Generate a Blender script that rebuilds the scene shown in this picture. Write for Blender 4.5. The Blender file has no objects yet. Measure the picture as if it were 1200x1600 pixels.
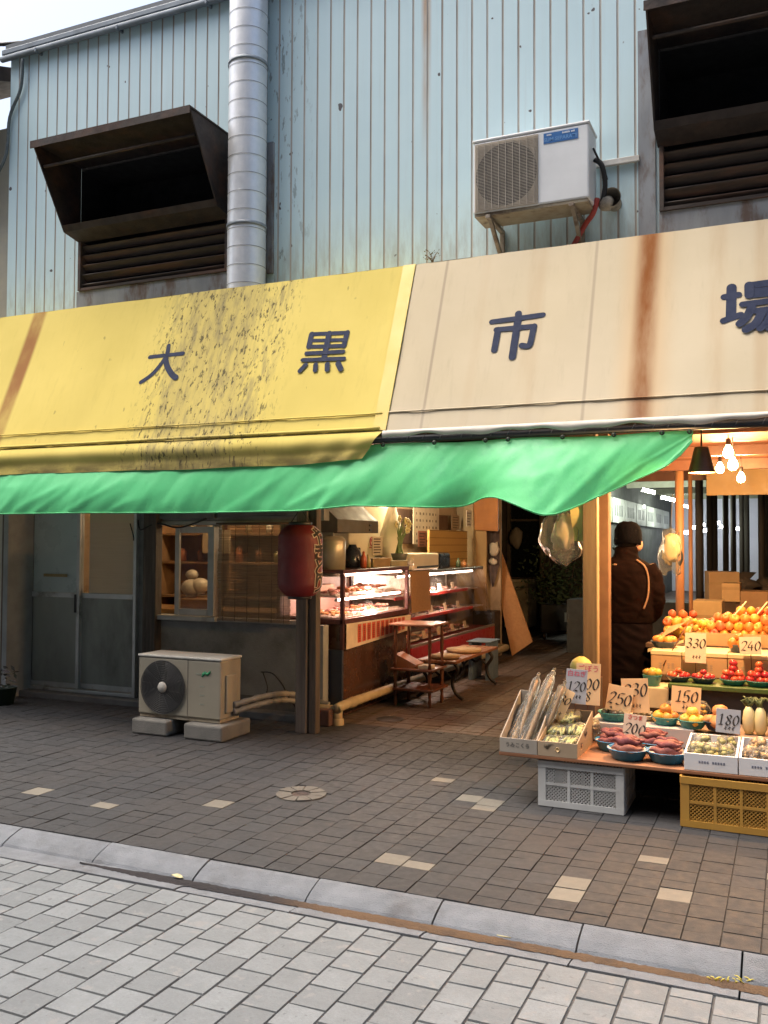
import bpy, bmesh, math, random
from mathutils import Vector, Matrix, noise
random.seed(7)
R = math.radians
SC = bpy.context.scene
COL = SC.collection
# ---------------------------------------------------------------- camera, sky, sun, exposure
CF, CH, YAW, PIT, ROL = 1430.0, 1.55, R(23.9), R(1.9), R(0.25)
cam_d = bpy.data.cameras.new('camera')
cam = bpy.data.objects.new('camera', cam_d); COL.objects.link(cam)
FW = Vector((-math.sin(YAW)*math.cos(PIT), math.cos(YAW)*math.cos(PIT), math.sin(PIT)))
_r = Vector((math.cos(YAW), math.sin(YAW), 0)); _u = _r.cross(FW)
RT = math.cos(ROL)*_r + math.sin(ROL)*_u
UP = -math.sin(ROL)*_r + math.cos(ROL)*_u
CP = Vector((0, 0, CH))
cam.matrix_world = Matrix(((RT.x, UP.x, -FW.x, 0), (RT.y, UP.y, -FW.y, 0), (RT.z, UP.z, -FW.z, CH), (0, 0, 0, 1)))
cam_d.sensor_fit = 'VERTICAL'; cam_d.sensor_height = 36; cam_d.sensor_width = 27
cam_d.lens = CF/1600*36
cam_d.clip_start = 0.05; cam_d.clip_end = 500
SC.camera = cam
w = bpy.data.worlds.new('World'); SC.world = w; w.use_nodes = True
nt = w.node_tree; nt.nodes.clear()
sky = nt.nodes.new('ShaderNodeTexSky'); sky.sky_type = 'NISHITA'; sky.sun_disc = False
SUN_EL, SUN_AZ = R(68), R(-108)      # azimuth measured clockwise from +Y (north)
sky.sun_elevation = SUN_EL; sky.sun_rotation = SUN_AZ
sky.air_density = 1.3; sky.dust_density = 8.0; sky.ozone_density = 2.0
bg = nt.nodes.new('ShaderNodeBackground'); bg.inputs[1].default_value = 0.15
wo = nt.nodes.new('ShaderNodeOutputWorld')
nt.links.new(sky.outputs[0], bg.inputs[0]); nt.links.new(bg.outputs[0], wo.inputs[0])
sd = bpy.data.lights.new('sun', 'SUN'); sd.energy = 1.3; sd.angle = R(50); sd.color = (1.0, 0.95, 0.88)
so = bpy.data.objects.new('sun', sd); COL.objects.link(so)
sdir = Vector((math.sin(SUN_AZ)*math.cos(SUN_EL), math.cos(SUN_AZ)*math.cos(SUN_EL), math.sin(SUN_EL)))
so.rotation_euler = sdir.to_track_quat('Z', 'Y').to_euler()
so.location = sdir*40
SC.view_settings.view_transform = 'Standard'; SC.view_settings.look = 'None'
SC.view_settings.exposure = 1.05; SC.view_settings.gamma = 1
SC.cycles.max_bounces = 8; SC.cycles.transparent_max_bounces = 12
SC.cycles.use_denoising = True; SC.cycles.sample_clamp_indirect = 6
SC.cycles.caustics_reflective = False; SC.cycles.caustics_refractive = False

def ray(px, py): return FW + RT*((px-600)/CF) - UP*((py-800)/CF)
def oY(px, py, Y): d = ray(px, py); return CP + d*(Y/d.y)
def oX(px, py, X): d = ray(px, py); return CP + d*(X/d.x)
def oZ(px, py, Z): d = ray(px, py); return CP + d*((Z-CH)/d.z)

# ---------------------------------------------------------------- planes of the street
YT, ZT, YB, ZB = 6.36, 3.652, 5.81, 2.33      # awning top and bottom edge
YW, YS, YP = 6.75, 7.1, 6.6                   # upper wall, shop wall, posts
XK = -3.6                                     # counter front of the meat shop

# ---------------------------------------------------------------- materials
class NB:
    def __init__(s, name):
        s.m = bpy.data.materials.new(name); s.m.use_nodes = True
        s.t = s.m.node_tree; s.p = s.t.nodes['Principled BSDF']; s._tc = None
    def n(s, typ, **kw):
        x = s.t.nodes.new(typ)
        for k, v in kw.items(): setattr(x, k, v)
        return x
    def l(s, a, b): s.t.links.new(a, b)
    def tc(s):
        if not s._tc: s._tc = s.n('ShaderNodeTexCoord')
        return s._tc.outputs['Object']
    def noise(s, scale=5, detail=5, rough=.55, sc=(1, 1, 1), seed=0, dist=0):
        mp = s.n('ShaderNodeMapping'); mp.inputs['Scale'].default_value = sc; mp.inputs['Location'].default_value = (seed*3.1, seed*1.7, seed*.9)
        s.l(s.tc(), mp.inputs[0])
        x = s.n('ShaderNodeTexNoise'); x.inputs['Scale'].default_value = scale; x.inputs['Detail'].default_value = detail
        x.inputs['Roughness'].default_value = rough; x.inputs['Distortion'].default_value = dist
        s.l(mp.outputs[0], x.inputs['Vector']); return x.outputs['Fac']
    def ramp(s, v, a, b, ca=0., cb=1.):
        x = s.n('ShaderNodeMapRange'); x.interpolation_type = 'SMOOTHSTEP'
        for i, q in enumerate((a, b, ca, cb)): x.inputs[i+1].default_value = q
        s.l(v, x.inputs[0]); return x.outputs[0]
    def math(s, op, a, b=None):
        x = s.n('ShaderNodeMath', operation=op)
        for i, q in enumerate((a, b)):
            if q is None: continue
            if isinstance(q, (int, float)): x.inputs[i].default_value = q
            else: s.l(q, x.inputs[i])
        return x.outputs[0]
    def mix(s, f, a, b, mode='MIX'):
        x = s.n('ShaderNodeMix', data_type='RGBA', blend_type=mode)
        for i, q in ((0, f), (6, a), (7, b)):
            if isinstance(q, (int, float)): x.inputs[i].default_value = q
            elif isinstance(q, tuple): x.inputs[i].default_value = (*q, 1)
            else: s.l(q, x.inputs[i])
        return x.outputs[2]
    def sep(s):
        x = s.n('ShaderNodeSeparateXYZ'); g = s.n('ShaderNodeNewGeometry'); s.l(g.outputs['Position'], x.inputs[0]); return x.outputs
    def band(s, v, c, wd, soft):          # 1 inside |v-c|<wd, fading over soft
        d = s.math('ABSOLUTE', s.math('SUBTRACT', v, c))
        return s.ramp(d, wd+soft, wd, 0, 1)
    def col(s, c):
        if isinstance(c, tuple): s.p.inputs['Base Color'].default_value = (*c, 1)
        else: s.l(c, s.p.inputs['Base Color'])
    def bump(s, h, st=.3, dist=.01):
        b = s.n('ShaderNodeBump'); b.inputs['Strength'].default_value = st; b.inputs['Distance'].default_value = dist
        s.l(h, b.inputs['Height']); s.l(b.outputs[0], s.p.inputs['Normal'])
    def set(s, rough=.6, metal=0., spec=.5):
        s.p.inputs['Roughness'].default_value = rough; s.p.inputs['Metallic'].default_value = metal
        s.p.inputs['Specular IOR Level'].default_value = spec

MC = {}
def mat(name, c, c2=None, sc=6, rough=.6, metal=0., bump=.0, bsc=60, stretch=(1, 1, 1), dirt=None, dsc=2.5, dlo=.52, dhi=.72, spec=.5, vary=0., emit=None, es=1.):
    if name in MC: return MC[name]
    b = NB(name); b.set(rough, metal, spec)
    if c2 is None: c2 = tuple(x*.8 for x in c)
    v = b.mix(b.ramp(b.noise(sc, 6, .6, stretch), .3, .7), c, c2)
    if dirt: v = b.mix(b.ramp(b.noise(dsc, 8, .65, stretch, 4), dlo, dhi, 0, .85), v, dirt)
    if vary:
        oi = b.n('ShaderNodeObjectInfo'); hs = b.n('ShaderNodeHueSaturation')
        b.l(b.ramp(oi.outputs['Random'], 0, 1, 1-vary, 1+vary), hs.inputs['Value'])
        b.l(b.ramp(oi.outputs['Random'], 0, 1, .5-vary*.08, .5+vary*.08), hs.inputs['Hue']); b.l(v, hs.inputs['Color']); v = hs.outputs[0]
    b.col(v)
    b.l(b.ramp(b.noise(sc*2.3, 4, .6, stretch, 2), .2, .8, max(rough-.12, .02), min(rough+.12, 1)), b.p.inputs['Roughness'])
    if bump: b.bump(b.noise(bsc, 5, .6, stretch, 1), bump, .01)
    if emit: b.p.inputs['Emission Color'].default_value = (*emit, 1); b.p.inputs['Emission Strength'].default_value = es
    MC[name] = b.m; return b.m
def emis(name, c, s):
    if name in MC: return MC[name]
    b = NB(name); b.col((.8, .8, .8)); b.p.inputs['Emission Color'].default_value = (*c, 1); b.p.inputs['Emission Strength'].default_value = s
    MC[name] = b.m; return b.m
def glass(name, tint=(.9, .95, .95), refl=.12, trans=.85, rough=.03):
    if name in MC: return MC[name]
    m = bpy.data.materials.new(name); m.use_nodes = True; t = m.node_tree; t.nodes.clear()
    o = t.nodes.new('ShaderNodeOutputMaterial'); tr = t.nodes.new('ShaderNodeBsdfTransparent'); tr.inputs[0].default_value = (*[x*trans for x in tint], 1)
    g = t.nodes.new('ShaderNodeBsdfGlossy'); g.inputs['Roughness'].default_value = rough; g.inputs[0].default_value = (.9, .9, .9, 1)
    fr = t.nodes.new('ShaderNodeLayerWeight'); fr.inputs[0].default_value = .25
    mr = t.nodes.new('ShaderNodeMapRange'); mr.inputs[3].default_value = refl*.5; mr.inputs[4].default_value = min(1, refl*4)
    t.links.new(fr.outputs['Fresnel'], mr.inputs[0])
    mx = t.nodes.new('ShaderNodeMixShader'); t.links.new(mr.outputs[0], mx.inputs[0]); t.links.new(tr.outputs[0], mx.inputs[1]); t.links.new(g.outputs[0], mx.inputs[2])
    t.links.new(mx.outputs[0], o.inputs[0]); MC[name] = m; return m
def film(name, tint=(.95, .93, .85)):
    if name in MC: return MC[name]
    m = bpy.data.materials.new(name); m.use_nodes = True; t = m.node_tree; t.nodes.clear()
    o = t.nodes.new('ShaderNodeOutputMaterial'); tr = t.nodes.new('ShaderNodeBsdfTransparent'); tr.inputs[0].default_value = (*tint, 1)
    g = t.nodes.new('ShaderNodeBsdfGlossy'); g.inputs['Roughness'].default_value = .28
    d = t.nodes.new('ShaderNodeBsdfTranslucent'); d.inputs[0].default_value = (.8, .8, .75, 1)
    d2 = t.nodes.new('ShaderNodeBsdfDiffuse'); d2.inputs[0].default_value = (.8, .8, .76, 1)
    fr = t.nodes.new('ShaderNodeLayerWeight'); fr.inputs[0].default_value = .22
    m1 = t.nodes.new('ShaderNodeMixShader'); t.links.new(fr.outputs['Fresnel'], m1.inputs[0]); t.links.new(tr.outputs[0], m1.inputs[1]); t.links.new(g.outputs[0], m1.inputs[2])
    m3 = t.nodes.new('ShaderNodeMixShader'); m3.inputs[0].default_value = .5; t.links.new(d.outputs[0], m3.inputs[1]); t.links.new(d2.outputs[0], m3.inputs[2])
    m2 = t.nodes.new('ShaderNodeMixShader'); m2.inputs[0].default_value = .10; t.links.new(m1.outputs[0], m2.inputs[1]); t.links.new(m3.outputs[0], m2.inputs[2])
    tcn = t.nodes.new('ShaderNodeTexCoord'); nz = t.nodes.new('ShaderNodeTexNoise'); nz.inputs['Scale'].default_value = 28; nz.inputs['Detail'].default_value = 3
    bp = t.nodes.new('ShaderNodeBump'); bp.inputs['Strength'].default_value = 1.; bp.inputs['Distance'].default_value = .02
    t.links.new(tcn.outputs['Object'], nz.inputs['Vector']); t.links.new(nz.outputs['Fac'], bp.inputs['Height']); t.links.new(bp.outputs[0], g.inputs['Normal'])
    t.links.new(m2.outputs[0], o.inputs[0]); MC[name] = m; return m

# ---------------------------------------------------------------- mesh helpers
WL = {}
class MB:
    def __init__(s): s.bm = bmesh.new(); s.mi = 0
    def _f(s, vs, sm=False):
        try: f = s.bm.faces.new(vs)
        except ValueError: return
        f.material_index = s.mi; f.smooth = sm; return f
    def box(s, x0, x1, y0, y1, z0, z1, bev=0., rot=None, piv=None, seg=2):
        vs = [s.bm.verts.new((x, y, z)) for x in (x0, x1) for y in (y0, y1) for z in (z0, z1)]
        fs = [s._f([vs[i] for i in q]) for q in ((0, 1, 3, 2), (4, 6, 7, 5), (0, 4, 5, 1), (2, 3, 7, 6), (0, 2, 6, 4), (1, 5, 7, 3))]
        if bev:
            es = {e for f in fs for e in f.edges}
            r = bmesh.ops.bevel(s.bm, geom=list(es), offset=bev, segments=seg, affect='EDGES', clamp_overlap=True, profile=.5)
            for f in r['faces']: f.material_index = s.mi
            vs = list({v for f in r['faces'] for v in f.verts} | {v for f in fs if f.is_valid for v in f.verts})
        if rot is not None:
            p = Vector(piv) if piv is not None else Vector(((x0+x1)/2, (y0+y1)/2, (z0+z1)/2))
            M = rot if isinstance(rot, Matrix) else (Matrix.Rotation(rot[2], 3, 'Z') @ Matrix.Rotation(rot[1], 3, 'Y') @ Matrix.Rotation(rot[0], 3, 'X'))
            for v in vs: v.co = M @ (v.co-p)+p
        return vs
    def quad(s, a, b, c, d, sm=False): return s._f([s.bm.verts.new(x) for x in (a, b, c, d)], sm)
    def poly(s, pts, sm=False): return s._f([s.bm.verts.new(x) for x in pts], sm)
    def prism(s, pts, d):          # polygon pts (3D) extruded by vector d
        d = Vector(d); a = [s.bm.verts.new(p) for p in pts]; b = [s.bm.verts.new(Vector(p)+d) for p in pts]; n = len(a)
        s._f(a[::-1]); s._f(b)
        for i in range(n): s._f([a[i], a[(i+1) % n], b[(i+1) % n], b[i]])
    def tube(s, pts, r, seg=8, cap=True, sm=True, flat=1.):
        pts = [Vector(p) for p in pts]; n = len(pts); rs = r if isinstance(r, (list, tuple)) else [r]*n
        rings = []; ref = None
        for i, p in enumerate(pts):
            t = (pts[min(i+1, n-1)]-pts[max(i-1, 0)])
            if t.length < 1e-9: t = Vector((0, 0, 1))
            t.normalize()
            if ref is None: ref = t.orthogonal()
            ref = (ref-t*ref.dot(t))
            if ref.length < 1e-6: ref = t.orthogonal()
            ref.normalize(); q = t.cross(ref)
            rings.append([s.bm.verts.new(p+(ref*math.cos(2*math.pi*k/seg)+q*math.sin(2*math.pi*k/seg)*flat)*rs[i]) for k in range(seg)])
        for i in range(n-1):
            for k in range(seg): s._f([rings[i][k], rings[i][(k+1) % seg], rings[i+1][(k+1) % seg], rings[i+1][k]], sm)
        if cap: s._f(rings[0][::-1]); s._f(rings[-1])
    def lathe(s, prof, c=(0, 0, 0), seg=20, M=None, sm=True, sq=(1, 1), a0=0, a1=2*math.pi):
        c = Vector(c); rings = []; full = abs(a1-a0-2*math.pi) < 1e-6; ns = seg if full else seg+1
        for r, z in prof:
            ring = []
            for k in range(ns):
                a = a0+(a1-a0)*k/seg; v = Vector((r*math.cos(a)*sq[0], r*math.sin(a)*sq[1], z))
                if M is not None: v = M @ v
                ring.append(s.bm.verts.new(v+c))
            rings.append(ring)
        for i in range(len(rings)-1):
            for k in range(seg):
                s._f([rings[i][k], rings[i][(k+1) % ns], rings[i+1][(k+1) % ns], rings[i+1][k]], sm)
        return rings
    def grid(s, fn, nu, nv, sm=True):
        g = [[s.bm.verts.new(fn(i/nu, j/nv)) for j in range(nv+1)] for i in range(nu+1)]
        for i in range(nu):
            for j in range(nv): s._f([g[i][j], g[i+1][j], g[i+1][j+1], g[i][j+1]], sm)
        return g
    def ball(s, c, r, sub=2, sq=(1, 1, 1), M=None, jit=0., jsc=3.):
        n0 = set(s.bm.verts); res = bmesh.ops.create_icosphere(s.bm, subdivisions=sub, radius=1.)
        for v in res['verts']:
            q = v.co.copy(); k = 1+(noise.noise(q*jsc+Vector(c)*7)*jit if jit else 0)
            q = Vector((q.x*sq[0]*r*k, q.y*sq[1]*r*k, q.z*sq[2]*r*k))
            if M is not None: q = M @ q
            v.co = q+Vector(c)
        for f in {f for v in res['verts'] for f in v.link_faces}: f.material_index = s.mi; f.smooth = True
    def build(s, name, mats, parent=None, origin=None, auto=None, recalc=True):
        if recalc: bmesh.ops.recalc_face_normals(s.bm, faces=s.bm.faces)
        base = WL.get(parent.name, Vector()) if parent is not None else Vector(origin or (0, 0, 0))
        if base.length: bmesh.ops.translate(s.bm, verts=s.bm.verts, vec=-base)
        me = bpy.data.meshes.new(name); s.bm.to_mesh(me); s.bm.free()
        for m in (mats if isinstance(mats, (list, tuple)) else [mats]): me.materials.append(m)
        if auto:
            for p in me.polygons: p.use_smooth = True
            me.set_sharp_from_angle(angle=R(auto))
        o = bpy.data.objects.new(name, me); COL.objects.link(o)
        if parent is not None: o.parent = parent
        else: o.location = base
        WL[o.name] = base.copy(); return o
def tag(o, label, cat, group=None, kind=None):
    o['label'] = label; o['category'] = cat
    if group: o['group'] = group
    if kind: o['kind'] = kind
    return o
def thing(name, label, cat, loc=(0, 0, 0), group=None):
    o = bpy.data.objects.new(name, None); COL.objects.link(o); o.location = loc; WL[o.name] = Vector(loc); o.empty_display_size = .1
    return tag(o, label, cat, group)
def struct(o): o['kind'] = 'structure'; return o
def dup(root, loc, rotz=0., label=None, scale=None, rot=None):
    r = root.copy(); COL.objects.link(r); r.location = loc; r.rotation_euler = rot if rot is not None else (0, 0, rotz)
    if scale: r.scale = (scale,)*3 if isinstance(scale, (int, float)) else scale
    if label: r['label'] = label
    WL[r.name] = Vector(loc)
    for ch in list(root.children):
        c = ch.copy(); COL.objects.link(c); c.parent = r
        for g in list(ch.children):
            d = g.copy(); COL.objects.link(d); d.parent = c
    return r
def cr(pts, n=6):              # Catmull-Rom through 2D/3D points
    P = [Vector(p) for p in pts]; out = []
    for i in range(len(P)-1):
        a, b, c, d = P[max(i-1, 0)], P[i], P[i+1], P[min(i+2, len(P)-1)]
        for k in range(n):
            t = k/n
            out.append(.5*((2*b)+(c-a)*t+(2*a-5*b+4*c-d)*t*t+(3*b-a-3*c+d)*t**3))
    out.append(P[-1]); return out
def text_bm(txt, size, M, off=0., ext=0.):      # writing as real flat geometry, placed by matrix M
    cu = bpy.data.curves.new('t', 'FONT'); cu.body = txt; cu.size = size; cu.align_x = 'CENTER'; cu.align_y = 'CENTER'; cu.offset = off; cu.extrude = ext; cu.resolution_u = 3
    o = bpy.data.objects.new('t', cu); COL.objects.link(o)
    dg = bpy.context.evaluated_depsgraph_get(); me = bpy.data.meshes.new_from_object(o.evaluated_get(dg))
    bpy.data.objects.remove(o); b = MB(); b.bm.from_mesh(me); bpy.data.meshes.remove(me)
    if M is not None: bmesh.ops.transform(b.bm, matrix=M, verts=b.bm.verts)
    return b
def frame(o, x, y):            # matrix with origin o, local x and y axes, z = normal
    x = Vector(x).normalized(); y = (Vector(y)-x*Vector(y).dot(x)).normalized(); z = x.cross(y)
    return Matrix(((x.x, y.x, z.x, o[0]), (x.y, y.y, z.y, o[1]), (x.z, y.z, z.z, o[2]), (0, 0, 0, 1)))
FACE = ((1, 0, 0), (0, 0, 1))       # axes of a surface facing the street (-Y)
DIG = {'1': [[(.2, .82), (.32, .95), (.3, .5), (.28, .05)], [(.1, .05), (.45, .05)]],
 '2': [[(.08, .75), (.2, .95), (.45, .9), (.48, .7), (.25, .3), (.05, .05), (.2, .1), (.38, .03), (.55, .12)]],
 '3': [[(.08, .85), (.25, .97), (.45, .85), (.38, .6), (.2, .53), (.42, .45), (.48, .2), (.25, .02), (.04, .15)]],
 '4': [[(.35, .95), (.05, .35), (.52, .35)], [(.38, .6), (.36, .02)]],
 '5': [[(.5, .95), (.15, .92), (.1, .55), (.3, .6), (.48, .4), (.4, .12), (.2, .02), (.04, .12)]],
 '8': [[(.48, .85), (.28, .97), (.1, .8), (.25, .57), (.45, .3), (.3, .03), (.08, .2), (.22, .45), (.42, .68), (.48, .85)]],
 '0': [[(.3, .96), (.1, .7), (.06, .3), (.25, .03), (.45, .25), (.5, .7), (.3, .96)]]}
def digits(b, txt, M, h, nib=(.066, .042)):
    n = Vector((nib[0], nib[1], 0)); lev = 0
    wd = .62*len(txt)
    for i, ch in enumerate(txt):
        jx, jy, js, jo = random.uniform(.9, 1.06), random.uniform(.92, 1.06), random.uniform(.07, .15), random.uniform(-.03, .03)
        for st in DIG[ch]:
            P = cr([(x*jx+i*.62-wd/2+.03+y*js, (y-.5)*jy+jo, 0) for x, y in st], 5); lev += 1
            for a, c in zip(P[:-1], P[1:]):
                z = Vector((0, 0, lev*.0005/h))
                b.quad(*[M @ (q*h) for q in (a-n+z, c-n+z, c+n+z, a+n+z)])
# ================================================================ GROUND
def paving_mat(name, base, var, rough=.75, dirt=(.05, .045, .04), dlo=.55, warm=None):
    b = NB(name); b.set(rough, 0, .35)
    at = b.n('ShaderNodeAttribute', attribute_name='tint')
    s_ = b.n('ShaderNodeSeparateColor'); b.l(at.outputs['Color'], s_.inputs[0])
    v = b.mix(s_.outputs[0], tuple(x*(1-var) for x in base), tuple(min(1, x*(1+var)) for x in base))
    v = b.mix(b.ramp(b.noise(90, 6, .7), .3, .75), b.mix(1., v, (.82, .82, .82), 'MULTIPLY'), v)
    v = b.mix(b.ramp(b.noise(7, 6, .65, seed=3), .35, .7, 0, .35), v, tuple(x*.62 for x in base))
    if warm: v = b.mix(b.ramp(b.noise(1.3, 4, .6, seed=9), .4, .65, 0, .6), v, warm)
    v = b.mix(b.ramp(b.noise(38, 2, .4, seed=11), .70, .73, 0, .5), v, tuple(x*.45 for x in base)); v = b.mix(b.ramp(b.noise(2.2, 9, .72, seed=5), dlo+.08, dlo+.2, 0, .75), v, dirt)
    v = b.mix(b.ramp(b.noise(16, 3, .5, seed=8), .63, .69, 0, .65), v, dirt)
    v = b.mix(s_.outputs[1], v, (.165, .152, .125))
    b.col(v); b.l(b.ramp(b.noise(20, 5), .2, .8, rough-.15, rough+.1), b.p.inputs['Roughness'])
    b.bump(b.noise(150, 6, .7), .35, .006); return b.m
def tiles(b, x0, x1, y0, y1, cw, lens, z, gap=.005, half=False, whites=(), skip=None):
    lay = b.bm.loops.layers.float_color.get('tint') or b.bm.loops.layers.float_color.new('tint')
    n = int(round((x1-x0)/cw)); k0 = 0
    wl = list(whites)
    for i in range(n):
        xa = x0+i*cw; y = y0
        if half and i % 2: seq = [lens[0]*.5]
        else: seq = []
        while y < y1-.02:
            L = seq.pop() if seq else random.choice(lens)
            L = min(L, y1-y)
            if not skip or not skip(xa+cw/2, y+L/2):
                dz = random.uniform(-.0015, .0015); t = random.random(); tl = random.uniform(-.0012, .0012)
                wh = 0.
                for q in wl:
                    if xa <= q[0] < xa+cw and y <= q[1] < y+L: wh = random.uniform(.75, 1.); break
                g = gap/2; c = .004 if gap > .004 else .0022
                o = [b.bm.verts.new(p) for p in ((xa+g, y+g, z-.012), (xa+cw-g, y+g, z-.012), (xa+cw-g, y+L-g, z-.012), (xa+g, y+L-g, z-.012))]
                g2 = g+c*.7
                u = [b.bm.verts.new(p) for p in ((xa+g2, y+g2, z+dz-tl), (xa+cw-g2, y+g2, z+dz+tl), (xa+cw-g2, y+L-g2, z+dz+tl), (xa+g2, y+L-g2, z+dz-tl))]
                fs = [b._f(u)]+[b._f([o[q], o[(q+1) % 4], u[(q+1) % 4], u[q]]) for q in range(4)]
                for f in fs:
                    for lp in f.loops: lp[lay] = (t, wh, 0, 1)
            y += L
b = MB(); b.quad((-70, -60, -.16), (70, -60, -.16), (70, 80, -.16), (-70, 80, -.16))
struct(b.build('ground', mat('soil', (.12, .115, .11), (.09, .09, .085), rough=.9)))
joint = mat('joint', (.085, .088, .09), (.06, .06, .06), 30, .9)
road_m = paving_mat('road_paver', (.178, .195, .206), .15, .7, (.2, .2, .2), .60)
b = MB(); b.quad((-14, -14, -.0575), (9, -14, -.0575), (9, 3.5, -.0575), (-14, 3.5, -.0575))
struct(b.build('road_bed', joint))
b = MB(); tiles(b, -11.059, 4.391, .8, 3.498, .15, (.15,), -.05, half=True); struct(b.build('road', road_m))
b = MB()
def tint0(bb):
    lay = bb.bm.loops.layers.float_color.new('tint')
    for f in bb.bm.faces:
        for lp in f.loops: lp[lay] = (random.random(), 0, 0, 1)
b.box(-14, 9, -14, .795, -.1, -.052); tint0(b); struct(b.build('road', road_m))
# sidewalk
wpx = [(45, 1238), (162, 1256), (339, 1254), (680, 1220), (733, 1247), (747, 1254), (618, 1336), (650, 1352), (876, 1383), (864, 1402), (1014, 1346), (1053, 1398), (1206, 1372), (742, 1262), (120, 1430)]
whites = [oZ(px, py, 0) for px, py in wpx]
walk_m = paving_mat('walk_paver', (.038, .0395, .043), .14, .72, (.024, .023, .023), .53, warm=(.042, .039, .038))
b = MB(); b.quad((-14, 3.80, -.0065), (9, 3.80, -.0065), (9, 34, -.0065), (-14, 34, -.0065)); struct(b.build('sidewalk_bed', mat('walk_joint', (.034, .033, .033), (.024, .024, .024), 30, .9)))
mh = oZ(470, 1240, 0); mh.z = 0
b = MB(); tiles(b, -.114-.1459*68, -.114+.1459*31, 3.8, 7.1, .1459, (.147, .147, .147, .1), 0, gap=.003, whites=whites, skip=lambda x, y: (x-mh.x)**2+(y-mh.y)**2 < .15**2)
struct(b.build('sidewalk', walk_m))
pass_m = paving_mat('passage_paver', (.115, .085, .068), .16, .6, (.04, .03, .025), .52)
b = MB(); tiles(b, -3.9, 4.0, 7.1, 17.0, .2, (.2, .1), -.001); struct(b.build('passage_floor', pass_m))
b = MB(); b.box(-6, 5, 17, 33, -.06, -.004); tint0(b); struct(b.build('hall_floor', pass_m))
# kerb stones with a rolled profile and gutter
kerb_m = mat('kerb_stone', (.175, .190, .21), (.135, .148, .166), 9, .82, bump=.8, bsc=160, dirt=(.075, .075, .078), dsc=3.2, dlo=.47, dhi=.8)
b = MB(); prof = [(3.505, -.12), (3.505, -.047), (3.512, -.047), (3.563, -.052), (3.571, -.056), (3.645, -.056), (3.655, -.045), (3.70, -.024), (3.765, -.003), (3.79, 0.0), (3.797, -.006), (3.797, -.12)]
xk = [-.178+.605*i for i in range(-20, 8)]
for a, c in zip(xk[:-1], xk[1:]):
    h = random.uniform(-.002, .002); g = .004
    A = [b.bm.verts.new((a+g, y, z+h)) for y, z in prof]; B = [b.bm.verts.new((c-g, y, z+h)) for y, z in prof]
    for i in range(len(prof)-1): b._f([A[i], B[i], B[i+1], A[i+1]])
    b._f(A[::-1]); b._f(B)
struct(b.build('kerb', kerb_m))
# silt lying in the gutter channel
bm_ = NB('silt'); bm_.set(.95, 0, .2)
bm_.col(bm_.mix(bm_.math('MULTIPLY', bm_.ramp(bm_.sep()[0], -2.25, -1.75), bm_.ramp(bm_.noise(6, 5, .6), .2, .55, .4, 1)), (.03, .028, .03), (.11, .07, .042))); bm_.bump(bm_.noise(120, 5), .8, .01)
b = MB()
def silt(u, v):
    x = -3.25+u*5.55; n = noise.noise(Vector((x*3, 1.3, 0)))*.6+noise.noise(Vector((x*13, 4, 0)))*.4
    amp = .75+.5*noise.noise(Vector((x*.9, 9, 0)))
    y = 3.611+(v-.5)*.074*min(1.1, max(.12, amp+.2+n*.45+.35*noise.noise(Vector((x*40, 3, v*3)))))*min(1, .1+(x+3.25)/.5)
    return (x, y, -.0545+.008*math.sin(v*math.pi)*max(.1, amp)+.002*noise.noise(Vector((x*30, v*5, 2))))
b.grid(silt, 520, 8); tag(b.build('gutter_silt', bm_.m), 'brown wet silt lying along the kerb gutter channel', 'silt', kind='stuff')
# small litter
lf = mat('dry_leaf', (.45, .42, .25), (.3, .25, .12), 30, .7)
for px, py, s, nm, lb in ((277, 1372, .035, 'leaf', 'pale fallen leaf lying in the dark stretch of gutter'), (787, 1466, .03, 'twig', 'pale dry twig lying in the brown gutter silt')):
    p = oZ(px, py, -.05); b = MB()
    if nm == 'leaf': b.grid(lambda u, v: p+Vector(((u-.5)*s*2, (v-.5)*s*1.1*math.sin(max(.05, u)*math.pi), .006+.01*abs(v-.5)+.004*math.sin(u*5))), 6, 4)
    else: b.tube([p+Vector((-s, .004, .006)), p+Vector((0, -.003, .008)), p+Vector((s, .004, .006))], [.002, .0035, .002], 6)
    tag(b.build(nm, lf, origin=p), lb, nm)
b = MB(); yl = mat('yellow_grass', (.75, .62, .08), (.6, .5, .1), 20, .6)
for i in range(16):
    p = oZ(1128+random.uniform(-24, 50), 1533+random.uniform(-3, 3), -.05)+Vector((0, random.uniform(-.008, .008), 0)); p.x = min(p.x, -.14)
    d = Vector((random.uniform(-.03, .03), random.uniform(-.012, .012), random.uniform(.003, .016)))
    b.tube([p, p+d*.6+Vector((0, 0, .004)), p+d], [.0022, .002, .0008], 5)
tag(b.build('straw_wisp', yl, origin=oZ(1140, 1535, -.06)), 'bright yellow wisp of straw in the gutter silt', 'straw')
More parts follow.
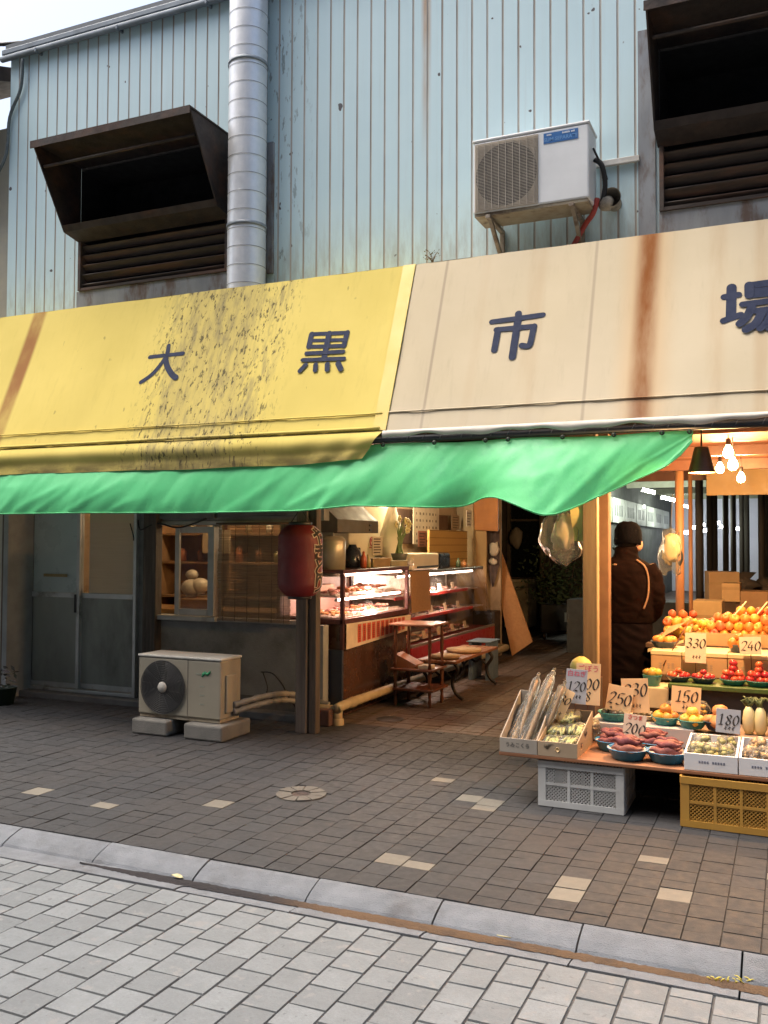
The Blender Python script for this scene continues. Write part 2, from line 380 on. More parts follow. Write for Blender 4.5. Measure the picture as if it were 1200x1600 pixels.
# manhole cover of stone wedges
t = thing('manhole_cover', 'round manhole cover ringed with pale stone wedges in sidewalk', 'manhole cover', mh)
stone_m = mat('wedge_stone', (.115, .105, .088), (.08, .074, .062), 14, .8, bump=.5, bsc=120, dirt=(.1, .09, .08))
b = MB()
for k in range(10):
    a0 = 2*math.pi*k/10+.03; a1 = 2*math.pi*(k+1)/10-.03; P = []
    rr = .158+random.uniform(-.006, .004)
    for q in range(5): a = a0+(a1-a0)*q/4; P.append(mh+Vector((math.cos(a)*rr, math.sin(a)*rr, -.01)))
    for q in range(3): a = a1+(a0-a1)*q/2; P.append(mh+Vector((math.cos(a)*.062, math.sin(a)*.062, -.01)))
    b.prism(P, (0, 0, .012+random.uniform(-.002, .003)))
b.build('stone_ring', stone_m, t)
b = MB(); b.lathe([(0, -.003), (.05, -.003), (.053, -.001), (.056, -.012)], mh, 24); b.build('iron_plug', mat('cast_iron', (.07, .05, .045), (.04, .03, .03), 30, .6, .5, .4, 100), t)
# ================================================================ MARKET BUILDING
opp = MB(); opp.box(-24, 16, -12, -5.2, -.1, 15); opp.box(-24, 16, -5.2, -4.2, 3.0, 3.2)  # unseen row opposite, added to keep low sky light from under the awning
struct(opp.build('unseen_sky_blocker', mat('blocker_grey', (.16, .155, .15), (.12, .12, .12), 2, .85)))
bld = thing('market_building', 'pale blue corrugated market hall above the shopfronts', 'building', (-3, YW, 0))
def siding_mat():
    b = NB('blue_siding'); b.set(.55, 0, .4); x, y, z = b.sep()
    v = b.mix(b.ramp(b.noise(.8, 5, .6), .3, .7), (.60, .785, .84), (.56, .75, .81))
    v = b.mix(b.ramp(b.noise(3, 6, .7, (6, 1, .25), 2), .5, .8, 0, .35), v, (.50, .59, .61))
    g = b.math('ABSOLUTE', b.math('SUBTRACT', b.math('FRACT', b.math('DIVIDE', b.math('ADD', x, 20.), PITCH)), .5))   # .5 at the groove
    v = b.mix(b.math('MULTIPLY', b.ramp(g, .40, .5), b.ramp(b.noise(2.5, 6, .7, (1, 1, .3), 6), .25, .75, .1, .55)), v, (.42, .38, .34))
    # rust line running down one groove, and paint flaking low on the left of it
    r1 = b.math('MULTIPLY', b.band(x, RUSTX-.012, .006, .05), b.ramp(z, 4.4, 5.8)); v = b.mix(b.math('MULTIPLY', r1, b.ramp(b.noise(4, 5, .6, (3, 1, .3)), .25, .6, .25, .9)), v, (.45, .25, .11))
    fl = b.math('MULTIPLY', b.band(x, -4.05, .12, .35), b.ramp(b.noise(11, 5, .65, (1.6, 1, .45), 3), .57, .63))
    v = b.mix(b.math('MULTIPLY', fl, .75), v, (.22, .28, .29))
    sp = b.ramp(b.noise(9, 2, .4, (1, 1, 1), 7), .735, .75); v = b.mix(sp, v, (.10, .10, .11))
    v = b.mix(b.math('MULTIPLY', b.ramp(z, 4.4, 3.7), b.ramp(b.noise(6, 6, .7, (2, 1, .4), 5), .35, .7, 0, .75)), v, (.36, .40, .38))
    b.col(v); b.l(b.ramp(b.noise(8), .2, .8, .42, .68), b.p.inputs['Roughness']); b.bump(b.noise(5, 4, .5, (1, 1, .4)), .12, .02); return b.m
PITCH = .125
RUSTX = round((oY(675, 100, YW).x+20)/PITCH)*PITCH-20
groove_m = mat('groove_dirt', (.50, .49, .46), (.36, .33, .29), 5, .85, stretch=(1, 1, .3))
side_m = siding_mat()
def siding(b, x0, x1, z0, z1, Y=YW):
    k = math.floor((x0+20)/PITCH); xs = []
    while True:
        xk_ = k*PITCH-20
        a, c = max(xk_+.008, x0), min(xk_+PITCH-.008, x1)
        if a >= x1: break
        if c > a:
            b.mi = 0; b.quad((a, Y, z0), (c, Y, z0), (c, Y, z1), (a, Y, z1))
        e, f = xk_+PITCH-.008, xk_+PITCH+.008
        if e >= x0 and f <= x1:
            b.mi = 1; d = Y+.0045; e2, f2 = e+.004, f-.004
            b.quad((e, Y, z0), (e2, d, z0), (e2, d, z1), (e, Y, z1)); b.quad((e2, d, z0), (f2, d, z0), (f2, d, z1), (e2, d, z1)); b.quad((f2, d, z0), (f, Y, z0), (f, Y, z1), (f2, d, z1))
        k += 1
    b.mi = 0
XL = -7.12; VL = (-6.18, -4.49); VR = (-.83, .86); VZ = (3.93, 5.128); ZE = 6.40
b = MB()
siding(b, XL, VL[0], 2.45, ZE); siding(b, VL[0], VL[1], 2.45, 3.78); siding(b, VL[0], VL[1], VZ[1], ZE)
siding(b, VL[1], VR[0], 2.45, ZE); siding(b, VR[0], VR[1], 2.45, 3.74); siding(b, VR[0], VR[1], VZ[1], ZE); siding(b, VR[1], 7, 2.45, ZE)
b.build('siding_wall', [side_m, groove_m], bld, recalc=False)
# hall body: roof, far and side walls, ceiling (keeps the daylight out)
dark_m = mat('dark_board', (.05, .045, .04), (.03, .028, .026), 5, .85)
roof_m = mat('roof_sheet', (.16, .18, .2), (.12, .14, .15), 4, .6)
b = MB(); b.box(XL, 7, YW-.07, 33, ZE+.061, ZE+.1); b.build('roof', roof_m, bld)
b = MB(); b.box(XL, XL+.06, YW+.02, 33, -.02, ZE+.1); b.box(6.94, 7, YW+.02, 33, -.02, ZE+.1); b.box(XL+.06, 6.94, 32.9, 33, -.02, ZE+.1)
b.build('outer_wall', mat('outer_wall', (.35, .36, .36), rough=.8), bld)
b = MB(); b.box(XL+.07, 6.93, 7.2, 32.8, 3.3, 3.36); b.build('hall_ceiling', mat('hall_ceiling', (.10, .095, .08), (.07, .065, .055), 3, .85), bld)
b = MB(); b.box(XL+.07, 6.93, YW+.03, 7.26, 2.5, 2.56); b.build('soffit', dark_m, bld)
b = MB(); b.box(XL, 6.9, YP-.06, YP+.06, 2.35, 2.47, .006); b.box(XL, 6.9, YW-.02, YW+.02, 2.36, 2.46)
b.build('lintel_beam', mat('old_timber', (.085, .06, .045), (.05, .036, .028), 8, .75, bump=.5, bsc=40, stretch=(.4, 4, 4)), bld)
# eaves: flashing above, half-round gutter below
grey_m = mat('grey_flashing', (.26, .30, .33), (.19, .22, .25), 6, .55, .3, dirt=(.12, .12, .12))
b = MB(); b.mi = 0; b.box(XL-.05, 7, YW-.075, YW+.05, ZE+.005, ZE+.06, .008)
P = [(-.02, .0)]
b.tube([(XL-.06, YW-.06, ZE-.03), (7, YW-.06, ZE-.03)], .030, 12)
for i in range(14):
    x = XL+.4+i*1.0; b.box(x, x+.02, YW-.093, YW, ZE-.063, ZE-.02, .004)
b.build('roof_gutter', mat('gutter_grey', (.22, .26, .30), (.15, .18, .21), 6, .5, .3), bld)
b = MB(); b.tube(cr([(XL+.22, YW-.06, ZE-.08), (XL+.17, YW-.03, ZE-.35), (XL+.03, YW-.03, ZE-.62), (XL-.0, YW-.04, ZE-1.0), (XL-.15, YW-.06, ZE-1.25)]), .016, 7)
tag(b.build('drain_hose', mat('hose', (.13, .16, .17), (.08, .1, .1), 20, .6)), 'dark hose curving down from the gutter end at the far left corner', 'hose')
# vent hoods
rust_m = mat('rusty_hood', (.045, .034, .030), (.022, .018, .018), 4, .7, .15, .35, 50, dirt=(.11, .05, .028), dlo=.47, dhi=.78)
lv_m = mat('louvre_slat', (.075, .058, .05), (.045, .036, .032), 6, .7, .1, stretch=(.5, 3, 3), dirt=(.14, .07, .045), dlo=.44, dhi=.7)
def vent(x0, x1):
    b = MB(); pf = [(YW-.005, 5.12), (6.13, 5.12), (6.535, 4.44), (YW-.005, 4.40)]
    for x in (x0, x1):
        s_ = -.012 if x == x0 else .012
        b.prism([(x, y, z) for y, z in pf], (s_, 0, 0))
    b.box(x0-.02, x1+.02, 6.12, YW-.004, 5.121, 5.135); b.box(x0-.02, x1+.02, 6.112, 6.12, 5.07, 5.135)
    b.quad((x0, 6.535, 4.44), (x1, 6.535, 4.44), (x1, YW-.005, 4.40), (x0, YW-.005, 4.40))
    b.prism([(x0, 6.535, 4.44), (x1, 6.535, 4.44), (x1, 6.50, 4.49), (x0, 6.50, 4.49)], (0, .006, .004))
    b.tube([(x0+.02, 6.25, 4.95), (x1-.02, 6.25, 4.95)], .015, 6)
    h = b.build('vent_hood', rust_m, bld)
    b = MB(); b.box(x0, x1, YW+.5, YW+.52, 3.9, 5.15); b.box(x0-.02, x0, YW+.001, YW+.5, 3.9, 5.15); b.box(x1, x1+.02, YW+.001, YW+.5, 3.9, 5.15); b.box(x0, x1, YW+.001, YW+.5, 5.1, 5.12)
    b.build('duct_recess', mat('recess_black', (.012, .012, .014), (.008, .008, .009), 5, .9), h)  # one even near-black colour over the whole recess
    b = MB()
    for i in range(5):
        z = 3.965+i*.092; b.box(x0+.03, x1-.03, YW-.015, YW+.065, z, z+.012, rot=(R(-38), 0, 0)); 
    b.box(x0, x0+.03, YW-.035, YW+.06, 3.93, 4.40); b.box(x1-.03, x1, YW-.035, YW+.06, 3.93, 4.40); b.box(x0+.03, x1-.03, YW-.03, YW+.06, 3.93, 3.955)
    b.build('louvre', lv_m, h)
    return h
vent(*VL); vent(*VR)
sill_m = mat('grey_plate', (.30, .325, .35), (.22, .24, .265), 3, .6, .2, stretch=(2, 1, .6), dirt=(.12, .07, .045), dsc=3, dlo=.46, dhi=.66)
for bx in ((VL[0]-.03, VL[1]+.02, YW-.012, YW+.01, 3.6, 3.928), (VR[0]-.005, VR[1]+.02, YW-.012, YW+.01, 3.6, 3.928), (-.978, -.858, YW-.02, YW-.002, 3.6, 5.28), (oY(419, 190, YW-.02).x, oY(428, 190, YW-.02).x, YW-.03, YW-.001, 3.86, 5.0)):
    b = MB(); b.box(*bx); b.build('cover_plate', sill_m, bld)
# ================================================================ SPIRAL DUCT
DX = oY(386, 300, 6.56).x
duct_m = NB('galvanised'); duct_m.set(.42, .55, .5)
duct_m.col(duct_m.mix(duct_m.ramp(duct_m.noise(14, 5, .7, (1, 1, 1)), .3, .7), (.66, .69, .72), (.74, .76, .78))); duct_m.l(duct_m.ramp(duct_m.noise(22, 5), .25, .75, .36, .5), duct_m.p.inputs['Roughness']); duct_m.bump(duct_m.noise(3, 3, .5), .06, .02); duct_m = duct_m.m
dt = thing('spiral_duct', 'tall galvanised spiral duct running up the blue wall', 'duct', (DX, 6.56, 3.4))
b = MB(); prof = []
for i in range(28):
    z = 3.4+i*.155; prof += [(.163, z), (.163, z+.146), (.1648, z+.148), (.1648, z+.152), (.163, z+.1535)]
b.lathe(prof, (DX, 6.56, 0), 48); b.build('pipe', duct_m, dt, auto=25)
b = MB()
for i in range(27):
    z = 3.4+i*.155; b.lathe([(.1632, z+.1525), (.1655, z+.1535), (.1655, z+.1575), (.1632, z+.159)], (DX, 6.56, 0), 48)
b.build('seam', mat('duct_seam', (.20, .21, .22), (.28, .29, .30), 12, .5, .6), dt)
b = MB()
for z in (4.2, 5.6, 7.0): b.lathe([(.168, z), (.171, z), (.171, z+.03), (.168, z+.03)], (DX, 6.56, 0), 36)
b.box(DX-.185, DX-.16, 6.60, YW-.001, 3.4, 7.5); b.build('wall_strap', grey_m, dt)
# ================================================================ NEIGHBOUR
nb = thing('neighbour_house', 'beige neighbouring house with dark eave at left edge', 'house', (-9, 7.3, 0))
b = MB(); b.box(-14, XL-.06, 7.0, 14, -.02, 5.85); b.build('wall', mat('beige_render', (.52, .50, .42), (.45, .43, .37), 4, .85, bump=.3), nb)
b = MB(); b.prism([(-14, 6.3, 6.0), (-14, 7.5, 6.5), (-14, 7.5, 6.62), (-14, 6.25, 6.15)], (14+XL-.09, 0, 0)); b.build('eave', mat('dark_eave', (.05, .035, .032), (.03, .024, .022), 5, .7), nb)
b = MB(); b.tube([(-14, 6.22, 6.02), (XL-.1, 6.22, 6.02)], .06, 10); b.build('eave_gutter', grey_m, nb)
b = MB(); b.box(-8.1, -7.62, 6.65, 6.99, 5.2, 5.6, .02); b.build('meter_box', mat('box_blue', (.42, .52, .58), rough=.5), nb)
b = MB(); b.tube(cr([(-12, 5.5, 8.8), (-9, 6.1, 7.15), (-7.6, 6.6, 6.62), (-6.9, 6.72, 6.5)], 6), .02, 6)
tag(b.build('overhead_cable', mat('cable_black', (.02, .02, .02), rough=.6)), 'dark overhead cable running down to the roof corner', 'cable')
# ================================================================ AWNINGS
def aw(u, x):        # u 0 at the wall, 1 at the front bar
    return Vector((x, YT+(YB-YT)*u, ZT+(ZB-ZT)*u))
seam_t, seam_b = oY(650, 419, YT).x, oY(603, 672, YB).x
SEAM = (seam_t+seam_b)/2
NRM = Vector((0, -(ZT-ZB), (YT-YB))).normalized(); NRM = Vector((0, -abs(NRM.y), abs(NRM.z)))
def fabric(name, base, lo, kind):
    b = NB(name); b.set(.8, 0, .06); x, y, z = b.sep()
    v = b.mix(b.ramp(b.noise(1.1, 5, .6), .3, .7), base, lo)
    v = b.mix(b.ramp(b.noise(5, 6, .7, (3, 1, .35), 3), .5, .85, 0, .4), v, tuple(q*.72 for q in lo))
    if kind == 'yellow':
        X0 = oY(335, 560, 6.1).x
        reg = b.band(x, X0, .3, .6); strip = b.math('MULTIPLY', b.band(x, X0-.05, .28, .16), b.ramp(b.noise(5, 5, .6, (2, 1, .3), 12), .2, .6, .4, 1))
        v = b.mix(b.math('MULTIPLY', strip, .36), v, (.30, .24, .12))
        sm = b.math('MULTIPLY', b.ramp(b.noise(7, 6, .7, (2.2, 1, .3), 13), .42, .72), b.ramp(reg, .25, .9)); v = b.mix(b.math('MULTIPLY', sm, .75), v, (.20, .175, .11)); sp = b.ramp(b.noise(26, 5, .65, (1.5, 1, .42), 2), .55, .63)
        v = b.mix(b.math('MULTIPLY', b.math('MULTIPLY', sp, b.ramp(reg, .1, .7)), .8), v, (.05, .046, .04))
        sp2 = b.ramp(b.noise(12, 3, .5, (1.3, 1, .5), 6), .70, .75); v = b.mix(b.math('MULTIPLY', b.math('MULTIPLY', sp2, b.band(x, X0-.2, 1.2, .6)), .5), v, (.16, .13, .06))
        rx = oY(28, 570, 6.1).x
        v = b.mix(b.math('MULTIPLY', b.band(x, rx, .05, .05), b.ramp(b.noise(4, 4, .6, (1, 1, .4), 8), .2, .7, .4, .9)), v, (.27, .11, .05))
        low = b.ramp(z, 2.25, 2.11); v = b.mix(b.math('MULTIPLY', low, b.ramp(b.noise(3, 6, .65, (1, 1, 2.5), 5), .3, .62, .1, .85)), v, (.13, .10, .055))
    else:
        rx = oY(1008, 480, 6.1).x
        core = b.math('MULTIPLY', b.band(x, rx, .02, .085), b.ramp(b.noise(3, 5, .6, (2, 1, .3), 8), .2, .65, .45, 1)); halo = b.math('MULTIPLY', b.band(x, rx, .03, .2), .5)
        v = b.mix(halo, v, (.58, .36, .17)); v = b.mix(core, v, (.24, .085, .025))
        for px, wd, st in ((1120, .06, .3), (1190, .05, .35), (830, .07, .22), (745, .04, .12)):
            v = b.mix(b.math('MULTIPLY', b.math('MULTIPLY', b.band(x, oY(px, 480, 6.1).x, wd*.3, wd), b.ramp(b.noise(2.5, 5, .6, (3, 1, .3), 4), .25, .6)), st), v, (.42, .27, .14))
        for px, st in ((700, .5), (690, .0), (934, .4)):
            v = b.mix(b.math('MULTIPLY', b.band(x, oY(px, 420, YT).x, .004, .012), st), v, (.25, .19, .15))
        v = b.mix(b.math('MULTIPLY', b.ramp(z, 2.6, 2.35), b.ramp(b.noise(2, 5, .6), .3, .7, 0, .25)), v, (.5, .46, .40))
    b.col(v); b.bump(b.noise(420, 2, .5), .12, .002)
    return b.m
yel_m = fabric('yellow_canvas', (.68, .55, .165), (.62, .50, .14), 'yellow')
cre_m = fabric('cream_canvas', (.585, .50, .355), (.54, .46, .315), 'cream')
def sag(x, u, k):
    rib = abs(math.sin((x+.3)*math.pi/1.05))
    return NRM*(-.012*math.sin(u*math.pi)*rib+.006*noise.noise(Vector((x*1.5, u*2, k)))+.0025*noise.noise(Vector((x*9, u*3, k+5)))-.006*u*u*max(0, 1-5*abs(noise.noise(Vector((x*3.1+u, u*.5, k+9))))))
def awning(name, label, x0, x1, m, k):
    t = thing(name, label, 'awning', ((x0+x1)/2, YT, ZB))
    b = MB(); n = int((x1-x0)/.06)
    b.grid(lambda u, v: aw(v, x0+(x1-x0)*u)+sag(x0+(x1-x0)*u, v, k), n, 26)
    b.quad((x0, YT, ZT), (x1, YT, ZT), (x1, YW-.002, ZT+.03), (x0, YW-.002, ZT+.03))
    b.build('canopy', m, t, recalc=False); return t
ya = awning('shop_awning', 'yellow canvas awning with black mould and two dark characters', -9.6, SEAM, yel_m, 1)
ca = awning('shop_awning', 'cream canvas awning with a brown rust streak and two dark characters', SEAM+.004, 2.6, cre_m, 2)
# hem and rolled valance of the yellow awning
b = MB()
def yval(u, v):
    x = -9.6+(SEAM-.02+9.6)*u; w1 = noise.noise(Vector((x*1.3, 0, 3))); w2 = noise.noise(Vector((x*4, v*2, 6)))
    e = max(0, (x-(SEAM-.9))/.9)
    L = .215+.02*w1-.03*e*e
    z = ZB-.008-L*v
    y = YB-.012-.028*math.sin(min(1, v*1.6)*math.pi)*(1+.4*w1)-.02*v+.012*w2*v+.012*math.sin(x*22+v*3)*e*v
    return Vector((x+.0*v-.16*e*e*v, y, z))
b.grid(yval, 210, 14); b.build('valance', yel_m, ya, recalc=False)
b = MB()
b.tube([aw(.905, -9.6+(SEAM+9.55)*i/60)+NRM*(.008+.003*noise.noise(Vector((i*.4, 0, 0)))) for i in range(61)], .006, 6)
b.tube([aw(.99, -9.6+(SEAM+9.55)*i/60)+NRM*(.012+.004*noise.noise(Vector((i*.5, 2, 0)))) for i in range(61)], .011, 8)
b.build('hem', yel_m, ya)
b = MB(); b.grid(lambda u, v: aw(v, SEAM-.10+.10*u)+NRM*.007, 2, 20); b.build('edge_strip', mat('yellow_new', (.70, .55, .16), (.66, .50, .13), 3, .6), ya, recalc=False)
# cream valance lip with scalloped edge, dark roller bar
b = MB()
def cval(u, v):
    x = SEAM-.02+(2.6-SEAM)*u; L = .045+.010*math.sin(x*9)+.006*math.sin(x*23)
    return Vector((x, YB-.012-.012*math.sin(v*math.pi)-.004*v, ZB-.002-L*v))
b.grid(cval, 160, 5); b.build('valance', mat('white_lip', (.66, .62, .54), (.58, .54, .46), 8, .6), ca, recalc=False)
b = MB(); b.tube([aw(.90, SEAM+(2.6-SEAM)*i/50)+NRM*(.004+.003*noise.noise(Vector((i*.4, 7, 0)))) for i in range(51)], .006, 6); b.build('hem', cre_m, ca)
rb = thing('roller_bar', 'dark roller bar lashed with cord under the cream awning', 'awning bar', (SEAM, YB, ZB-.07))
b = MB(); b.tube([(-9.5, YB+.035, ZB-.062), (2.6, YB+.035, ZB-.062)], .026, 12); b.build('bar', mat('bar_dark', (.03, .04, .055), (.02, .026, .035), 8, .45, .3), rb)
b = MB()
for i in range(36):
    x = SEAM+.15+i*.125+random.uniform(-.03, .03)
    b.tube([(x+.028*math.sin(a)*.5, YB+.035-.029*math.cos(a), ZB-.062+.029*math.sin(a)) for a in [q*math.pi/8-.3 for q in range(10)]], .0028, 5)
b.build('lashing', mat('cord', (.12, .13, .15), rough=.8), rb)
# characters on the awning, drawn as rounded strokes in the plane of the cloth
ink = mat('sign_ink', (.025, .033, .065), (.036, .044, .08), 14, .55, dirt=(.05, .057, .08), dsc=9, dlo=.55, dhi=.75, spec=.06)
PO = Vector((0, YT, ZT)); PNR = Vector((0, ZB-ZT, YT-YB)); PNR = Vector((0, (ZB-ZT), -(YB-YT))).normalized()
def oA(px, py):      # where the sight line meets the cloth
    d = ray(px, py); tt = (PO-CP).dot(PNR)/d.dot(PNR); return CP+d*tt
def onsurf(p, k, h): u = (p.y-YT)/(YB-YT); return aw(u, p.x)+sag(p.x, u, k)+NRM*h
def glyph(parent, strokes, off, sc):
    b = MB(); lev = 0; kk = 1 if parent is ya else 2
    for pts, wd in strokes:
        P = [oA(off[0]+x*sc, off[1]+y*sc) for x, y in pts]
        if len(P) > 2: P = cr(P, 5)
        P = [onsurf(p, kk, .003+lev*.0006) for p in P]; lev += 1
        h = wd*sc*.5*5.95/CF*1.25
        if isinstance(wd, tuple): pass
        n = len(P); L, Rr = [], []
        for i, p in enumerate(P):
            t_ = (P[min(i+1, n-1)]-P[max(i-1, 0)]).normalized(); s_ = NRM.cross(t_).normalized()*h*1.0
            L.append(p+s_); Rr.append(p-s_)
        t0 = (P[1]-P[0]).normalized(); t1 = (P[-1]-P[-2]).normalized(); s0 = NRM.cross(t0).normalized(); s1 = NRM.cross(t1).normalized()
        capA = [P[0]+(s0*math.cos(a)-t0*math.sin(a))*h for a in [math.pi*q/8 for q in range(1, 8)]]
        capB = [P[-1]+(-s1*math.cos(a)+t1*math.sin(a))*h for a in [math.pi*q/8 for q in range(1, 8)]]
        for i in range(n-1): b.quad(L[i], L[i+1], Rr[i+1], Rr[i])
        b.poly([L[0]]+capA+[Rr[0]]); b.poly([Rr[-1]]+capB+[L[-1]])
    return b.build('letter', ink, parent)
Z1 = 140/1200
glyph(ya, [([(455, 660), (910, 622)], 62), ([(715, 515), (690, 640), (600, 770), (480, 900), (335, 995)], 66), ([(672, 690), (700, 800), (760, 900), (815, 945)], 84)], (180, 480), Z1)
glyph(ya, [([(400, 358), (880, 330)], 58), ([(405, 445), (840, 425)], 50), ([(380, 528), (830, 508)], 56), ([(400, 358), (365, 528)], 74), ([(872, 330), (828, 508)], 70), ([(632, 345), (562, 690)], 78),
           ([(335, 622), (820, 588)], 58), ([(285, 712), (830, 682)], 58), ([(325, 775), (250, 858)], 66), ([(458, 770), (450, 845)], 64), ([(612, 762), (610, 835)], 68), ([(755, 750), (790, 825)], 74)], (440, 480), Z1)
Z2 = 640/1200
glyph(ca, [([(390, 322), (540, 303)], 15), ([(468, 298), (468, 320)], 18), ([(403, 345), (515, 336)], 15), ([(408, 345), (397, 405)], 17), ([(466, 320), (450, 425)], 19), ([(514, 336), (503, 385), (494, 394), (478, 392)], 16)], (560, 330), Z2)
Z3 = .1
glyph(ca, [([(630, 495), (620, 960)], 118), ([(515, 640), (735, 608)], 86), ([(505, 1015), (770, 925)], 86), ([(905, 460), (1290, 400)], 96), ([(905, 545), (1290, 495)], 62), ([(905, 620), (1290, 570)], 88), ([(905, 460), (905, 615)], 108), ([(1290, 400), (1280, 570)], 100),
           ([(805, 765), (1420, 670)], 84), ([(950, 790), (870, 960), (760, 1070)], 100), ([(930, 880), (1290, 815)], 80), ([(1110, 880), (1010, 1060), (860, 1160)], 104), ([(1260, 850), (1190, 1030), (1080, 1140)], 92), ([(1300, 820), (1270, 1060), (1230, 1130), (1180, 1110)], 86)], (1080, 400), Z3)
# green tarpaulin hanging below the bar
def lerp_tab(tab, x):
    if x <= tab[0][0]: return tab[0][1]
    for (a, p), (c, q) in zip(tab[:-1], tab[1:]):
        if x <= c: s_ = (x-a)/(c-a); s_ = s_*s_*(3-2*s_) if False else s_; return p+(q-p)*s_
    return tab[-1][1]
botpx = [(-60, 806), (0, 805), (150, 803), (300, 803), (480, 800), (560, 792), (693, 795), (725, 793), (741, 789), (758, 781), (773, 779), (785, 780), (800, 784), (818, 791), (837, 799), (855, 806), (867, 808), (880, 807), (901, 799), (930, 784), (965, 767), (1000, 750), (1040, 732), (1065, 712), (1083, 690)]
TY = YB+.03
bt = [(oY(px, py, TY).x, oY(px, py, TY).z) for px, py in botpx]; bt = [(-9.6, bt[0][1])]+bt
XR = bt[-1][0]
def tarp(u, v):
    x = -9.6+(XR+9.6)*u; zt = ZB-.095+.006*math.sin(x*7)
    zb = min(lerp_tab(bt, x), zt-.004); z = zt+(zb-zt)*v
    k = min(1, (zt-zb)/.5); e = max(0, min(1, (x+2.6)/1.2))
    y = TY+.0-.11*k*math.sin(v*math.pi*.62)*(.75+.35*noise.noise(Vector((x*.8, v*.8, 2))))-.03*v*k+.030*v*noise.noise(Vector((x*1.9+v*1.3, v*.35, 8)))+.009*(.3+.7*v)*noise.noise(Vector((x*5.5+v*2.6, v*.8, 4)))-.010*max(0, 1-6*abs(noise.noise(Vector((x*2.6+v*1.9, v*.9, 21)))))*v+.004*noise.noise(Vector((x*16+v*5, v*1.2, 14)))
    y -= e*.16*v*k*math.exp(-((x+1.55)/.45)**2)-.07*v*math.exp(-((x+1.95)/.14)**2)
    return Vector((x, y, z))
b = MB(); b.grid(tarp, 380, 26)
tg = NB('green_tarp'); tg.set(.42, 0, .45); x, y, z = tg.sep()
v = tg.mix(tg.ramp(tg.noise(1.2, 5, .6), .3, .7), (.115, .61, .245), (.125, .63, .255)); v = tg.mix(tg.ramp(tg.noise(6, 5, .7, (1.6, 1, .5), 2), .52, .8, 0, .4), v, (.105, .55, .225))
v = tg.mix(tg.math('MULTIPLY', tg.band(x, -1.6, .5, .6), tg.ramp(tg.noise(3, 6, .7, (1, 1, 1), 3), .46, .7, 0, .5)), v, (.07, .42, .2))
tg.col(v); tg.bump(tg.noise(5, 6, .65, (1.5, 1, .7)), .3, .015); tg.l(tg.ramp(tg.noise(9), .2, .8, .32, .55), tg.p.inputs['Roughness'])
# thin tarpaulin lets some light through
tl = tg.n('ShaderNodeBsdfTranslucent'); tg.l(v, tl.inputs[0]); mx = tg.n('ShaderNodeMixShader'); mx.inputs[0].default_value = .10
out = tg.t.nodes['Material Output']; tg.l(tg.p.outputs[0], mx.inputs[1]); tg.l(tl.outputs[0], mx.inputs[2]); tg.l(mx.outputs[0], out.inputs[0])
HEMB = [tarp(i/400, .985) for i in range(401)]
tp = thing('green_tarpaulin', 'bright green tarpaulin hanging slack below the awning bar', 'tarpaulin', (-4, TY, 2.0))
b.build('sheet', tg.m, tp, recalc=False)
b = MB(); b.tube([p+Vector((0, -.002, 0)) for p in HEMB], [.0045+.0015*noise.noise(Vector((i*.3, 0, 0))) for i in range(401)], 6); b.build('hem', tg.m, tp)
b = MB()
for px in (600, 680, 760, 795, 880, 960, 1035, 1078):
    p = oY(px, 692, YB+.02); p.z = ZB-.10; b.lathe([(.006, -.006), (.016, -.002), (.016, .002), (.006, .006)], p+Vector((0, -.02, 0)), 10, Matrix.Rotation(R(90), 3, 'X'))
    b.tube([p, p+Vector((.01, .01, .04))], .003, 5)
b.build('eyelet', mat('eyelet_dark', (.06, .07, .06), rough=.5, metal=.5), tp)
# small weed growing on the wall above the awning
t = thing('wall_weed', 'small dry weed sprouting from the blue wall above the awning', 'weed', oY(676, 415, YW))
p = oY(676, 412, YW-.02); b = MB()
for dx, dz in ((-.05, .07), (.05, .08), (.0, .06), (.03, .04), (-.03, .045)): b.tube([p, p+Vector((dx*.3, -.01, dz*.6)), p+Vector((dx, -.025, dz))], [.005, .004, .003], 5)
b.build('stem', mat('weed_stem', (.18, .13, .08), rough=.8), t)
b = MB()
for i in range(26):
    q = p+Vector((random.choice((-.045, .05, .0))+random.uniform(-.02, .02), random.uniform(-.05, -.01), random.uniform(.03, .10))); s = random.uniform(.008, .014)
    a = Vector((random.uniform(-1, 1), random.uniform(-1, 1), random.uniform(-1, 1))).normalized()*s; c = a.orthogonal().normalized()*s*.5
    b.quad(q-a, q+c, q+a, q-c)
b.build('leaves', mat('weed_leaf', (.14, .15, .07), (.2, .15, .08), 20, .7), t)
# ================================================================ SHOP FRONT UNDER THE AWNING
alu = mat('aluminium', (.60, .61, .61), (.5, .51, .51), 5, .45, .3, dirt=(.22, .21, .19), dlo=.55)
panel_m = mat('door_panel', (.36, .37, .345), (.31, .32, .295), 4, .7, stretch=(1, 1, .4), dirt=(.11, .11, .10), dsc=2, dlo=.45, dhi=.8)
wallg_m = mat('grey_mortar', (.29, .295, .285), (.23, .235, .23), 5, .85, bump=.4, bsc=90, dirt=(.07, .07, .065), dsc=1.6, dlo=.45, dhi=.75)
timber = mat('dark_timber', (.10, .075, .058), (.055, .042, .034), 7, .75, bump=.6, bsc=50, stretch=(5, 5, .35), dirt=(.17, .13, .10), dsc=3)
DL, DR, WLX, WRX = -7.14, -5.76, -5.56, -3.78
b = MB()
b.box(XL+.07, DL-.03, YS, YS+.1, 0, 2.5); b.box(DR+.03, WLX, YS+.015, YS+.1, 0, 2.5)
b.box(WLX, -3.72, YS, YS+.1, 0, .82); b.box(WLX, -3.72, YS, YS+.1, 1.74, 2.5); b.box(DL-.03, DR+.03, YS+.02, YS+.1, 1.95, 2.5)
b.build('shop_wall', wallg_m, bld)
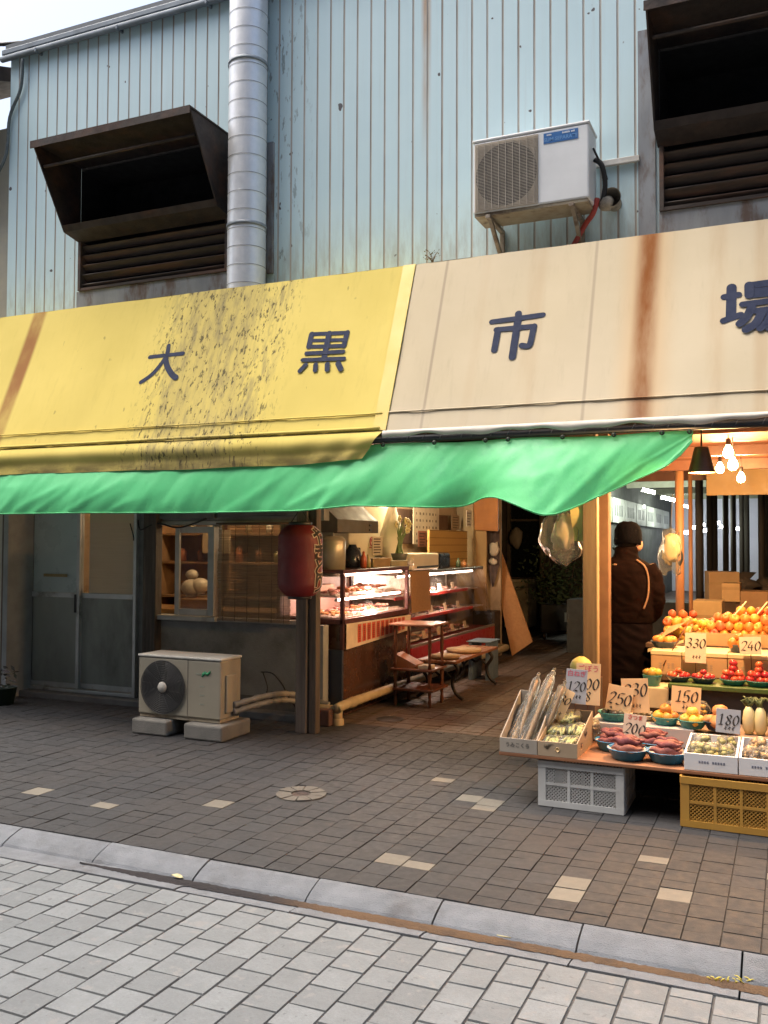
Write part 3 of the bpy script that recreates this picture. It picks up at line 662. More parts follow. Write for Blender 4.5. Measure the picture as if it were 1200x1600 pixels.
b = MB(); b.box(DL-.1, -3.72, YS-.16, YS-.002, -.02, .055, .008); b.box(WLX, -3.72, YS-.008, YS-.001, .056, .17); b.build('plinth', mat('plinth', (.17, .165, .16), (.12, .118, .115), 6, .9, bump=.5), bld)
# sliding door with two leaves
gl_dim = mat('frosted_glass', (.50, .57, .57), (.44, .51, .51), 2, .3, spec=.6)
dg = MB()
for z0, z1 in ((.055, .085), (1.93, 1.97)): dg.box(DL-.03, DR+.03, YS-.03, YS+.06, z0, z1, .004)
for x in (DL-.03, DR-.005): dg.box(x, x+.035, YS-.03, YS+.06, .086, 1.929, .004)
door = dg.build('sliding_door', alu, bld)
def leaf(x0, x1, y, blind):
    b = MB(); f = .04
    for x in (x0, x1-f): b.box(x, x+f, y, y+.03, .09, 1.92, .004)
    for z in (.09, .985, 1.88): b.box(x0+f+.001, x1-f-.001, y+.002, y+.028, z, z+.05, .004)
    b.build('door_frame', alu, door)
    b = MB(); b.box(x0+f, x1-f, y+.010, y+.018, .141, .984); b.build('kick_panel', panel_m, door)
    b = MB(); b.box(x0+f, x1-f, y+.012, y+.017, 1.036, 1.879)
    b.build('pane', glass('door_glass', (.97, .97, .95), .05, .97) if blind else gl_dim, door)
mid = oY(122, 950, YS).x
leaf(DL+.005, mid+.02, YS-.01, False); leaf(mid-.02, DR-.005, YS+.025, True)
b = MB(); b.box(mid-.035, mid-.012, YS-.022, YS-.0105, .84, 1.02, .003); b.box(DR-.045, DR-.02, YS+.015, YS+.0245, .84, 1.02, .003); b.build('pull_handle', mat('handle_dark', (.03, .03, .03), rough=.4), door)
q = oY(86, 899, YS-.0105); b = MB(); b.box(q.x-.15, q.x+.16, YS-.0125, YS-.0105, q.z-.014, q.z+.014); b.build('gold_strip', mat('gold_tape', (.38, .28, .12), (.30, .22, .1), 30, .5), door)
# woven blind behind the right leaf
def slats(b, x0, x1, y, z0, z1, n, th=.006, jit=.001):
    h = (z1-z0)/n
    for i in range(n): z = z0+i*h; d = random.uniform(-jit, jit); b.box(x0, x1, y+d, y+th+d, z+.0008, z+h-.0008)
b = MB(); slats(b, oY(135, 860, YS).x, oY(207, 860, YS).x, YS+.045, 1.03, 1.9, 90, .004)
bl_m = mat('pale_blind', (.82, .74, .60), (.74, .66, .52), 12, .8, stretch=(.2, 1, 12))
tag(b.build('roller_blind', bl_m, origin=(-6.1, YS+.06, 1.03)), 'pale woven blind drawn inside the right half of the sliding door', 'blind')
# posts
def post(name, px0, px1, y0, y1, zt, label, m=timber, grp=None):
    x0, x1 = oY(px0, 900, y0).x, oY(px1, 900, y0).x
    b = MB(); b.box(x0, x1, y0, y1, 0, zt, .006)
    o = b.build(name, m, origin=((x0+x1)/2, (y0+y1)/2, 0)); return tag(o, label, 'post', grp)
post('timber_post', 223, 243, YS-.10, YS-.003, 2.5, 'dark timber post between the sliding door and the small window')
post('timber_post', 2, 27, YS-.14, YS-.02, 2.5, 'black timber post at the left end of the shopfront beside sliding door')
b = MB(); x0, x1 = oY(467, 900, YP).x, oY(484, 900, YP).x
pt = thing('double_post', 'weathered double post behind the red paper lantern', 'post', (x1, YP, 0))
b.box(x0, x1, YP-.05, YP+.05, 0, 2.35, .008); b.build('post', mat('worn_post', (.16, .13, .11), (.09, .075, .065), 6, .8, bump=.6, bsc=45, stretch=(5, 5, .3), dirt=(.05, .04, .035)), pt)
b = MB(); b.box(x1+.012, oY(497, 900, YP).x, YP-.03, YP+.05, 0, 2.35, .006); b.box(x1, x1+.012, YP-.01, YP+.04, .3, 2.3); b.build('rear_post', timber, pt)
# window with open sash
wz0, wz1 = .86, 1.72
win = MB(); win.box(WLX, -4.80, YS-.07, YS+.09, .815, .86, .006); win.box(-4.81, -3.80, YS-.035, YS+.09, .82, .855, .004)
win.box(WLX, -3.80, YS-.02, YS+.08, 1.70, 1.74, .004); win.box(-4.87, -4.83, YS-.02, YS+.08, .861, 1.699, .004); win.box(WLX, WLX+.03, YS-.02, YS+.08, .861, 1.699, .004); win.box(-3.83, -3.79, YS-.02, YS+.08, .861, 1.699, .004)
win = win.build('window', mat('white_sash', (.46, .45, .43), (.38, .37, .35), 5, .5, .1, dirt=(.2, .19, .17)), bld)
b = MB(); sx0, sx1 = oY(275, 890, YS-.03).x, oY(336, 890, YS-.03).x
for x in (sx0, sx1-.07): b.box(x, x+(.07 if x > sx0 else .05), YS-.05, YS-.022, .865, 1.69, .004)
for z in (.865, 1.63): b.box(sx0+.051, sx1-.071, YS-.048, YS-.024, z, z+.06, .004)
b.build('sash', mat('white_sash', (.5, .5, .5)), win)
b = MB(); b.box(sx0+.05, sx1-.07, YS-.038, YS-.034, .925, 1.63); b.build('pane', glass('clear_glass', (.97, .96, .93), .07, .95), win)
# bamboo blind hung outside the window
b = MB(); bx0, bx1 = oY(340, 900, YS-.09).x, oY(454, 900, YS-.09).x
n = 150; bz0, bz1 = .835, 1.71
for i in range(n):
    z = bz0+(bz1-bz0)*i/n; d = .008*math.sin(i*.06)+random.uniform(-.0015, .0015)
    b.tube([(bx0+random.uniform(0, .01), YS-.09+d, z), ((bx0+bx1)/2, YS-.09+d+random.uniform(-.001, .001), z), (bx1-random.uniform(0, .01), YS-.09+d, z)], .0031 if random.random() < .9 else .0016, 4, sm=False)
bam = mat('bamboo_slat', (.27, .18, .10), (.17, .11, .06), 9, .65, stretch=(.6, 1, 14), dirt=(.07, .045, .03), dsc=4)
t = thing('bamboo_blind', 'brown bamboo blind hung over the window left of the red lantern', 'blind', ((bx0+bx1)/2, YS-.09, bz0))
b.build('slats', bam, t)
b = MB()
for k in range(6):
    x = bx0+(bx1-bx0)*(k+.5)/6; b.tube([(x, YS-.094, bz0), (x, YS-.094, bz1)], .0022, 4)
b.tube([(bx0-.02, YS-.09, bz1+.005), (bx1+.02, YS-.09, bz1+.005)], .009, 6); b.build('binding', mat('twine', (.10, .07, .045), rough=.9), t)
# board and cable over the window
b = MB(); b.box(-5.5, -4.83, YS-.05, YS-.005, 1.76, 1.92, .01); b.box(-4.78, -3.95, YS-.06, YS-.005, 1.78, 1.92, .01)
tag(b.build('fascia_board', mat('worn_fascia', (.17, .18, .17), (.10, .10, .10), 3, .7, dirt=(.05, .05, .05), dsc=5), origin=(-4.8, YS, 1.76)), 'dirty grey fascia board over the small window', 'board')
b = MB(); b.tube(cr([(-5.72, YS-.02, 1.75), (-5.6, YS-.13, 1.66), (-5.45, YS-.08, 1.72), (-5.2, YS-.07, 1.68), (-4.9, YS-.07, 1.76)]), .008, 6)
b.tube(cr([(-5.8, YS-.04, 1.72), (-5.75, YS-.05, 1.6), (-5.69, YS-.12, 1.56)]), .006, 6)
tag(b.build('slack_cable', MC['cable_black'], origin=(-5.5, YS-.05, 1.7)), 'slack black cable looped above the small window', 'cable')
# paper lantern
lc = oY(469, 876, 6.43); LR = .178
lan = thing('paper_lantern', 'red paper lantern with black brush lettering hanging at the counter corner', 'lantern', (lc.x, lc.y, lc.z))
b = MB(); prof = [(.085, -.285)]
def lr(z): a = abs(z)/.285; return LR*(1-.0*a)*(1-max(0, (a-.62)/.38)**2*.42)
N = 60
for i in range(N+1):
    z = -.28+.56*i/N; prof.append((lr(z)+.0022*math.cos(i*math.pi), z))
prof.append((.085, .285)); b.lathe(prof, lc, 40)
b.build('paper', mat('lantern_red', (.17, .013, .014), (.13, .010, .012), 8, .55, bump=.1), lan)
for z in (-.305, .28):
    b = MB(); b.lathe([(.0, z), (.09, z), (.094, z+.004), (.094, z+.026), (.09, z+.03), (0, z+.03)], lc, 28); b.build('rim', mat('lantern_rim', (.015, .014, .014), rough=.4), lan)
b = MB(); b.tube([lc+Vector((-.09, 0, .3)), lc+Vector((0, 0, .42)), lc+Vector((.09, 0, .3))], .004, 6); b.tube([lc+Vector((0, 0, .42)), lc+Vector((0, .02, .95))], .004, 6); b.build('wire', MC['cable_black'], lan)
facing = math.atan2(lc.y, lc.x)+math.pi     # towards the camera
for nm, off, rad, mt in (('lettering_outline', .075, .0035, mat('cream_ink', (.62, .48, .36), rough=.7)), ('lettering', .028, .0055, mat('brush_black', (.02, .016, .014), rough=.7))):
    B = MB()
    for i, ch in enumerate('やきとり'):
        tb = text_bm(ch, .155, None, off=off*.155)
        bmesh.ops.subdivide_edges(tb.bm, edges=tb.bm.edges, cuts=1)
        bmesh.ops.triangulate(tb.bm, faces=tb.bm.faces)
        zc = .185-i*.125
        for v in tb.bm.verts:
            a = facing+1.0+v.co.x/LR; z = zc+v.co.y; rr = lr(max(-.28, min(.28, z)))+rad
            v.co = Vector((math.cos(a)*rr, math.sin(a)*rr, z))+lc
        me = bpy.data.meshes.new('x'); tb.bm.to_mesh(me); tb.bm.free(); B.bm.from_mesh(me); bpy.data.meshes.remove(me)
    B.build(nm, mt, lan, recalc=False)
# ---------------------------------------------------------------- air conditioners
def condenser(name, label, x0, x1, y0, dep, z0, z1, body, low):
    t = thing(name, label, 'air conditioner', ((x0+x1)/2, y0, z0)); W, H = x1-x0, z1-z0
    b = MB(); b.box(x0, x1, y0, y0+dep, z0+.02, z1-.018, .012); b.build('casing', body, t)
    b = MB(); b.box(x0-.006, x1+.006, y0-.006, y0+dep+.006, z1-.017, z1+.004, .008); b.build('lid', mat(name+'_lid', tuple(q*.95 for q in (body.get('c', None) or (.6, .58, .52))), rough=.5) if low else body, t)
    b = MB(); b.box(x0+.01, x1-.01, y0+.01, y0+dep-.01, z0-.004, z0+.0195); b.build('base_pan', mat('pan_rust', (.38, .33, .24), (.30, .24, .16), 7, .7, dirt=(.10, .06, .035), dsc=6, dlo=.5, dhi=.7), t)
    gx0, gx1 = x0+.02*W, x0+(.575 if not low else .60)*W; gz0, gz1 = z0+.05*H, z1-.06*H
    cx, cz = (gx0+gx1)/2, (gz0+gz1)/2; r = min(gx1-gx0, gz1-gz0)/2*.97
    if not low:
        b = MB(); b.box(gx0, gx1, y0-.004, y0-.001, gz0, gz1)
        b.build('grille_plate', mat('beige_grille', (.52, .44, .34), (.46, .39, .30), 8, .65), t)
        b = MB(); b.lathe([(0, 0), (r, 0)], (cx, y0-.0055, cz), 48, Matrix.Rotation(R(90), 3, 'X')); fan = b.build('fan_opening', mat('fan_dark', (.045, .043, .042), (.03, .03, .03), 5, .7), t)
        b = MB(); n = 46
        for i in range(n): z = gz0+(gz1-gz0)*(i+.5)/n; b.box(gx0+.004, gx1-.004, y0-.013, y0-.009, z-.0016, z+.0016)
        for i in range(9): x = gx0+(gx1-gx0)*(i+.5)/9; b.box(x-.0017, x+.0017, y0-.0165, y0-.0132, gz0, gz1)
        b.build('wire_guard', mat('guard_wire', (.50, .45, .38), rough=.5), t)
    else:
        b = MB(); b.lathe([(0, 0), (r, 0)], (cx, y0-.004, cz), 48, Matrix.Rotation(R(90), 3, 'X'))
        for k in range(3): pass
        b.build('fan_opening', mat('fan_dark', (.05, .05, .05)), t)
        b = MB()
        for k in range(13):
            rr = r*(.22+.78*k/12); b.lathe([(rr-.0022, 0), (rr-.0022, .005), (rr+.0022, .005), (rr+.0022, 0)], (cx, y0-.009, cz), 48, Matrix.Rotation(R(90), 3, 'X'))
        for k in range(12):
            a = 2*math.pi*k/12; b.tube([(cx+math.cos(a)*r*.2, y0-.012, cz+math.sin(a)*r*.2), (cx+math.cos(a+.35)*r, y0-.012, cz+math.sin(a+.35)*r)], .0022, 4)
        b.build('fan_guard', mat('guard_black', (.06, .058, .055), rough=.5), t)
        b = MB()
        for k in range(3):
            a = 2*math.pi*k/3+.4; b.grid(lambda u, v: Vector((cx+math.cos(a+v*1.1*(.5+.5*u))*r*(.2+.75*u), y0-.0055-.001*k-.0012*v, cz+math.sin(a+v*1.1*(.5+.5*u))*r*(.2+.75*u))), 6, 6)
        b.build('fan_blade', mat('blade_grey', (.10, .10, .10), rough=.4), t, recalc=False)
        b = MB(); b.lathe([(0, .018), (r*.17, .016), (r*.2, .006), (r*.2, 0)], (cx, y0-.009, cz), 24, Matrix.Rotation(R(90), 3, 'X')); b.build('hub', mat('hub_white', (.55, .52, .46), rough=.5), t)
        b = MB(); b.box(gx1+.005, gx1+.009, y0-.003, y0-.0005, z0+.02, z1-.02); b.build('panel_seam', mat('seam', (.2, .18, .15), rough=.8), t)
    return t, (gx0, gx1, gz0, gz1)
white_m = mat('white_paint', (.74, .76, .77), (.68, .70, .71), 4, .45, dirt=(.5, .5, .47), dsc=2, dlo=.6, dhi=.85)
ax0, ax1, ay = -2.115, -1.262, 6.37
ac, g = condenser('air_conditioner', 'white outdoor air conditioner bracketed high on the blue wall', ax0, ax1, ay, .28, 3.955, 4.52, white_m, False)
sx = g[1]+.04; b = MB(); b.box(sx, ax1-.075, ay-.003, ay-.0005, 4.405, 4.48); st = b.build('sticker', mat('sticker_blue', (.03, .13, .36), (.035, .15, .40), 10, .4), ac)
cxs = (sx+ax1-.075)/2
text_bm('SLIM SEPARATE', .036, frame((cxs, ay-.0042, 4.43), *FACE), off=.001).build('sticker_text', mat('sticker_pale', (.12, .30, .62), rough=.5), st)
for tx, xx in (('MULTI', cxs-.085), ('INVERTER DC99', cxs+.05)):
    b = MB()
    for i in range(len(tx)):
        if tx[i] != ' ': b.box(xx-.006*len(tx)/2+i*.007, xx-.006*len(tx)/2+i*.007+.005, ay-.0048, ay-.0032, 4.459, 4.459+random.choice((.010, .012)))
    b.build('sticker_mark', mat('sticker_white', (.7, .75, .8), rough=.5), st)
brk = mat('bracket_rust', (.34, .30, .24), (.25, .20, .15), 9, .7, .2, dirt=(.10, .06, .04), dsc=9, dlo=.48, dhi=.65)
for x in (ax0+.10, ax1-.14):
    b = MB(); b.box(x, x+.035, ay-.015, YW-.001, 3.925, 3.951, .003); b.box(x, x+.035, YW-.03, YW-.001, 3.70, 3.924, .003)
    b.prism([(x+.004, ay+.04, 3.924), (x+.004, ay+.09, 3.924), (x+.004, YW-.03, 3.74), (x+.004, YW-.03, 3.70)], (.027, 0, 0)); b.build('bracket', brk, ac)
b = MB(); q = oY(948, 258, YW-.03); q2 = oY(999, 243, YW-.03); b.box(q.x-.1, q2.x, YW-.035, YW-.004, (q.z+q2.z)/2-.022, (q.z+q2.z)/2+.022, .004); b.box(q.x-.1, q2.x, YW-.04, YW-.034, (q.z+q2.z)/2-.022, (q.z+q2.z)/2-.014); b.build('rail', mat('rail_white', (.62, .62, .60), (.5, .49, .46), 8, .5, dirt=(.2, .15, .1)), ac)
b = MB(); hs = [oY(940, 230, ay+.18), oY(941, 290, ay+.2), oY(938, 320, ay+.22), oY(920, 350, YW-.06), oY(898, 385, YW-.08)]
b.tube(cr([(ax1+.01, ay+.16, 4.30), (ax1+.06, ay+.16, 4.25), (ax1+.075, ay+.2, 4.12), (ax1+.05, ay+.22, 4.0)]), .018, 8); b.tube(cr([(ax1+.01, ay+.1, 4.36), (ax1+.07, ay+.2, 4.22), (ax1+.07, ay+.3, 4.2)]), .008, 6)
b.build('black_hose', MC['cable_black'], ac)
b = MB(); b.tube(cr([(ax1+.02, ay+.2, 4.03), (ax1-.01, ay+.2, 3.93), oY(915, 350, YW-.12), oY(897, 382, YW-.14), oY(880, 410, YW-.16)]), .02, 8); b.build('red_hose', mat('red_tape', (.42, .06, .04), (.3, .04, .03), 20, .5), ac)
b = MB(); b.lathe([(.0, 0), (.05, 0), (.055, .1), (.07, .16), (.07, .17)], (ax1+.115, YW-.004, 4.03), 20, Matrix.Rotation(R(90), 3, 'X')); b.ball((ax1+.075, ay+.24, 4.0), .055, 2, jit=.3); b.build('pipe_seal', mat('putty', (.42, .38, .30), (.2, .18, .15), 14, .8, bump=.5), ac)
cream_body = mat('cream_body', (.32, .285, .215), (.28, .25, .19), 3, .5, dirt=(.28, .24, .18), dsc=2, dlo=.5, dhi=.8)
lx0, lx1, ly = -4.862, -4.068, 6.05
lo, g = condenser('air_conditioner', 'cream outdoor air conditioner standing on two concrete blocks', lx0, lx1, ly, .29, .135, .63, cream_body, True)
q = oY(322, 1054, ly); b = MB()
for s_ in (0, 1): b.tube(cr([(q.x-.035, ly-.003, q.z-.02+.02*s_), (q.x-.01, ly-.004, q.z+.004+.014*s_), (q.x+.012, ly-.004, q.z-.006+.014*s_), (q.x+.04, ly-.003, q.z+.018+.012*s_)]), .008, 6, flat=.3)
b.build('leaf_emblem', mat('emblem_green', (.02, .25, .10), rough=.5), lo)
b = MB()
for i in range(5): b.box(q.x-.095+i*.011, q.x-.087+i*.011, ly-.002, ly-.0005, q.z-.006, q.z+.006)
for j in range(3):
    for i in range(4): b.box(q.x-.06+i*.012, q.x-.051+i*.012, ly-.002, ly-.0005, q.z-.10-.07*j, q.z-.09-.07*j)
b.build('faint_mark', mat('faint_grey', (.33, .34, .27), rough=.6), lo)
b = MB(); b.box(lx1+.0005, lx1+.02, ly+.06, ly+.2, .2, .5, .012); b.build('valve_cover', cream_body, lo)
conc = mat('concrete_block', (.20, .19, .17), (.15, .145, .13), 8, .9, bump=.6, bsc=130)
for px0, px1, py, lb in ((205, 260, 1146, 'concrete block under the left end of cream air conditioner'), (286, 346, 1156, 'concrete block under the right end of cream air conditioner')):
    a = oY(px0, py, 5.98).x; c = oY(px1, py, 5.98).x; b = MB(); b.box(a, c, 5.98, 6.4, 0, .125, .018, seg=3); tag(b.build('concrete_block', conc, origin=((a+c)/2, 6.2, 0)), lb, 'block', 'concrete feet under the air conditioner')
# wrapped pipes leaving the lower unit
wrap = mat('pipe_wrap', (.24, .23, .21), (.16, .155, .14), 18, .6, dirt=(.12, .11, .1), dsc=8)
b = MB()
for dz, k in ((0, 0), (.055, .6)):
    pts = cr([(lx1+.02, 6.2, .20+dz), (lx1+.12, 6.5, .23+dz), (-3.92, 6.85, .20+dz), (-3.80, 7.0, .14+dz), (-3.62, 7.03, .10+dz)], 12)
    b.tube(pts, [.024+.003*math.sin(i*1.5) for i in range(len(pts))], 10)
tag(b.build('insulated_pipe', wrap, origin=(-3.9, 6.8, .1)), 'white wrapped pipes running from the cream air conditioner to the post', 'pipe')
b = MB(); b.tube(cr([oY(408, 1050, 7.0), oY(425, 1052, 6.98), oY(440, 1068, 6.96), oY(452, 1090, 6.95), oY(462, 1105, 6.97)]), .006, 6); b.tube(cr([oY(411, 1051, 7.0), oY(418, 1075, 7.0), oY(412, 1092, 6.99)]), .005, 6)
tag(b.build('loose_cable', MC['cable_black'], origin=(-3.9, 7, .4)), 'thin black cable arching against the grey wall by the pipes', 'cable')
# plant tub at the left edge
q = oZ(4, 1100, 0); t = thing('plant_tub', 'dark green plant tub with a wilted plant at the left edge', 'plant', q)
b = MB(); b.lathe([(0, 0), (.10, 0), (.13, .16), (.135, .16), (.12, .15), (0, .145)], q, 18); b.build('tub', mat('tub_green', (.008, .025, .018), rough=.5), t)
b = MB()
for i in range(40):
    a = random.uniform(0, 6.28); rr = random.uniform(.02, .13); c = q+Vector((math.cos(a)*rr, math.sin(a)*rr, random.uniform(.16, .34))); s = random.uniform(.02, .04)
    d = Vector((random.uniform(-1, 1), random.uniform(-1, 1), random.uniform(-.3, 1))).normalized()*s; e = d.orthogonal().normalized()*s*.45
    b.quad(c-d, c+e, c+d, c-e)
b.build('leaves', mat('tub_leaf', (.05, .07, .05), (.12, .11, .13), 9, .8), t)
# ================================================================ SHOP ROOM BEHIND THE WALL (lit)
room = thing('shop_room', 'warmly lit kitchen room seen through the small window', 'room', (-5.5, 9, 0))
b = MB(); b.box(XL+.08, -4.30, 9.2, 9.26, 0, 2.5); b.box(XL+.08, XL+.14, YS+.11, 9.2, 0, 2.5); b.box(-4.36, -4.30, 9.27, 12.6, 0, 2.5)
b.build('wall', mat('room_wall', (.50, .38, .25), (.42, .31, .2), 3, .8, dirt=(.25, .17, .1)), room)
b = MB(); b.box(XL+.08, -3.62, YS+.11, 12.6, 2.42, 2.48); b.build('ceiling', mat('room_ceiling', (.55, .47, .36), rough=.8), room)
b = MB(); b.box(-4.34, -3.66, 12.25, 12.31, 0, 2.4); b.build('end_wall', mat('room_wall', (.5, .4, .3)), room)
def tube_lamp(name, label, p0, p1, r, c, es, watts, cat='lamp', grp=None, spread=None):
    p0, p1 = Vector(p0), Vector(p1); t = thing(name, label, cat, (p0+p1)/2, grp)
    b = MB(); b.tube([p0, p1], r, 10); b.build('tube', emis('glow_'+name+str(es)+str(c), c, es), t)
    b = MB(); d = (p1-p0).normalized(); b.tube([p0-d*.02, p0], r*1.25, 8); b.tube([p1, p1+d*.02], r*1.25, 8); b.build('end_cap', mat('lamp_cap', (.5, .5, .5), rough=.5), t)
    if watts:
        ld = bpy.data.lights.new('lamp_light', 'POINT'); ld.energy = watts; ld.color = c; ld.shadow_soft_size = .08
        lo_ = bpy.data.objects.new('lamp_light', ld); COL.objects.link(lo_); lo_.parent = t; lo_.location = (0, 0, -max(.12, r*3))
    return t
tube_lamp('fluorescent_lamp', 'fluorescent tube on the kitchen ceiling behind the small window', (-5.6, 8.2, 2.36), (-4.7, 8.2, 2.36), .014, (1, .68, .38), 5, 14)
tube_lamp('fluorescent_lamp', 'fluorescent tube on the ceiling above the meat counter', (-4.0, 8.9, 2.36), (-4.0, 10.2, 2.36), .016, (1, .82, .52), 8, 42)
# things seen through the window
shelf_m = mat('shelf_wood', (.40, .25, .13), (.3, .18, .09), 6, .6)
b = MB()
for z in (.92, 1.30, 1.62): b.box(-6.6, -4.7, 8.55, 8.9, z, z+.025)
for x in (-6.6, -5.68, -4.73): b.box(x, x+.03, 8.55, 8.9, .1, 1.9)
b.box(-6.6, -4.7, 8.905, 8.925, .1, 1.9)
t = thing('kitchen_shelf', 'wooden kitchen shelf seen inside the small window', 'shelf', (-5.7, 8.7, 0)); b.build('frame', shelf_m, t)
bowl_m = mat('white_ware', (.7, .66, .56), rough=.3)
for i, (px, py, Y, r) in enumerate(((299, 918, 8.0, .11), (313, 915, 8.02, .10), (300, 898, 8.3, .07))):
    q = oY(px, py, Y); b = MB(); b.ball(q, r, 3, (1, 1, .8)); b.lathe([(r*.5, -r*.85), (r*.55, -r*.7)], q, 16)
    tag(b.build('rice_bag', bowl_m, origin=q), ('round white bundle behind the glass of the small window, left one', 'round white bundle behind the glass of the small window, right one', 'small white bundle above the two round ones behind the window glass')[i], 'bundle')
b = MB(); b.box(-6.6, -4.6, 7.75, 8.25, .80, .86, .01); b.box(-6.5, -4.7, 7.8, 8.2, .1, .8); q = oY(300, 945, 7.85)
b.box(q.x-.2, q.x+.2, 7.85, 8.1, .86, .96, .01)
tag(b.build('worktop', mat('worktop', (.45, .28, .13), (.35, .2, .09), 6, .5), origin=(-5.6, 8, 0)), 'wooden worktop inside the small window', 'worktop')
b = MB(); b.box(-5.98, -5.62, 8.5, 8.54, 1.42, 1.68, .01); tag(b.build('paper_box', mat('pale_card', (.62, .5, .32), rough=.7), origin=(-5.8, 8.5, 1.4)), 'pale carton on the shelf seen through the open window pane', 'carton')
# ================================================================ MEAT COUNTER
chrome = mat('counter_steel', (.42, .37, .31), (.34, .30, .25), 5, .35, .7)
dkred = mat('case_frame', (.10, .03, .028), (.07, .022, .02), 8, .45)
pinkback = mat('case_back', (.55, .38, .33), (.48, .32, .28), 3, .45)
clear = glass('case_glass', (.98, .97, .96), .035, .98)
c1 = thing('display_case', 'lit deli display case with red strip menu on its front', 'display case', (-3.9, 7.25, 0))
A0, A1 = 7.25, 8.77; XB = -4.28
b = MB()
b.box(XB, XK, A0, A1, 1.27, 1.305, .006)
for x, y in ((XK-.035, A0), (XK-.035, A1-.035), (XB, A0), (XB, A1-.035)): b.box(x, x+.035, y, y+.035, .60, 1.269, .004)
b.box(XB, XK, A0, A1, .82, .87, .006); b.build('frame', dkred, c1)
b = MB(); b.box(XB+.02, XK-.02, A0+.02, A1-.02, .02, .82); b.build('base', mat('brown_enamel', (.085, .04, .025), (.06, .028, .018), 3, .25, spec=.6), c1)
b = MB(); b.box(XB, XK-.001, A0-.02, A0+.015, .0, .60, .004); b.build('side_panel', mat('blue_black', (.025, .035, .06), (.02, .026, .045), 6, .5), c1)
b = MB(); b.box(XK-.012, XK-.007, A0+.036, A1-.036, .87, 1.27); b.box(XB+.036, XK-.036, A0+.005, A0+.010, .87, 1.27); b.build('glazing', clear, c1)
b = MB(); b.box(XB-.0, XB+.012, A0+.036, A1-.036, .87, 1.269); b.build('rear_panel', pinkback, c1)
b = MB(); b.box(XB+.015, XK-.08, A0+.04, A1-.04, 1.055, 1.065); b.box(XB+.015, XK-.03, A0+.04, A1-.04, .871, .878); b.build('shelf', mat('shelf_pale', (.62, .5, .45), rough=.3), c1)
def case_tube(x, z, y0, y1, lab, c=(1, .62, .48), es=9, wts=5): return tube_lamp('case_lamp', lab, (x, y0, z), (x, y1, z), .011, c, es, wts)
case_tube(XK-.06, 1.255, A0+.08, A1-.08, 'fluorescent tube under the top of the deli case', (1, .62, .47), 8, 8)
case_tube(XK-.09, 1.035, A0+.05, A1-.05, 'bright fluorescent tube under the middle shelf of deli case', (1, .68, .54), 24, 10)
food_r = mat('fried_food', (.48, .22, .10), (.35, .14, .06), 20, .5, bump=.6, bsc=60, vary=.25)
meat_r = mat('pink_meat', (.60, .24, .20), (.68, .40, .34), 14, .4, bump=.4, bsc=60, vary=.2)
tray_m = mat('tray_white', (.72, .68, .64), rough=.3)
def tray(parent_lab, x, y, z, w_, d_, fm, n, s=.03):
    t = thing('food_tray', parent_lab, 'food tray', (x, y, z))
    b = MB(); b.box(x-w_/2, x+w_/2, y-d_/2, y+d_/2, z, z+.006); 
    for a, c, e, f in ((x-w_/2, x-w_/2+.005, y-d_/2, y+d_/2), (x+w_/2-.005, x+w_/2, y-d_/2, y+d_/2)): b.box(a, c, e, f, z+.0061, z+.02)
    b.build('tray', tray_m, t)
    b = MB()
    for i in range(n): b.ball((x+random.uniform(-.42, .42)*w_, y+random.uniform(-.42, .42)*d_, z+.015+random.uniform(0, s)), s*random.uniform(.7, 1.1), 2, (1.2, random.uniform(.8, 1.5), .55), jit=.35)
    b.build('food', fm, t); return t
for i in range(4):
    y = A0+.22+i*.36
    tray('tray of browned meat on the upper shelf of deli case, number %s from the street' % ('first', 'second', 'third', 'fourth')[i], XK-.33, y, 1.066, .42, .28, food_r if i % 2 else meat_r, 16, .032)
    tray('tray of pale pink meat on the floor of deli case, number %s from the street' % ('first', 'second', 'third', 'fourth')[i], XK-.28, y, .88, .40, .28, meat_r if i % 2 else food_r, 16, .026)
b = MB(); b.box(XK-.5, XK-.3, A0+.12, A0+.42, 1.10, 1.16, .006); tag(b.build('pink_carton', mat('pink_carton', (.6, .36, .28), rough=.6), origin=(XK-.4, A0+.3, 1.1)), 'flat pink carton in the upper left of deli case', 'carton')
# menu board of paper strips on the front of the case
t = thing('menu_board', 'white menu board with rows of red paper strips', 'menu', (XK+.02, 8.0, .7))
mA, mB_ = oX(541, 980, XK+.02), oX(641, 975, XK+.02)
ya0, ya1 = mA.y, mB_.y
zt0, zb0 = oX(541, 975, XK+.02).z, oX(541, 1015, XK+.02).z; zt1, zb1 = oX(643, 960, XK+.02).z, oX(643, 983, XK+.02).z
b = MB(); b.prism([(XK+.02, ya0, zb0), (XK+.02, ya1, zb1), (XK+.02, ya1, zt1), (XK+.02, ya0, zt0)], (.004, 0, 0)); b.build('board', mat('menu_white', (.70, .56, .42), rough=.7), t)
b = MB(); b2 = MB()
for i in range(11):
    f0 = .15+i*.069; f1 = f0+.052
    P = []
    for f, top in ((f0, 0), (f1, 0), (f1, 1), (f0, 1)):
        yy = ya0+(ya1-ya0)*f; a = zb0+(zb1-zb0)*f; c = zt0+(zt1-zt0)*f; P.append((XK+.0265, yy, a+(c-a)*(.92 if top else .14)))
    b.poly(P)
    for j in range(7):
        f = f0+.012; yy = ya0+(ya1-ya0)*f; a = zb0+(zb1-zb0)*f; c = zt0+(zt1-zt0)*f; hh = c-a; z = a+hh*(.2+.095*j); s_ = (ya1-ya0)*.024
        b2.box(XK+.0268, XK+.0276, yy, yy+s_*1.1, z, z+hh*.018); b2.box(XK+.0268, XK+.0277, yy+s_*.4, yy+s_*.62, z-hh*.02, z+hh*.04); b2.box(XK+.0268, XK+.0278, yy+s_*.1, yy+s_*1.0, z+hh*.04, z+hh*.053)
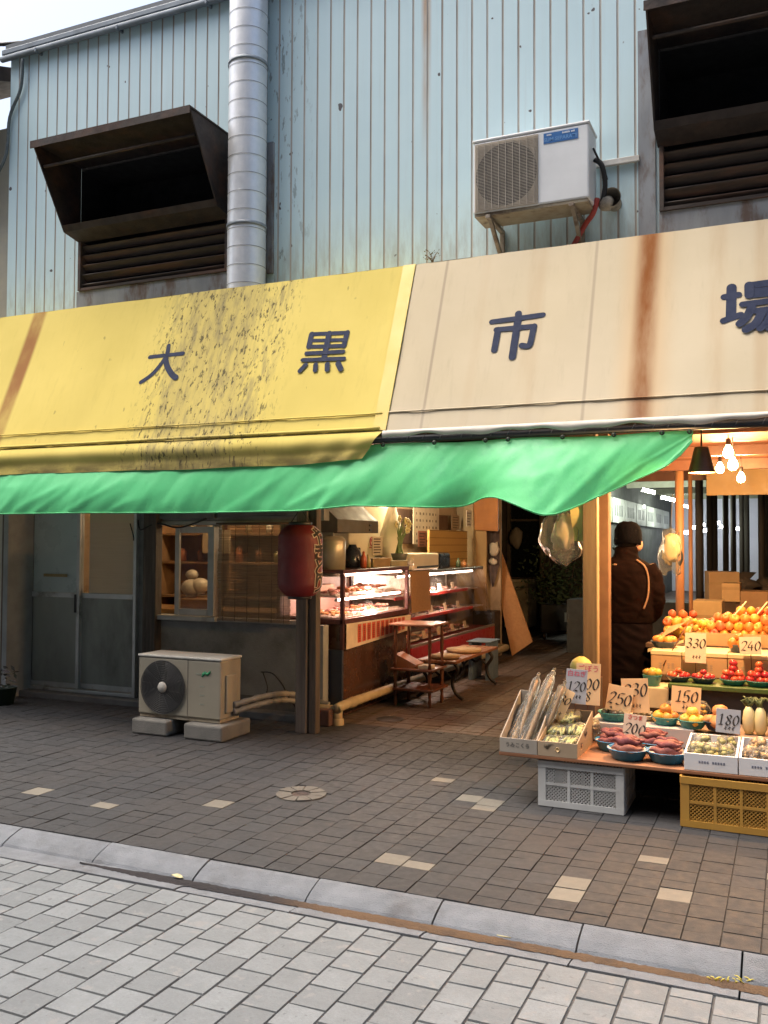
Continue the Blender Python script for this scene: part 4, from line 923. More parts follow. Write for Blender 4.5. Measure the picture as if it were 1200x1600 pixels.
b.build('price_strip', mat('strip_red', (.62, .10, .05), rough=.6), t); b2.build('strip_writing', mat('strip_ink', (.16, .02, .02), rough=.7), t)
# second, refrigerated case
c2 = thing('display_case', 'long refrigerated meat case with red base and red shelf edges', 'display case', (-3.9, 10.3, 0)); B0, B1 = 8.80, 11.72
b = MB(); b.box(XB, XK+.02, B0, B1, .24, .455, .01); b.build('red_base', mat('base_red', (.36, .022, .03), (.28, .018, .025), 4, .35), c2)
b = MB(); b.box(XB+.05, XK-.1, B0+.05, B1-.05, .01, .24); b.build('plinth', MC['brown_enamel'], c2)
b = MB(); b.box(XB, XK-.14, B0, B1, 1.20, 1.24, .008)
for y in (B0, B1-.03): b.box(XB, XB+.03, y, y+.03, .456, 1.199)
b.box(XK-.01, XK+.02, B0, B1, .456, .48); b.build('frame', chrome, c2)
b = MB(); b.prism([(XK+.002, B0+.01, .48), (XK+.002, B1-.01, .48), (XK-.14, B1-.01, 1.2), (XK-.14, B0+.01, 1.2)], (.005, 0, .001)); b.prism([(XB+.03, B1-.012, .48), (XK, B1-.012, .48), (XK-.14, B1-.012, 1.2), (XB+.03, B1-.012, 1.2)], (0, .005, 0)); b.build('glazing', clear, c2)
b = MB(); b.box(XB, XB+.02, B0+.03, B1-.03, .456, 1.199); b.build('rear_panel', mat('steel_back', (.45, .40, .34), rough=.35, metal=.3), c2)
b = MB(); r_ = MB()
for z, xo in ((.95, .20), (.72, .13)): b.box(XB+.03, XK-xo, B0+.04, B1-.04, z, z+.012); r_.box(XK-xo, XK-xo+.012, B0+.04, B1-.5, z-.012, z+.022)
b.build('shelf', mat('shelf_pale', (.6, .5, .45)), c2); r_.build('shelf_edge', mat('edge_red', (.62, .05, .035), rough=.4), c2)
case_tube(XK-.2, 1.185, B0+.1, B1-.3, 'fluorescent tube under the top of the refrigerated meat case', (1, .76, .62), 8, 20)
ORD = ('first', 'second', 'third', 'fourth', 'fifth', 'sixth')
for lv, z, xo in ((0, .963, .38), (1, .733, .34), (2, .49, .25)):
    for i in range(5):
        y = B0+.35+i*.42
        tray('tray of pink sliced meat on the %s shelf of refrigerated case, %s from the street' % (('top', 'middle', 'bottom')[lv], ORD[i]), XK-xo, y, z, .3, .34, meat_r, 12, .026)
card_m = mat('price_card', (.66, .52, .36), (.60, .46, .31), 8, .7)
k = 0
for lv, z, xo in ((0, .985, .22), (1, .755, .15), (2, .51, .06)):
    for i in range(4):
        y = B0+.5+i*.46; b = MB(); b.box(XK-xo-.003, XK-xo, y, y+.10, z, z+.08, rot=(0, R(-10), 0)); tag(b.build('shelf_ticket', card_m, origin=(XK-xo, y, z)), 'cream price ticket on the %s shelf of meat case, %s from the street' % (('top', 'middle', 'bottom')[lv], ORD[i]), 'price ticket', 'price tickets inside the meat case')
# brown mat hung between the cases
q0, q1 = oX(642, 893, XK+.04), oX(672, 953, XK+.04); b = MB()
b.grid(lambda u, v: Vector((XK+.035+.012*math.sin(u*3), q0.y-.02+(q1.y-q0.y)*u+.06*v, q0.z+(q1.z-q0.z)*v)), 16, 24)
tag(b.build('straw_mat', mat('straw_brown', (.36, .20, .09), (.26, .14, .06), 30, .85, bump=.8, bsc=120, stretch=(1, 1, 4)), origin=q0), 'brown straw mat hanging between the two display cases', 'mat')
# ---- things on and behind the counter
def cbox(name, px0, px1, py0, py1, X, dep, m, lab, cat, bev=.006):
    a, c = oX(px0, py1, X), oX(px1, py0, X); zb = a.z; ztp = oX((px0+px1)/2, py0, X).z
    b = MB(); b.box(X-dep, X, a.y, c.y, zb, ztp, bev); return tag(b.build(name, m, origin=(X-dep/2, (a.y+c.y)/2, zb)), lab, cat)
cream = mat('cream_enamel', (.68, .60, .44), (.62, .54, .39), 4, .45)
# grill hood
h0 = oX(503, 832, -3.85); t = thing('grill_hood', 'dull steel grill hood over the counter behind the red lantern', 'hood', (-4.1, 7.6, 1.5))
b = MB(); y0, y1 = 7.42, 8.32; zA = oX(545, 832, -3.75).z; zC = oX(545, 812, -3.75).z
b.prism([(-3.75, y0, zA), (-3.75, y0, zC), (-4.0, y0, zC+.22), (-4.35, y0, zC+.22), (-4.35, y0, zA)], (0, y1-y0, 0)); b.build('hood', mat('hood_steel', (.10, .088, .066), (.075, .065, .05), 4, .65, .1, dirt=(.12, .09, .06)), t)
b = MB(); b.box(-4.3, -3.80, y0+.01, y0+.03, zA-.30, zA-.001); b.build('splash_plate', mat('dull_plate', (.40, .36, .30), (.30, .27, .22), 3, .4, .5), t)
for i in range(2):
    b = MB(); b.box(-3.7495, -3.74, 8.1, 8.16, zA+.02+.045*i, zA+.04+.045*i, .003); b.build('knob', MC['handle_dark'], t)
fr = thing('white_fridge', 'cream white fridge door with a round red emblem behind the counter', 'fridge', (-4.3, 8.6, 1.3))
f0, f1 = oX(545, 880, -4.1), oX(590, 832, -4.1); b = MB(); b.box(-4.28, -4.1, f0.y, f1.y+.3, 1.25, 1.95, .015); b.build('body', cream, fr)
q = oX(581, 846, -4.097); b = MB(); Mx = Matrix.Rotation(R(90), 3, 'Y'); b.lathe([(.038, 0), (.052, 0), (.052, .003), (.038, .003), (.038, 0)], q, 20, Mx); b.ball(q+Vector((.002, 0, .012)), .022, 2, (.12, 1, .9)); b.box(q.x-.001, q.x+.002, q.y-.06, q.y+.06, q.z-.07, q.z-.06); b.build('emblem', mat('emblem_red', (.45, .03, .05), rough=.5), fr)
ct = 1.306
cbox('carton', 583, 612, 872, 889, -3.72, .2, mat('brown_carton', (.36, .25, .13), (.3, .2, .1), 6, .8), 'brown carton on the deli case left of the flower pot', 'carton')
cbox('flower_tray', 612, 640, 876, 889, -3.70, .2, mat('olive_tray', (.40, .36, .24), rough=.6), 'pale olive tray under the daffodil pot on counter', 'tray')
mcard = cbox('menu_card', 582, 598, 838, 868, -3.74, .01, mat('menu_card', (.6, .54, .38), rough=.7), 'small written menu card standing on a carton on counter', 'menu')
b = MB(); mq = mcard.location; P0 = oX(582, 868, -3.739); P1 = oX(598, 838, -3.739)
for j in range(6):
    z = P0.z+(P1.z-P0.z)*(.12+.14*j); b.box(-3.7395, -3.7385, P0.y+.03, P1.y-.03-.05*random.random(), z, z+.012)
b.build('writing', mat('ink_dark', (.10, .07, .05), rough=.8), mcard)
# daffodils
q = oX(624, 872, -3.74); t = thing('daffodil_pot', 'potted yellow daffodils with tall leaves on the counter', 'flower pot', q)
b = MB(); b.lathe([(0, -.02), (.07, -.02), (.09, .05), (.085, .05), (.07, .04), (0, .04)], q, 18); b.build('pot', mat('pot_grey', (.16, .17, .15), rough=.6), t)
lf_ = mat('daffodil_leaf', (.16, .25, .08), (.1, .18, .05), 9, .5); b = MB()
tips = []
for i in range(14):
    a = random.uniform(-.8, 1.1); hgt = random.uniform(.22, .42); y = q.y+random.uniform(-.04, .05)
    pts = cr([Vector((q.x+random.uniform(-.03, .03), y, q.z+.03)), Vector((q.x, y+a*.09, q.z+hgt*.6)), Vector((q.x+.02, y+a*.24, q.z+hgt))], 4)
    b.tube(pts, [.011-.008*k/(len(pts)-1) for k in range(len(pts))], 5, flat=.3)
    if i > 8: tips.append(pts[-1])
b.build('leaves', lf_, t); b = MB()
for p in tips+[q+Vector((.02, .2, .30)), q+Vector((.02, .24, .36)), q+Vector((.03, .17, .38))]:
    for k in range(6):
        a = k*math.pi/3; d = Vector((0, math.cos(a), math.sin(a))); b.ball(p+d*.022, .022, 1, (.4, 1, 1))
    b.ball(p+Vector((.015, 0, 0)), .014, 1)
b.build('blossom', mat('daffodil_yellow', (.72, .62, .22), (.7, .66, .45), 30, .6), t)
# white carrier bags hung behind
q = oX(612, 830, -3.98); b = MB()
b.lathe([(.0, -.34), (.16, -.33), (.22, -.2), (.20, -.02), (.14, .14), (.08, .26), (.02, .34)], q, 24, sq=(.5, 1))
for v in b.bm.verts: v.co += Vector((1, 1, .3))*(.035*noise.noise(v.co*9))
tag(b.build('carrier_bags', mat('white_bag', (.76, .72, .60), (.68, .64, .52), 6, .5), origin=q), 'bundle of white carrier bags hanging behind the counter', 'bags')
# calendar
q0, q1 = oX(646, 850, -4.2), oX(686, 800, -4.2); t = thing('wall_calendar', 'white wall calendar with rows of dates behind the counter', 'calendar', (-4.2, (q0.y+q1.y)/2, q0.z))
b = MB(); b.box(-4.21, -4.2, q0.y, q1.y, q0.z, 2.0); b.build('sheet', mat('calendar_paper', (.70, .63, .50), rough=.7), t)
b = MB(); dy = (q1.y-q0.y)/8
n_ = 1
for j in range(5):
    for i in range(7):
        zz = 1.98-.085*(j+1); yy = q0.y+dy*(i+1)
        b.box(-4.1995, -4.198, yy-.022, yy-.008, zz, zz+.03)
        if (i+j) % 3: b.box(-4.1995, -4.198, yy+.002, yy+.016, zz, zz+.03)
b.build('dates', mat('ink_dark', (.1, .07, .05)), t)
sc = thing('label_printer', 'white and black weighing printer on the refrigerated case', 'printer', (-3.85, 9.4, 1.24))
q0, q1, q2 = oX(646, 888, -3.72), oX(686, 864, -3.72), oX(705, 884, -3.72); b = MB(); b.box(-4.05, -3.72, q0.y, q1.y, 1.245, q1.z, .02); b.build('body', cream, sc)
b = MB(); b.box(-4.05, -3.725, q1.y+.002, q2.y, 1.245, q1.z, .03); b.build('black_end', mat('gloss_black', (.02, .02, .02), rough=.25), sc)
b = MB(); b.box(-3.7195, -3.71, q0.y+.1, q1.y-.05, 1.27, 1.29); b.build('slot', MC['handle_dark'], sc)
b = MB(); b.grid(lambda u, v: Vector((-3.75+.0*u-.25*v, 8.86+.5*u, 1.246+.02*noise.noise(Vector((u*3, v*3, 1)))+.015)), 10, 6); tag(b.build('paper_sheets', mat('paper_pale', (.68, .62, .46), rough=.8), origin=(-3.8, 9.1, 1.25)), 'loose pale papers lying on the counter by the printer', 'paper')
q0, q1 = oX(671, 888, -3.95), oX(730, 830, -3.95); t = thing('cane_screen', 'yellow cane screen standing on the refrigerated case', 'screen', (-3.95, (q0.y+q1.y)/2, 1.24))
b = MB(); b.box(-3.98, -3.95, q0.y, q1.y, 1.242, q1.z, .003); b.build('cane', mat('cane_yellow', (.55, .35, .12), (.46, .28, .09), 30, .6, stretch=(1, 6, .4)), t)
b = MB()
for i in range(6): z = 1.25+(q1.z-1.26)*i/5; b.box(-3.9495, -3.945, q0.y, q1.y, z, z+.006)
b.build('tie_line', mat('tie_dark', (.2, .11, .04), rough=.8), t)
# back boards and shelf clutter behind the counter
for i, (px0, px1, py0, py1, X, c, lab) in enumerate(((590, 612, 797, 815, -4.24, (.10, .09, .08), 'dark utensils box on the wall behind the carrier bags'), (686, 700, 805, 850, -4.25, (.16, .09, .06), 'dark brown picture right of the wall calendar'), (620, 646, 795, 850, -4.27, (.10, .06, .045), 'dark brown cabinet door left of the wall calendar'))):
    cbox('wall_box', px0, px1, py0, py1, X, .02, mat('wb%d' % i, c, rough=.6), lab, 'box')

# jars and packets on the kitchen shelf, small goods on the counter
jar_cols = [(.55, .2, .08), (.5, .42, .25), (.25, .12, .06), (.62, .55, .42), (.35, .3, .12), (.4, .08, .06)]
for i in range(12):
    z = (1.325, 1.645)[i % 2]; x = -6.35+.125*i+random.uniform(-.02, .02); h = random.uniform(.10, .2); r = random.uniform(.03, .05)
    if -5.99 < x < -5.6 and i % 2 == 0: continue
    b = MB(); b.lathe([(0, 0), (r, 0), (r, h*.75), (r*.55, h*.85), (r*.55, h), (0, h)], (x, 8.66, z), 14); c = jar_cols[i % 6]
    tag(b.build('storage_jar', mat('jar%d' % (i % 6), c, rough=.35), origin=(x, 8.66, z)), 'small jar on the %s kitchen shelf seen through the window' % ('middle', 'top')[i % 2], 'jar', 'jars on the %s kitchen shelf' % ('middle', 'top')[i % 2])
q = oX(551, 872, -3.82); b = MB(); b.lathe([(0, -.09), (.085, -.09), (.10, -.03), (.075, .07), (.04, .11), (.035, .13), (0, .13)], q, 20); b.tube(cr([q+Vector((0, .07, .04)), q+Vector((0, .15, .09)), q+Vector((0, .12, -.03))], 5), .012, 7)
tag(b.build('dark_kettle', mat('kettle_dark', (.03, .035, .05), rough=.3), origin=q), 'dark kettle on the deli case below the grill hood', 'kettle')
q = oX(519, 866, -3.8); b = MB(); b.lathe([(0, -.2), (.12, -.2), (.125, .12), (.10, .16), (0, .165)], q, 24)
tag(b.build('steel_pot', mat('dull_pot', (.42, .37, .28), (.34, .3, .22), 5, .4, .4), origin=q), 'tall dull steel pot beside the red lantern on the deli case', 'pot')
for i, (px, py, hgt, r, c, lab) in enumerate(((568, 876, .16, .03, (.5, .12, .06), 'red sauce bottle on the deli case'), (575, 878, .13, .028, (.55, .45, .2), 'pale oil bottle on the deli case'), (641, 884, .10, .035, (.6, .56, .45), 'white pepper tub by the daffodil tray'), (716, 886, .12, .03, (.08, .12, .07), 'green bottle in front of the cane screen'), (725, 886, .09, .035, (.45, .2, .08), 'orange tub in front of the cane screen'))):
    q = oX(px, py, -3.68 if px < 650 else -3.8); q.z = 1.306 if px < 650 else 1.241; b = MB(); b.lathe([(0, 0), (r, 0), (r, hgt*.62), (r*.4, hgt*.8), (r*.4, hgt*.97), (0, hgt)], q, 14)
    tag(b.build('bottle', mat('bottle%d' % i, c, rough=.3), origin=q), lab, 'bottle')
for i, (px, py, wd, c, lab) in enumerate(((604, 846, .12, (.6, .5, .3), 'cream notice pinned behind the carrier bags'), (660, 842, .14, (.5, .2, .12), 'reddish packet row below the wall calendar'), (712, 816, .16, (.4, .3, .2), 'tan poster above the cane screen'), (733, 810, .1, (.55, .5, .42), 'pale handwritten slip on the cream post'))):
    X_ = -4.19 if i < 3 else -3.66
    q = oX(px, py, X_); b = MB(); b.box(X_-.004, X_, q.y-wd, q.y+wd, q.z-.10, q.z+.10); o = tag(b.build('wall_notice', mat('notice%d' % i, c, rough=.8), origin=q), lab, 'notice'); b = MB()
    for j in range(5): b.box(X_+.0002, X_+.001, q.y-wd*.7, q.y+wd*random.uniform(.2, .75), q.z-.08+.035*j, q.z-.07+.035*j)
    b.build('faint_lines', mat('ink_dark', (.1, .07, .05)), o)
# ================================================================ IN FRONT OF THE COUNTER
wood_o = mat('orange_wood', (.24, .095, .038), (.17, .065, .028), 6, .5, stretch=(3, 3, .5))
stool_m = mat('stand_wood', (.16, .058, .026), (.11, .04, .02), 7, .45)
q = oZ(660, 1100, 0); sx0, sx1, sy0, sy1 = -3.47, -3.08, 8.05, 8.42
t = thing('shelf_stand', 'small turned-leg wooden shelf stand in front of the deli case', 'shelf', ((sx0+sx1)/2, (sy0+sy1)/2, 0))
zt_ = oY(658, 975, 8.1).z; zm = oY(658, 1045, 8.1).z
for nm, z, ex in (('top', zt_, .03), ('shelf', zm, .02), ('lower_shelf', .17, .03)):
    b = MB(); b.box(sx0-ex, sx1+ex, sy0-ex, sy1+ex, z-.022, z, .006); b.build(nm, wood_o if nm == 'top' else stool_m, t)
for x in (sx0+.02, sx1-.02):
    for y in (sy0+.02, sy1-.02):
        b = MB(); b.lathe([(.014, 0), (.02, .04), (.013, .08), (.02, .17), (.014, .22), (.021, .30), (.013, .36), (.02, zm-.02), (.013, zm+.05), (.019, (zm+zt_)/2), (.013, zt_-.06), (.018, zt_-.022)], (x, y, 0), 10); b.build('leg', stool_m, t)
tray_d = mat('paper_holder', (.38, .17, .08), rough=.6)
b = MB(); b.prism([(sx0, sy0+.05, zm+.001), (sx0+.22, sy0+.05, zm+.001), (sx0+.22, sy0+.05, zm+.03), (sx0, sy0+.05, zm+.13)], (0, .2, 0)); tag(b.build('leaflet_rack', tray_d, origin=(sx0+.1, sy0+.15, zm)), 'sloping orange leaflet rack on the middle shelf of wooden stand', 'rack')
b = MB(); b.box(sx1-.14, sx1-.02, sy0+.02, sy0+.16, zm+.001, zm+.035, .004); tag(b.build('napkin_pack', mat('napkin', (.68, .56, .42), rough=.7), origin=(sx1-.08, sy0+.1, zm)), 'pale napkin pack on the middle shelf of wooden stand', 'napkins')
# bench with curled iron legs
bt_ = thing('bench', 'low wooden bench with curved black iron legs by the meat case', 'bench', (-3.16, 9.1, 0))
b = MB(); bz = .40
for i in range(4): b.box(-3.38+i*.105, -3.38+i*.105+.095, 8.42, 9.85, bz-.03, bz, .006)
b.build('seat', wood_o, bt_)
iron = mat('black_iron', (.025, .022, .022), (.018, .016, .016), 9, .5, .4)
for y in (8.56, 9.68):
    for s_ in (-1, 1):
        b = MB(); b.tube(cr([(-3.18+s_*.14, y, bz-.03), (-3.18+s_*.19, y, bz-.10), (-3.18+s_*.13, y, bz-.21), (-3.18+s_*.16, y, .08), (-3.18+s_*.24, y, .012)]), [.02]*5+[.017]*20 if False else .018, 8); b.build('leg', iron, bt_)
    b = MB(); b.tube(cr([(-3.31, y, bz-.19), (-3.24, y, bz-.13), (-3.18, y, bz-.16), (-3.12, y, bz-.13), (-3.05, y, bz-.19)]), .012, 7); b.tube([(-3.36, y, bz-.04), (-3.0, y, bz-.04)], .014, 7); b.build('brace', iron, bt_)
cu_m = mat('tan_cushion', (.40, .27, .15), (.33, .22, .12), 12, .85, bump=.4)
for y, lab, r in ((8.62, 'round tan cushion at the near end of the bench', .155), (9.2, 'round tan cushion at the far end of the bench', .19)):
    b = MB(); b.lathe([(0, 0), (r*.9, 0), (r, .018), (r*.97, .034), (r*.6, .042), (0, .04)], (-3.15, y, bz+.001), 26); tag(b.build('cushion', cu_m, origin=(-3.15, y, bz)), lab, 'cushion')
b = MB(); b.box(-3.36, -3.08, 9.9, 10.3, .425, .437, .004); b.box(-3.34, -3.30, 9.92, 10.28, .0, .4249); b.box(-3.14, -3.10, 9.92, 10.28, .0, .4249); tag(b.build('blue_stool', mat('blue_slate', (.12, .17, .22), (.09, .13, .17), 6, .4), origin=(-3.2, 10, 0)), 'low blue-topped stool beyond the far end of the bench', 'stool')
# cream pipe along the foot of the counter
pip = mat('cream_pipe', (.46, .37, .22), (.36, .28, .16), 8, .5, dirt=(.2, .14, .08))
pts = [(-3.52, 7.0, .02), (-3.52, 7.0, .12), (-3.50, 7.08, .155), (-3.50, 8.3, .155), (-3.50, 10.2, .15), (-3.48, 11.7, .15), (-3.52, 11.95, .15), (-3.8, 12.05, .15)]
b = MB(); b.tube(cr(pts, 5), .042, 12); b.lathe([(.05, 0), (.05, .05), (.046, .055)], (-3.52, 7.0, .0), 14); b.lathe([(.047, -.06), (.047, .06)], (-3.50, 7.2, .155), 14, Matrix.Rotation(R(90), 3, 'X')); b.tube(cr([(-3.9, 7.02, .12), (-3.7, 6.99, .13), (-3.54, 7.0, .13)]), .034, 10)
tag(b.build('drain_pipe', pip, origin=(-3.5, 8, 0)), 'cream drain pipe running along the foot of the meat counter', 'pipe')
b = MB(); b.box(-3.86, -3.545, 6.88, 6.96, 0, .14, .01); tag(b.build('brick_kerb', mat('old_brick', (.12, .06, .045), (.09, .045, .035), 12, .85, bump=.4), origin=(-3.7, 6.9, 0)), 'short dark red brick at the foot of the double post', 'brick')
b = MB(); b.lathe([(0, .003), (.12, .004), (.125, 0)], (-3.22, 7.42, 0), 22); tag(b.build('drain_plate', mat('black_plate', (.03, .028, .027), rough=.5), origin=(-3.22, 7.42, 0)), 'flat black drain plate on the passage floor by the pipe', 'drain')
# boards at the far end of the counter
brd = mat('hardboard', (.42, .20, .075), (.36, .165, .06), 26, .7, bump=.3, bsc=140)
Ye = 12.0
def slab(name, pts, Y, th, m, lab, cat):
    P = [oY(px, py, Y) for px, py in pts]; b = MB(); b.prism(P, (0, th, 0)); return tag(b.build(name, m, origin=P[0]), lab, cat)
slab('orange_board', [(739, 828), (778, 830), (778, 770), (739, 770)], Ye, .03, mat('orange_board', (.48, .19, .05), (.40, .155, .045), 5, .6), 'bright orange brown board nailed over the end of the meat counter', 'board')
slab('cream_post', [(726, 895), (741, 893), (739, 780), (724, 780)], Ye-.05, .1, mat('cream_post', (.42, .33, .21), (.33, .26, .16), 5, .7, dirt=(.15, .1, .06)), 'stained cream post at the far end of the meat counter', 'post')
slab('tan_board', [(741, 980), (760, 960), (760, 828), (741, 828)], Ye+.05, .03, mat('tan_board', (.42, .27, .12), (.36, .22, .10), 5, .6), 'tan plywood board standing at the end of meat counter', 'board')
P = [Vector(p) for p in (oY(800, 1025, 12.25), oY(832, 1003, 12.35), oY(775, 838, 12.55), oY(762, 845, 12.5))]
b = MB(); b.prism(P, (.004, .02, 0)); tag(b.build('leaning_board', brd, origin=P[0]), 'long hardboard sheet leaning aslant beyond the meat counter', 'board')
cl = mat('hung_cloth', (.09, .06, .055), (.05, .035, .035), 8, .9)
q = oY(766, 870, 12.2); b = MB()
b.grid(lambda u, v: q+Vector((-.16+.30*u, -.03+.02*math.sin(u*14), .38-.80*v*(.8+.2*math.cos(u*9)))), 16, 12); tag(b.build('hanging_coat', cl, origin=q), 'dark cloth hanging on the edge of leaning hardboard', 'cloth')
b = MB(); q = oY(772, 858, 12.15); b.ball(q, .075, 2, (1, .5, 1.3), jit=.5); b.ball(q+Vector((-.01, -.02, -.17)), .06, 2, (1, .5, .8), jit=.5); tag(b.build('white_rag', mat('rag_white', (.55, .48, .40), rough=.8), origin=q), 'crumpled white rag hanging over the dark cloth', 'rag')
b = MB(); b.box(*sorted((oY(741, 900, 12.05).x, oY(775, 900, 12.05).x)), 11.98, 12.3, .02, .62); tag(b.build('dark_bin', mat('dark_bin', (.05, .04, .035), rough=.6), origin=(-3.7, 12.1, 0)), 'dark bin standing at the end of the refrigerated case', 'bin')
# ================================================================ MARKET HALL INSIDE
hall = thing('hall_partition', 'dark partition shopfront across the back of the passage', 'partition', (-4.3, 16.5, 0))
b = MB(); b.box(-7.0, -3.3, 16.5, 16.56, 0, 3.29); b.build('wall', mat('hall_dark', (.075, .06, .048), (.05, .04, .032), 3, .8), hall)
b = MB(); x0, x1 = oY(798, 850, 16.48).x, oY(848, 850, 16.48).x; z0, z1 = oY(820, 902, 16.48).z, 2.3
for a, c in ((x0-.06, x0), (x1, x1+.06)): b.box(a, c, 16.44, 16.499, z0, z1)
b.box(x0, x1, 16.44, 16.499, z0-.05, z0); b.box(x0, x1, 16.45, 16.499, 1.95, 1.99); wf = b.build('window', mat('window_brown', (.11, .085, .06), rough=.6), hall)
b = MB(); b.box(x0, x1, 16.485, 16.495, z0+.001, z1); b.build('pane', mat('black_pane', (.012, .016, .02), rough=.12), wf)
cb = thing('side_cabinet', 'cream cabinet against the dark partition behind leaning board', 'cabinet', (-4.5, 16.1, 0))
x0, x1 = oY(788, 950, 15.7).x, oY(825, 950, 15.7).x; b = MB(); b.box(x0, x1, 15.7, 16.3, .06, oY(810, 910, 15.7).z, .01); b.build('body', mat('cabinet_cream', (.36, .33, .24), rough=.6), cb)
b = MB(); b.box(x0-.02, x1+.04, 15.66, 16.32, oY(810, 910, 15.7).z+.001, oY(810, 905, 15.7).z, .008); b.build('top', mat('cabinet_top', (.5, .46, .36), rough=.5), cb)
q = oY(806, 840, 16.3); b = MB(); b.ball(q, .17, 2, (.7, .4, 1.2), jit=.4); tag(b.build('hanging_bag', mat('dim_bag', (.32, .28, .22), rough=.6), origin=q), 'pale bag hanging in front of the dark window', 'bag')
b = MB(); b.tube([(x1+.10, 16.3, 0), (x1+.10, 16.3, 2.4)], .05, 10); b.tube([(x1+.1, 16.3, .9), (x1+1.1, 16.3, .9)], .03, 8); tag(b.build('rack_pipe', mat('pipe_tan', (.24, .2, .13), rough=.6), origin=(x1, 16.3, 0)), 'tan pipe upright beside the cream cabinet', 'pipe')
# potted shrub on a wheeled stand
q = oZ(872, 1003, 0); q = Vector((-3.35, 14.5, 0)); t = thing('potted_shrub', 'dark leafy shrub in a black planter behind the timber pillar', 'plant', q)
p0, p1 = oY(847, 985, 14.5), oY(905, 945, 14.5)
b = MB(); b.box(p0.x, p1.x+.1, 14.4, 14.9, p0.z, p1.z, .02); b.build('planter', mat('planter_black', (.02, .022, .028), rough=.5), t)
b = MB(); q2 = oY(885, 963, 14.39); b.box(q2.x-.03, q2.x+.03, 14.392, 14.397, q2.z-.09, q2.z+.06); b.build('tag_label', mat('tag_grey', (.45, .48, .5), rough=.6), t)
b = MB()
for x in (p0.x+.05, p1.x): b.lathe([(.06, -.015), (.06, .015), (.0, .015)], (x, 14.5, .065), 14, Matrix.Rotation(R(90), 3, 'Y'))
b.box(p0.x, p1.x+.1, 14.42, 14.88, .13, .15); b.build('castor_stand', iron, t)
b = MB()
for i in range(7):
    a = Vector((p0.x+.1+.09*i, 14.65, p1.z)); b.tube([a, a+Vector((random.uniform(-.2, .2), random.uniform(-.2, .1), random.uniform(.5, .95)))], [.014, .006], 5)
b.build('stems', mat('shrub_stem', (.09, .07, .05), rough=.8), t)
b = MB()
for i in range(900):
    c = Vector((random.gauss((p0.x+p1.x)/2, .26), random.gauss(14.6, .2), p1.z+abs(random.gauss(.35, .3)))); s = random.uniform(.03, .065)
    d = Vector((random.uniform(-1, 1), random.uniform(-1, 1), random.uniform(-.8, .6))).normalized()*s; e = d.orthogonal().normalized()*s*.42
    b.quad(c-d, c+e, c+d, c-e)
b.build('foliage', mat('shrub_leaf', (.055, .085, .04), (.03, .05, .028), 8, .5), t)
# corridor beyond: sign panels over closed stalls on the left, rows of posts, pale far wall
b = MB(); b.box(-6.9, 6.9, 31.5, 31.6, 0, 3.29); tag(b.build('far_wall', mat('far_wall', (.74, .75, .84), (.68, .7, .8), 2, .8), origin=(0, 31.5, 0)), 'pale bluish wall at the far end of the market hall', 'wall')
b = MB(); b.box(-3.95, -3.55, 17.2, 31.4, 0, 3.28); tag(b.build('closed_stalls', mat('stall_dark', (.06, .065, .06), (.04, .045, .042), 2, .8), origin=(-3.7, 24, 0)), 'dark row of closed stalls along the left of the hall', 'stalls')
sgn = mat('dim_sign', (.34, .36, .33), (.28, .3, .28), 4, .6)
for i in range(7):
    y = 18.2+i*1.7; t = thing('hall_sign', ('olive', 'first plain grey', 'second plain grey', 'third plain grey', 'fourth plain grey', 'fifth plain grey', 'farthest plain grey')[i]+' sign panel over the closed stalls left of the hall', 'sign', (-3.5, y, 2.3), 'sign panels over the closed stalls')
    b = MB(); b.box(-3.53, -3.46, y, y+1.6, 2.0, 2.55, .01); b.build('panel', sgn if i else mat('olive_sign', (.34, .37, .22), rough=.6), t)
    b = MB()
    for j in range(4): b.box(-3.459, -3.455, y+.3+.28*j, y+.42+.28*j, 2.15, 2.4)
    b.build('faint_writing', mat('sign_dim_ink', (.14, .15, .15), rough=.7), t)
b = MB(); b.box(-3.52, -3.48, 21.5, 23.6, 1.35, 1.9); tag(b.build('pale_notice', mat('notice_pale', (.45, .46, .46), rough=.7), origin=(-3.5, 22, 1.4)), 'pale notice panel behind the man below the sign row', 'notice')
pc = mat('hall_post', (.06, .05, .04), (.04, .032, .027), 6, .7, stretch=(4, 4, .4))
pcb = mat('orange_pipe', (.42, .20, .09), (.32, .15, .07), 6, .5, stretch=(4, 4, .5))
for px, Y, wd, m, lab in ((1062, 9.6, .042, pcb, 'thick orange lit round post right of the man'), (1079, 10.6, .022, pcb, 'thin brown post just right of the thick orange post'), (1093, 12.5, .05, pc, 'grey brown hall post third from the man'), (1109, 16.5, .05, pc, 'dark hall post before the pale far wall, first of the row'), (1117, 18, .05, pc, 'dark hall post close beside another at the row start'),
                          (1134, 19, .055, pc, 'broad dark hall post left of the pale wall middle'), (1146, 20, .055, pc, 'broad dark hall post at the pale wall middle'), (1159, 22, .05, pc, 'slim dark hall post right of the pale wall middle'), (1167, 22.5, .06, pc, 'broad dark hall post paired with a slim one'), (1190, 14, .045, pc, 'tan hall post at the right edge of view'), (1199, 16, .06, pc, 'dark hall post cut by the right picture edge')):
    x = oY(px, 850, Y).x; b = MB(); b.tube([(x, Y, 0), (x, Y, 3.29 if Y > 11 else 2.44)], wd, 10); tag(b.build('hall_post', m, origin=(x, Y, 0)), lab, 'post', 'posts in the market hall')
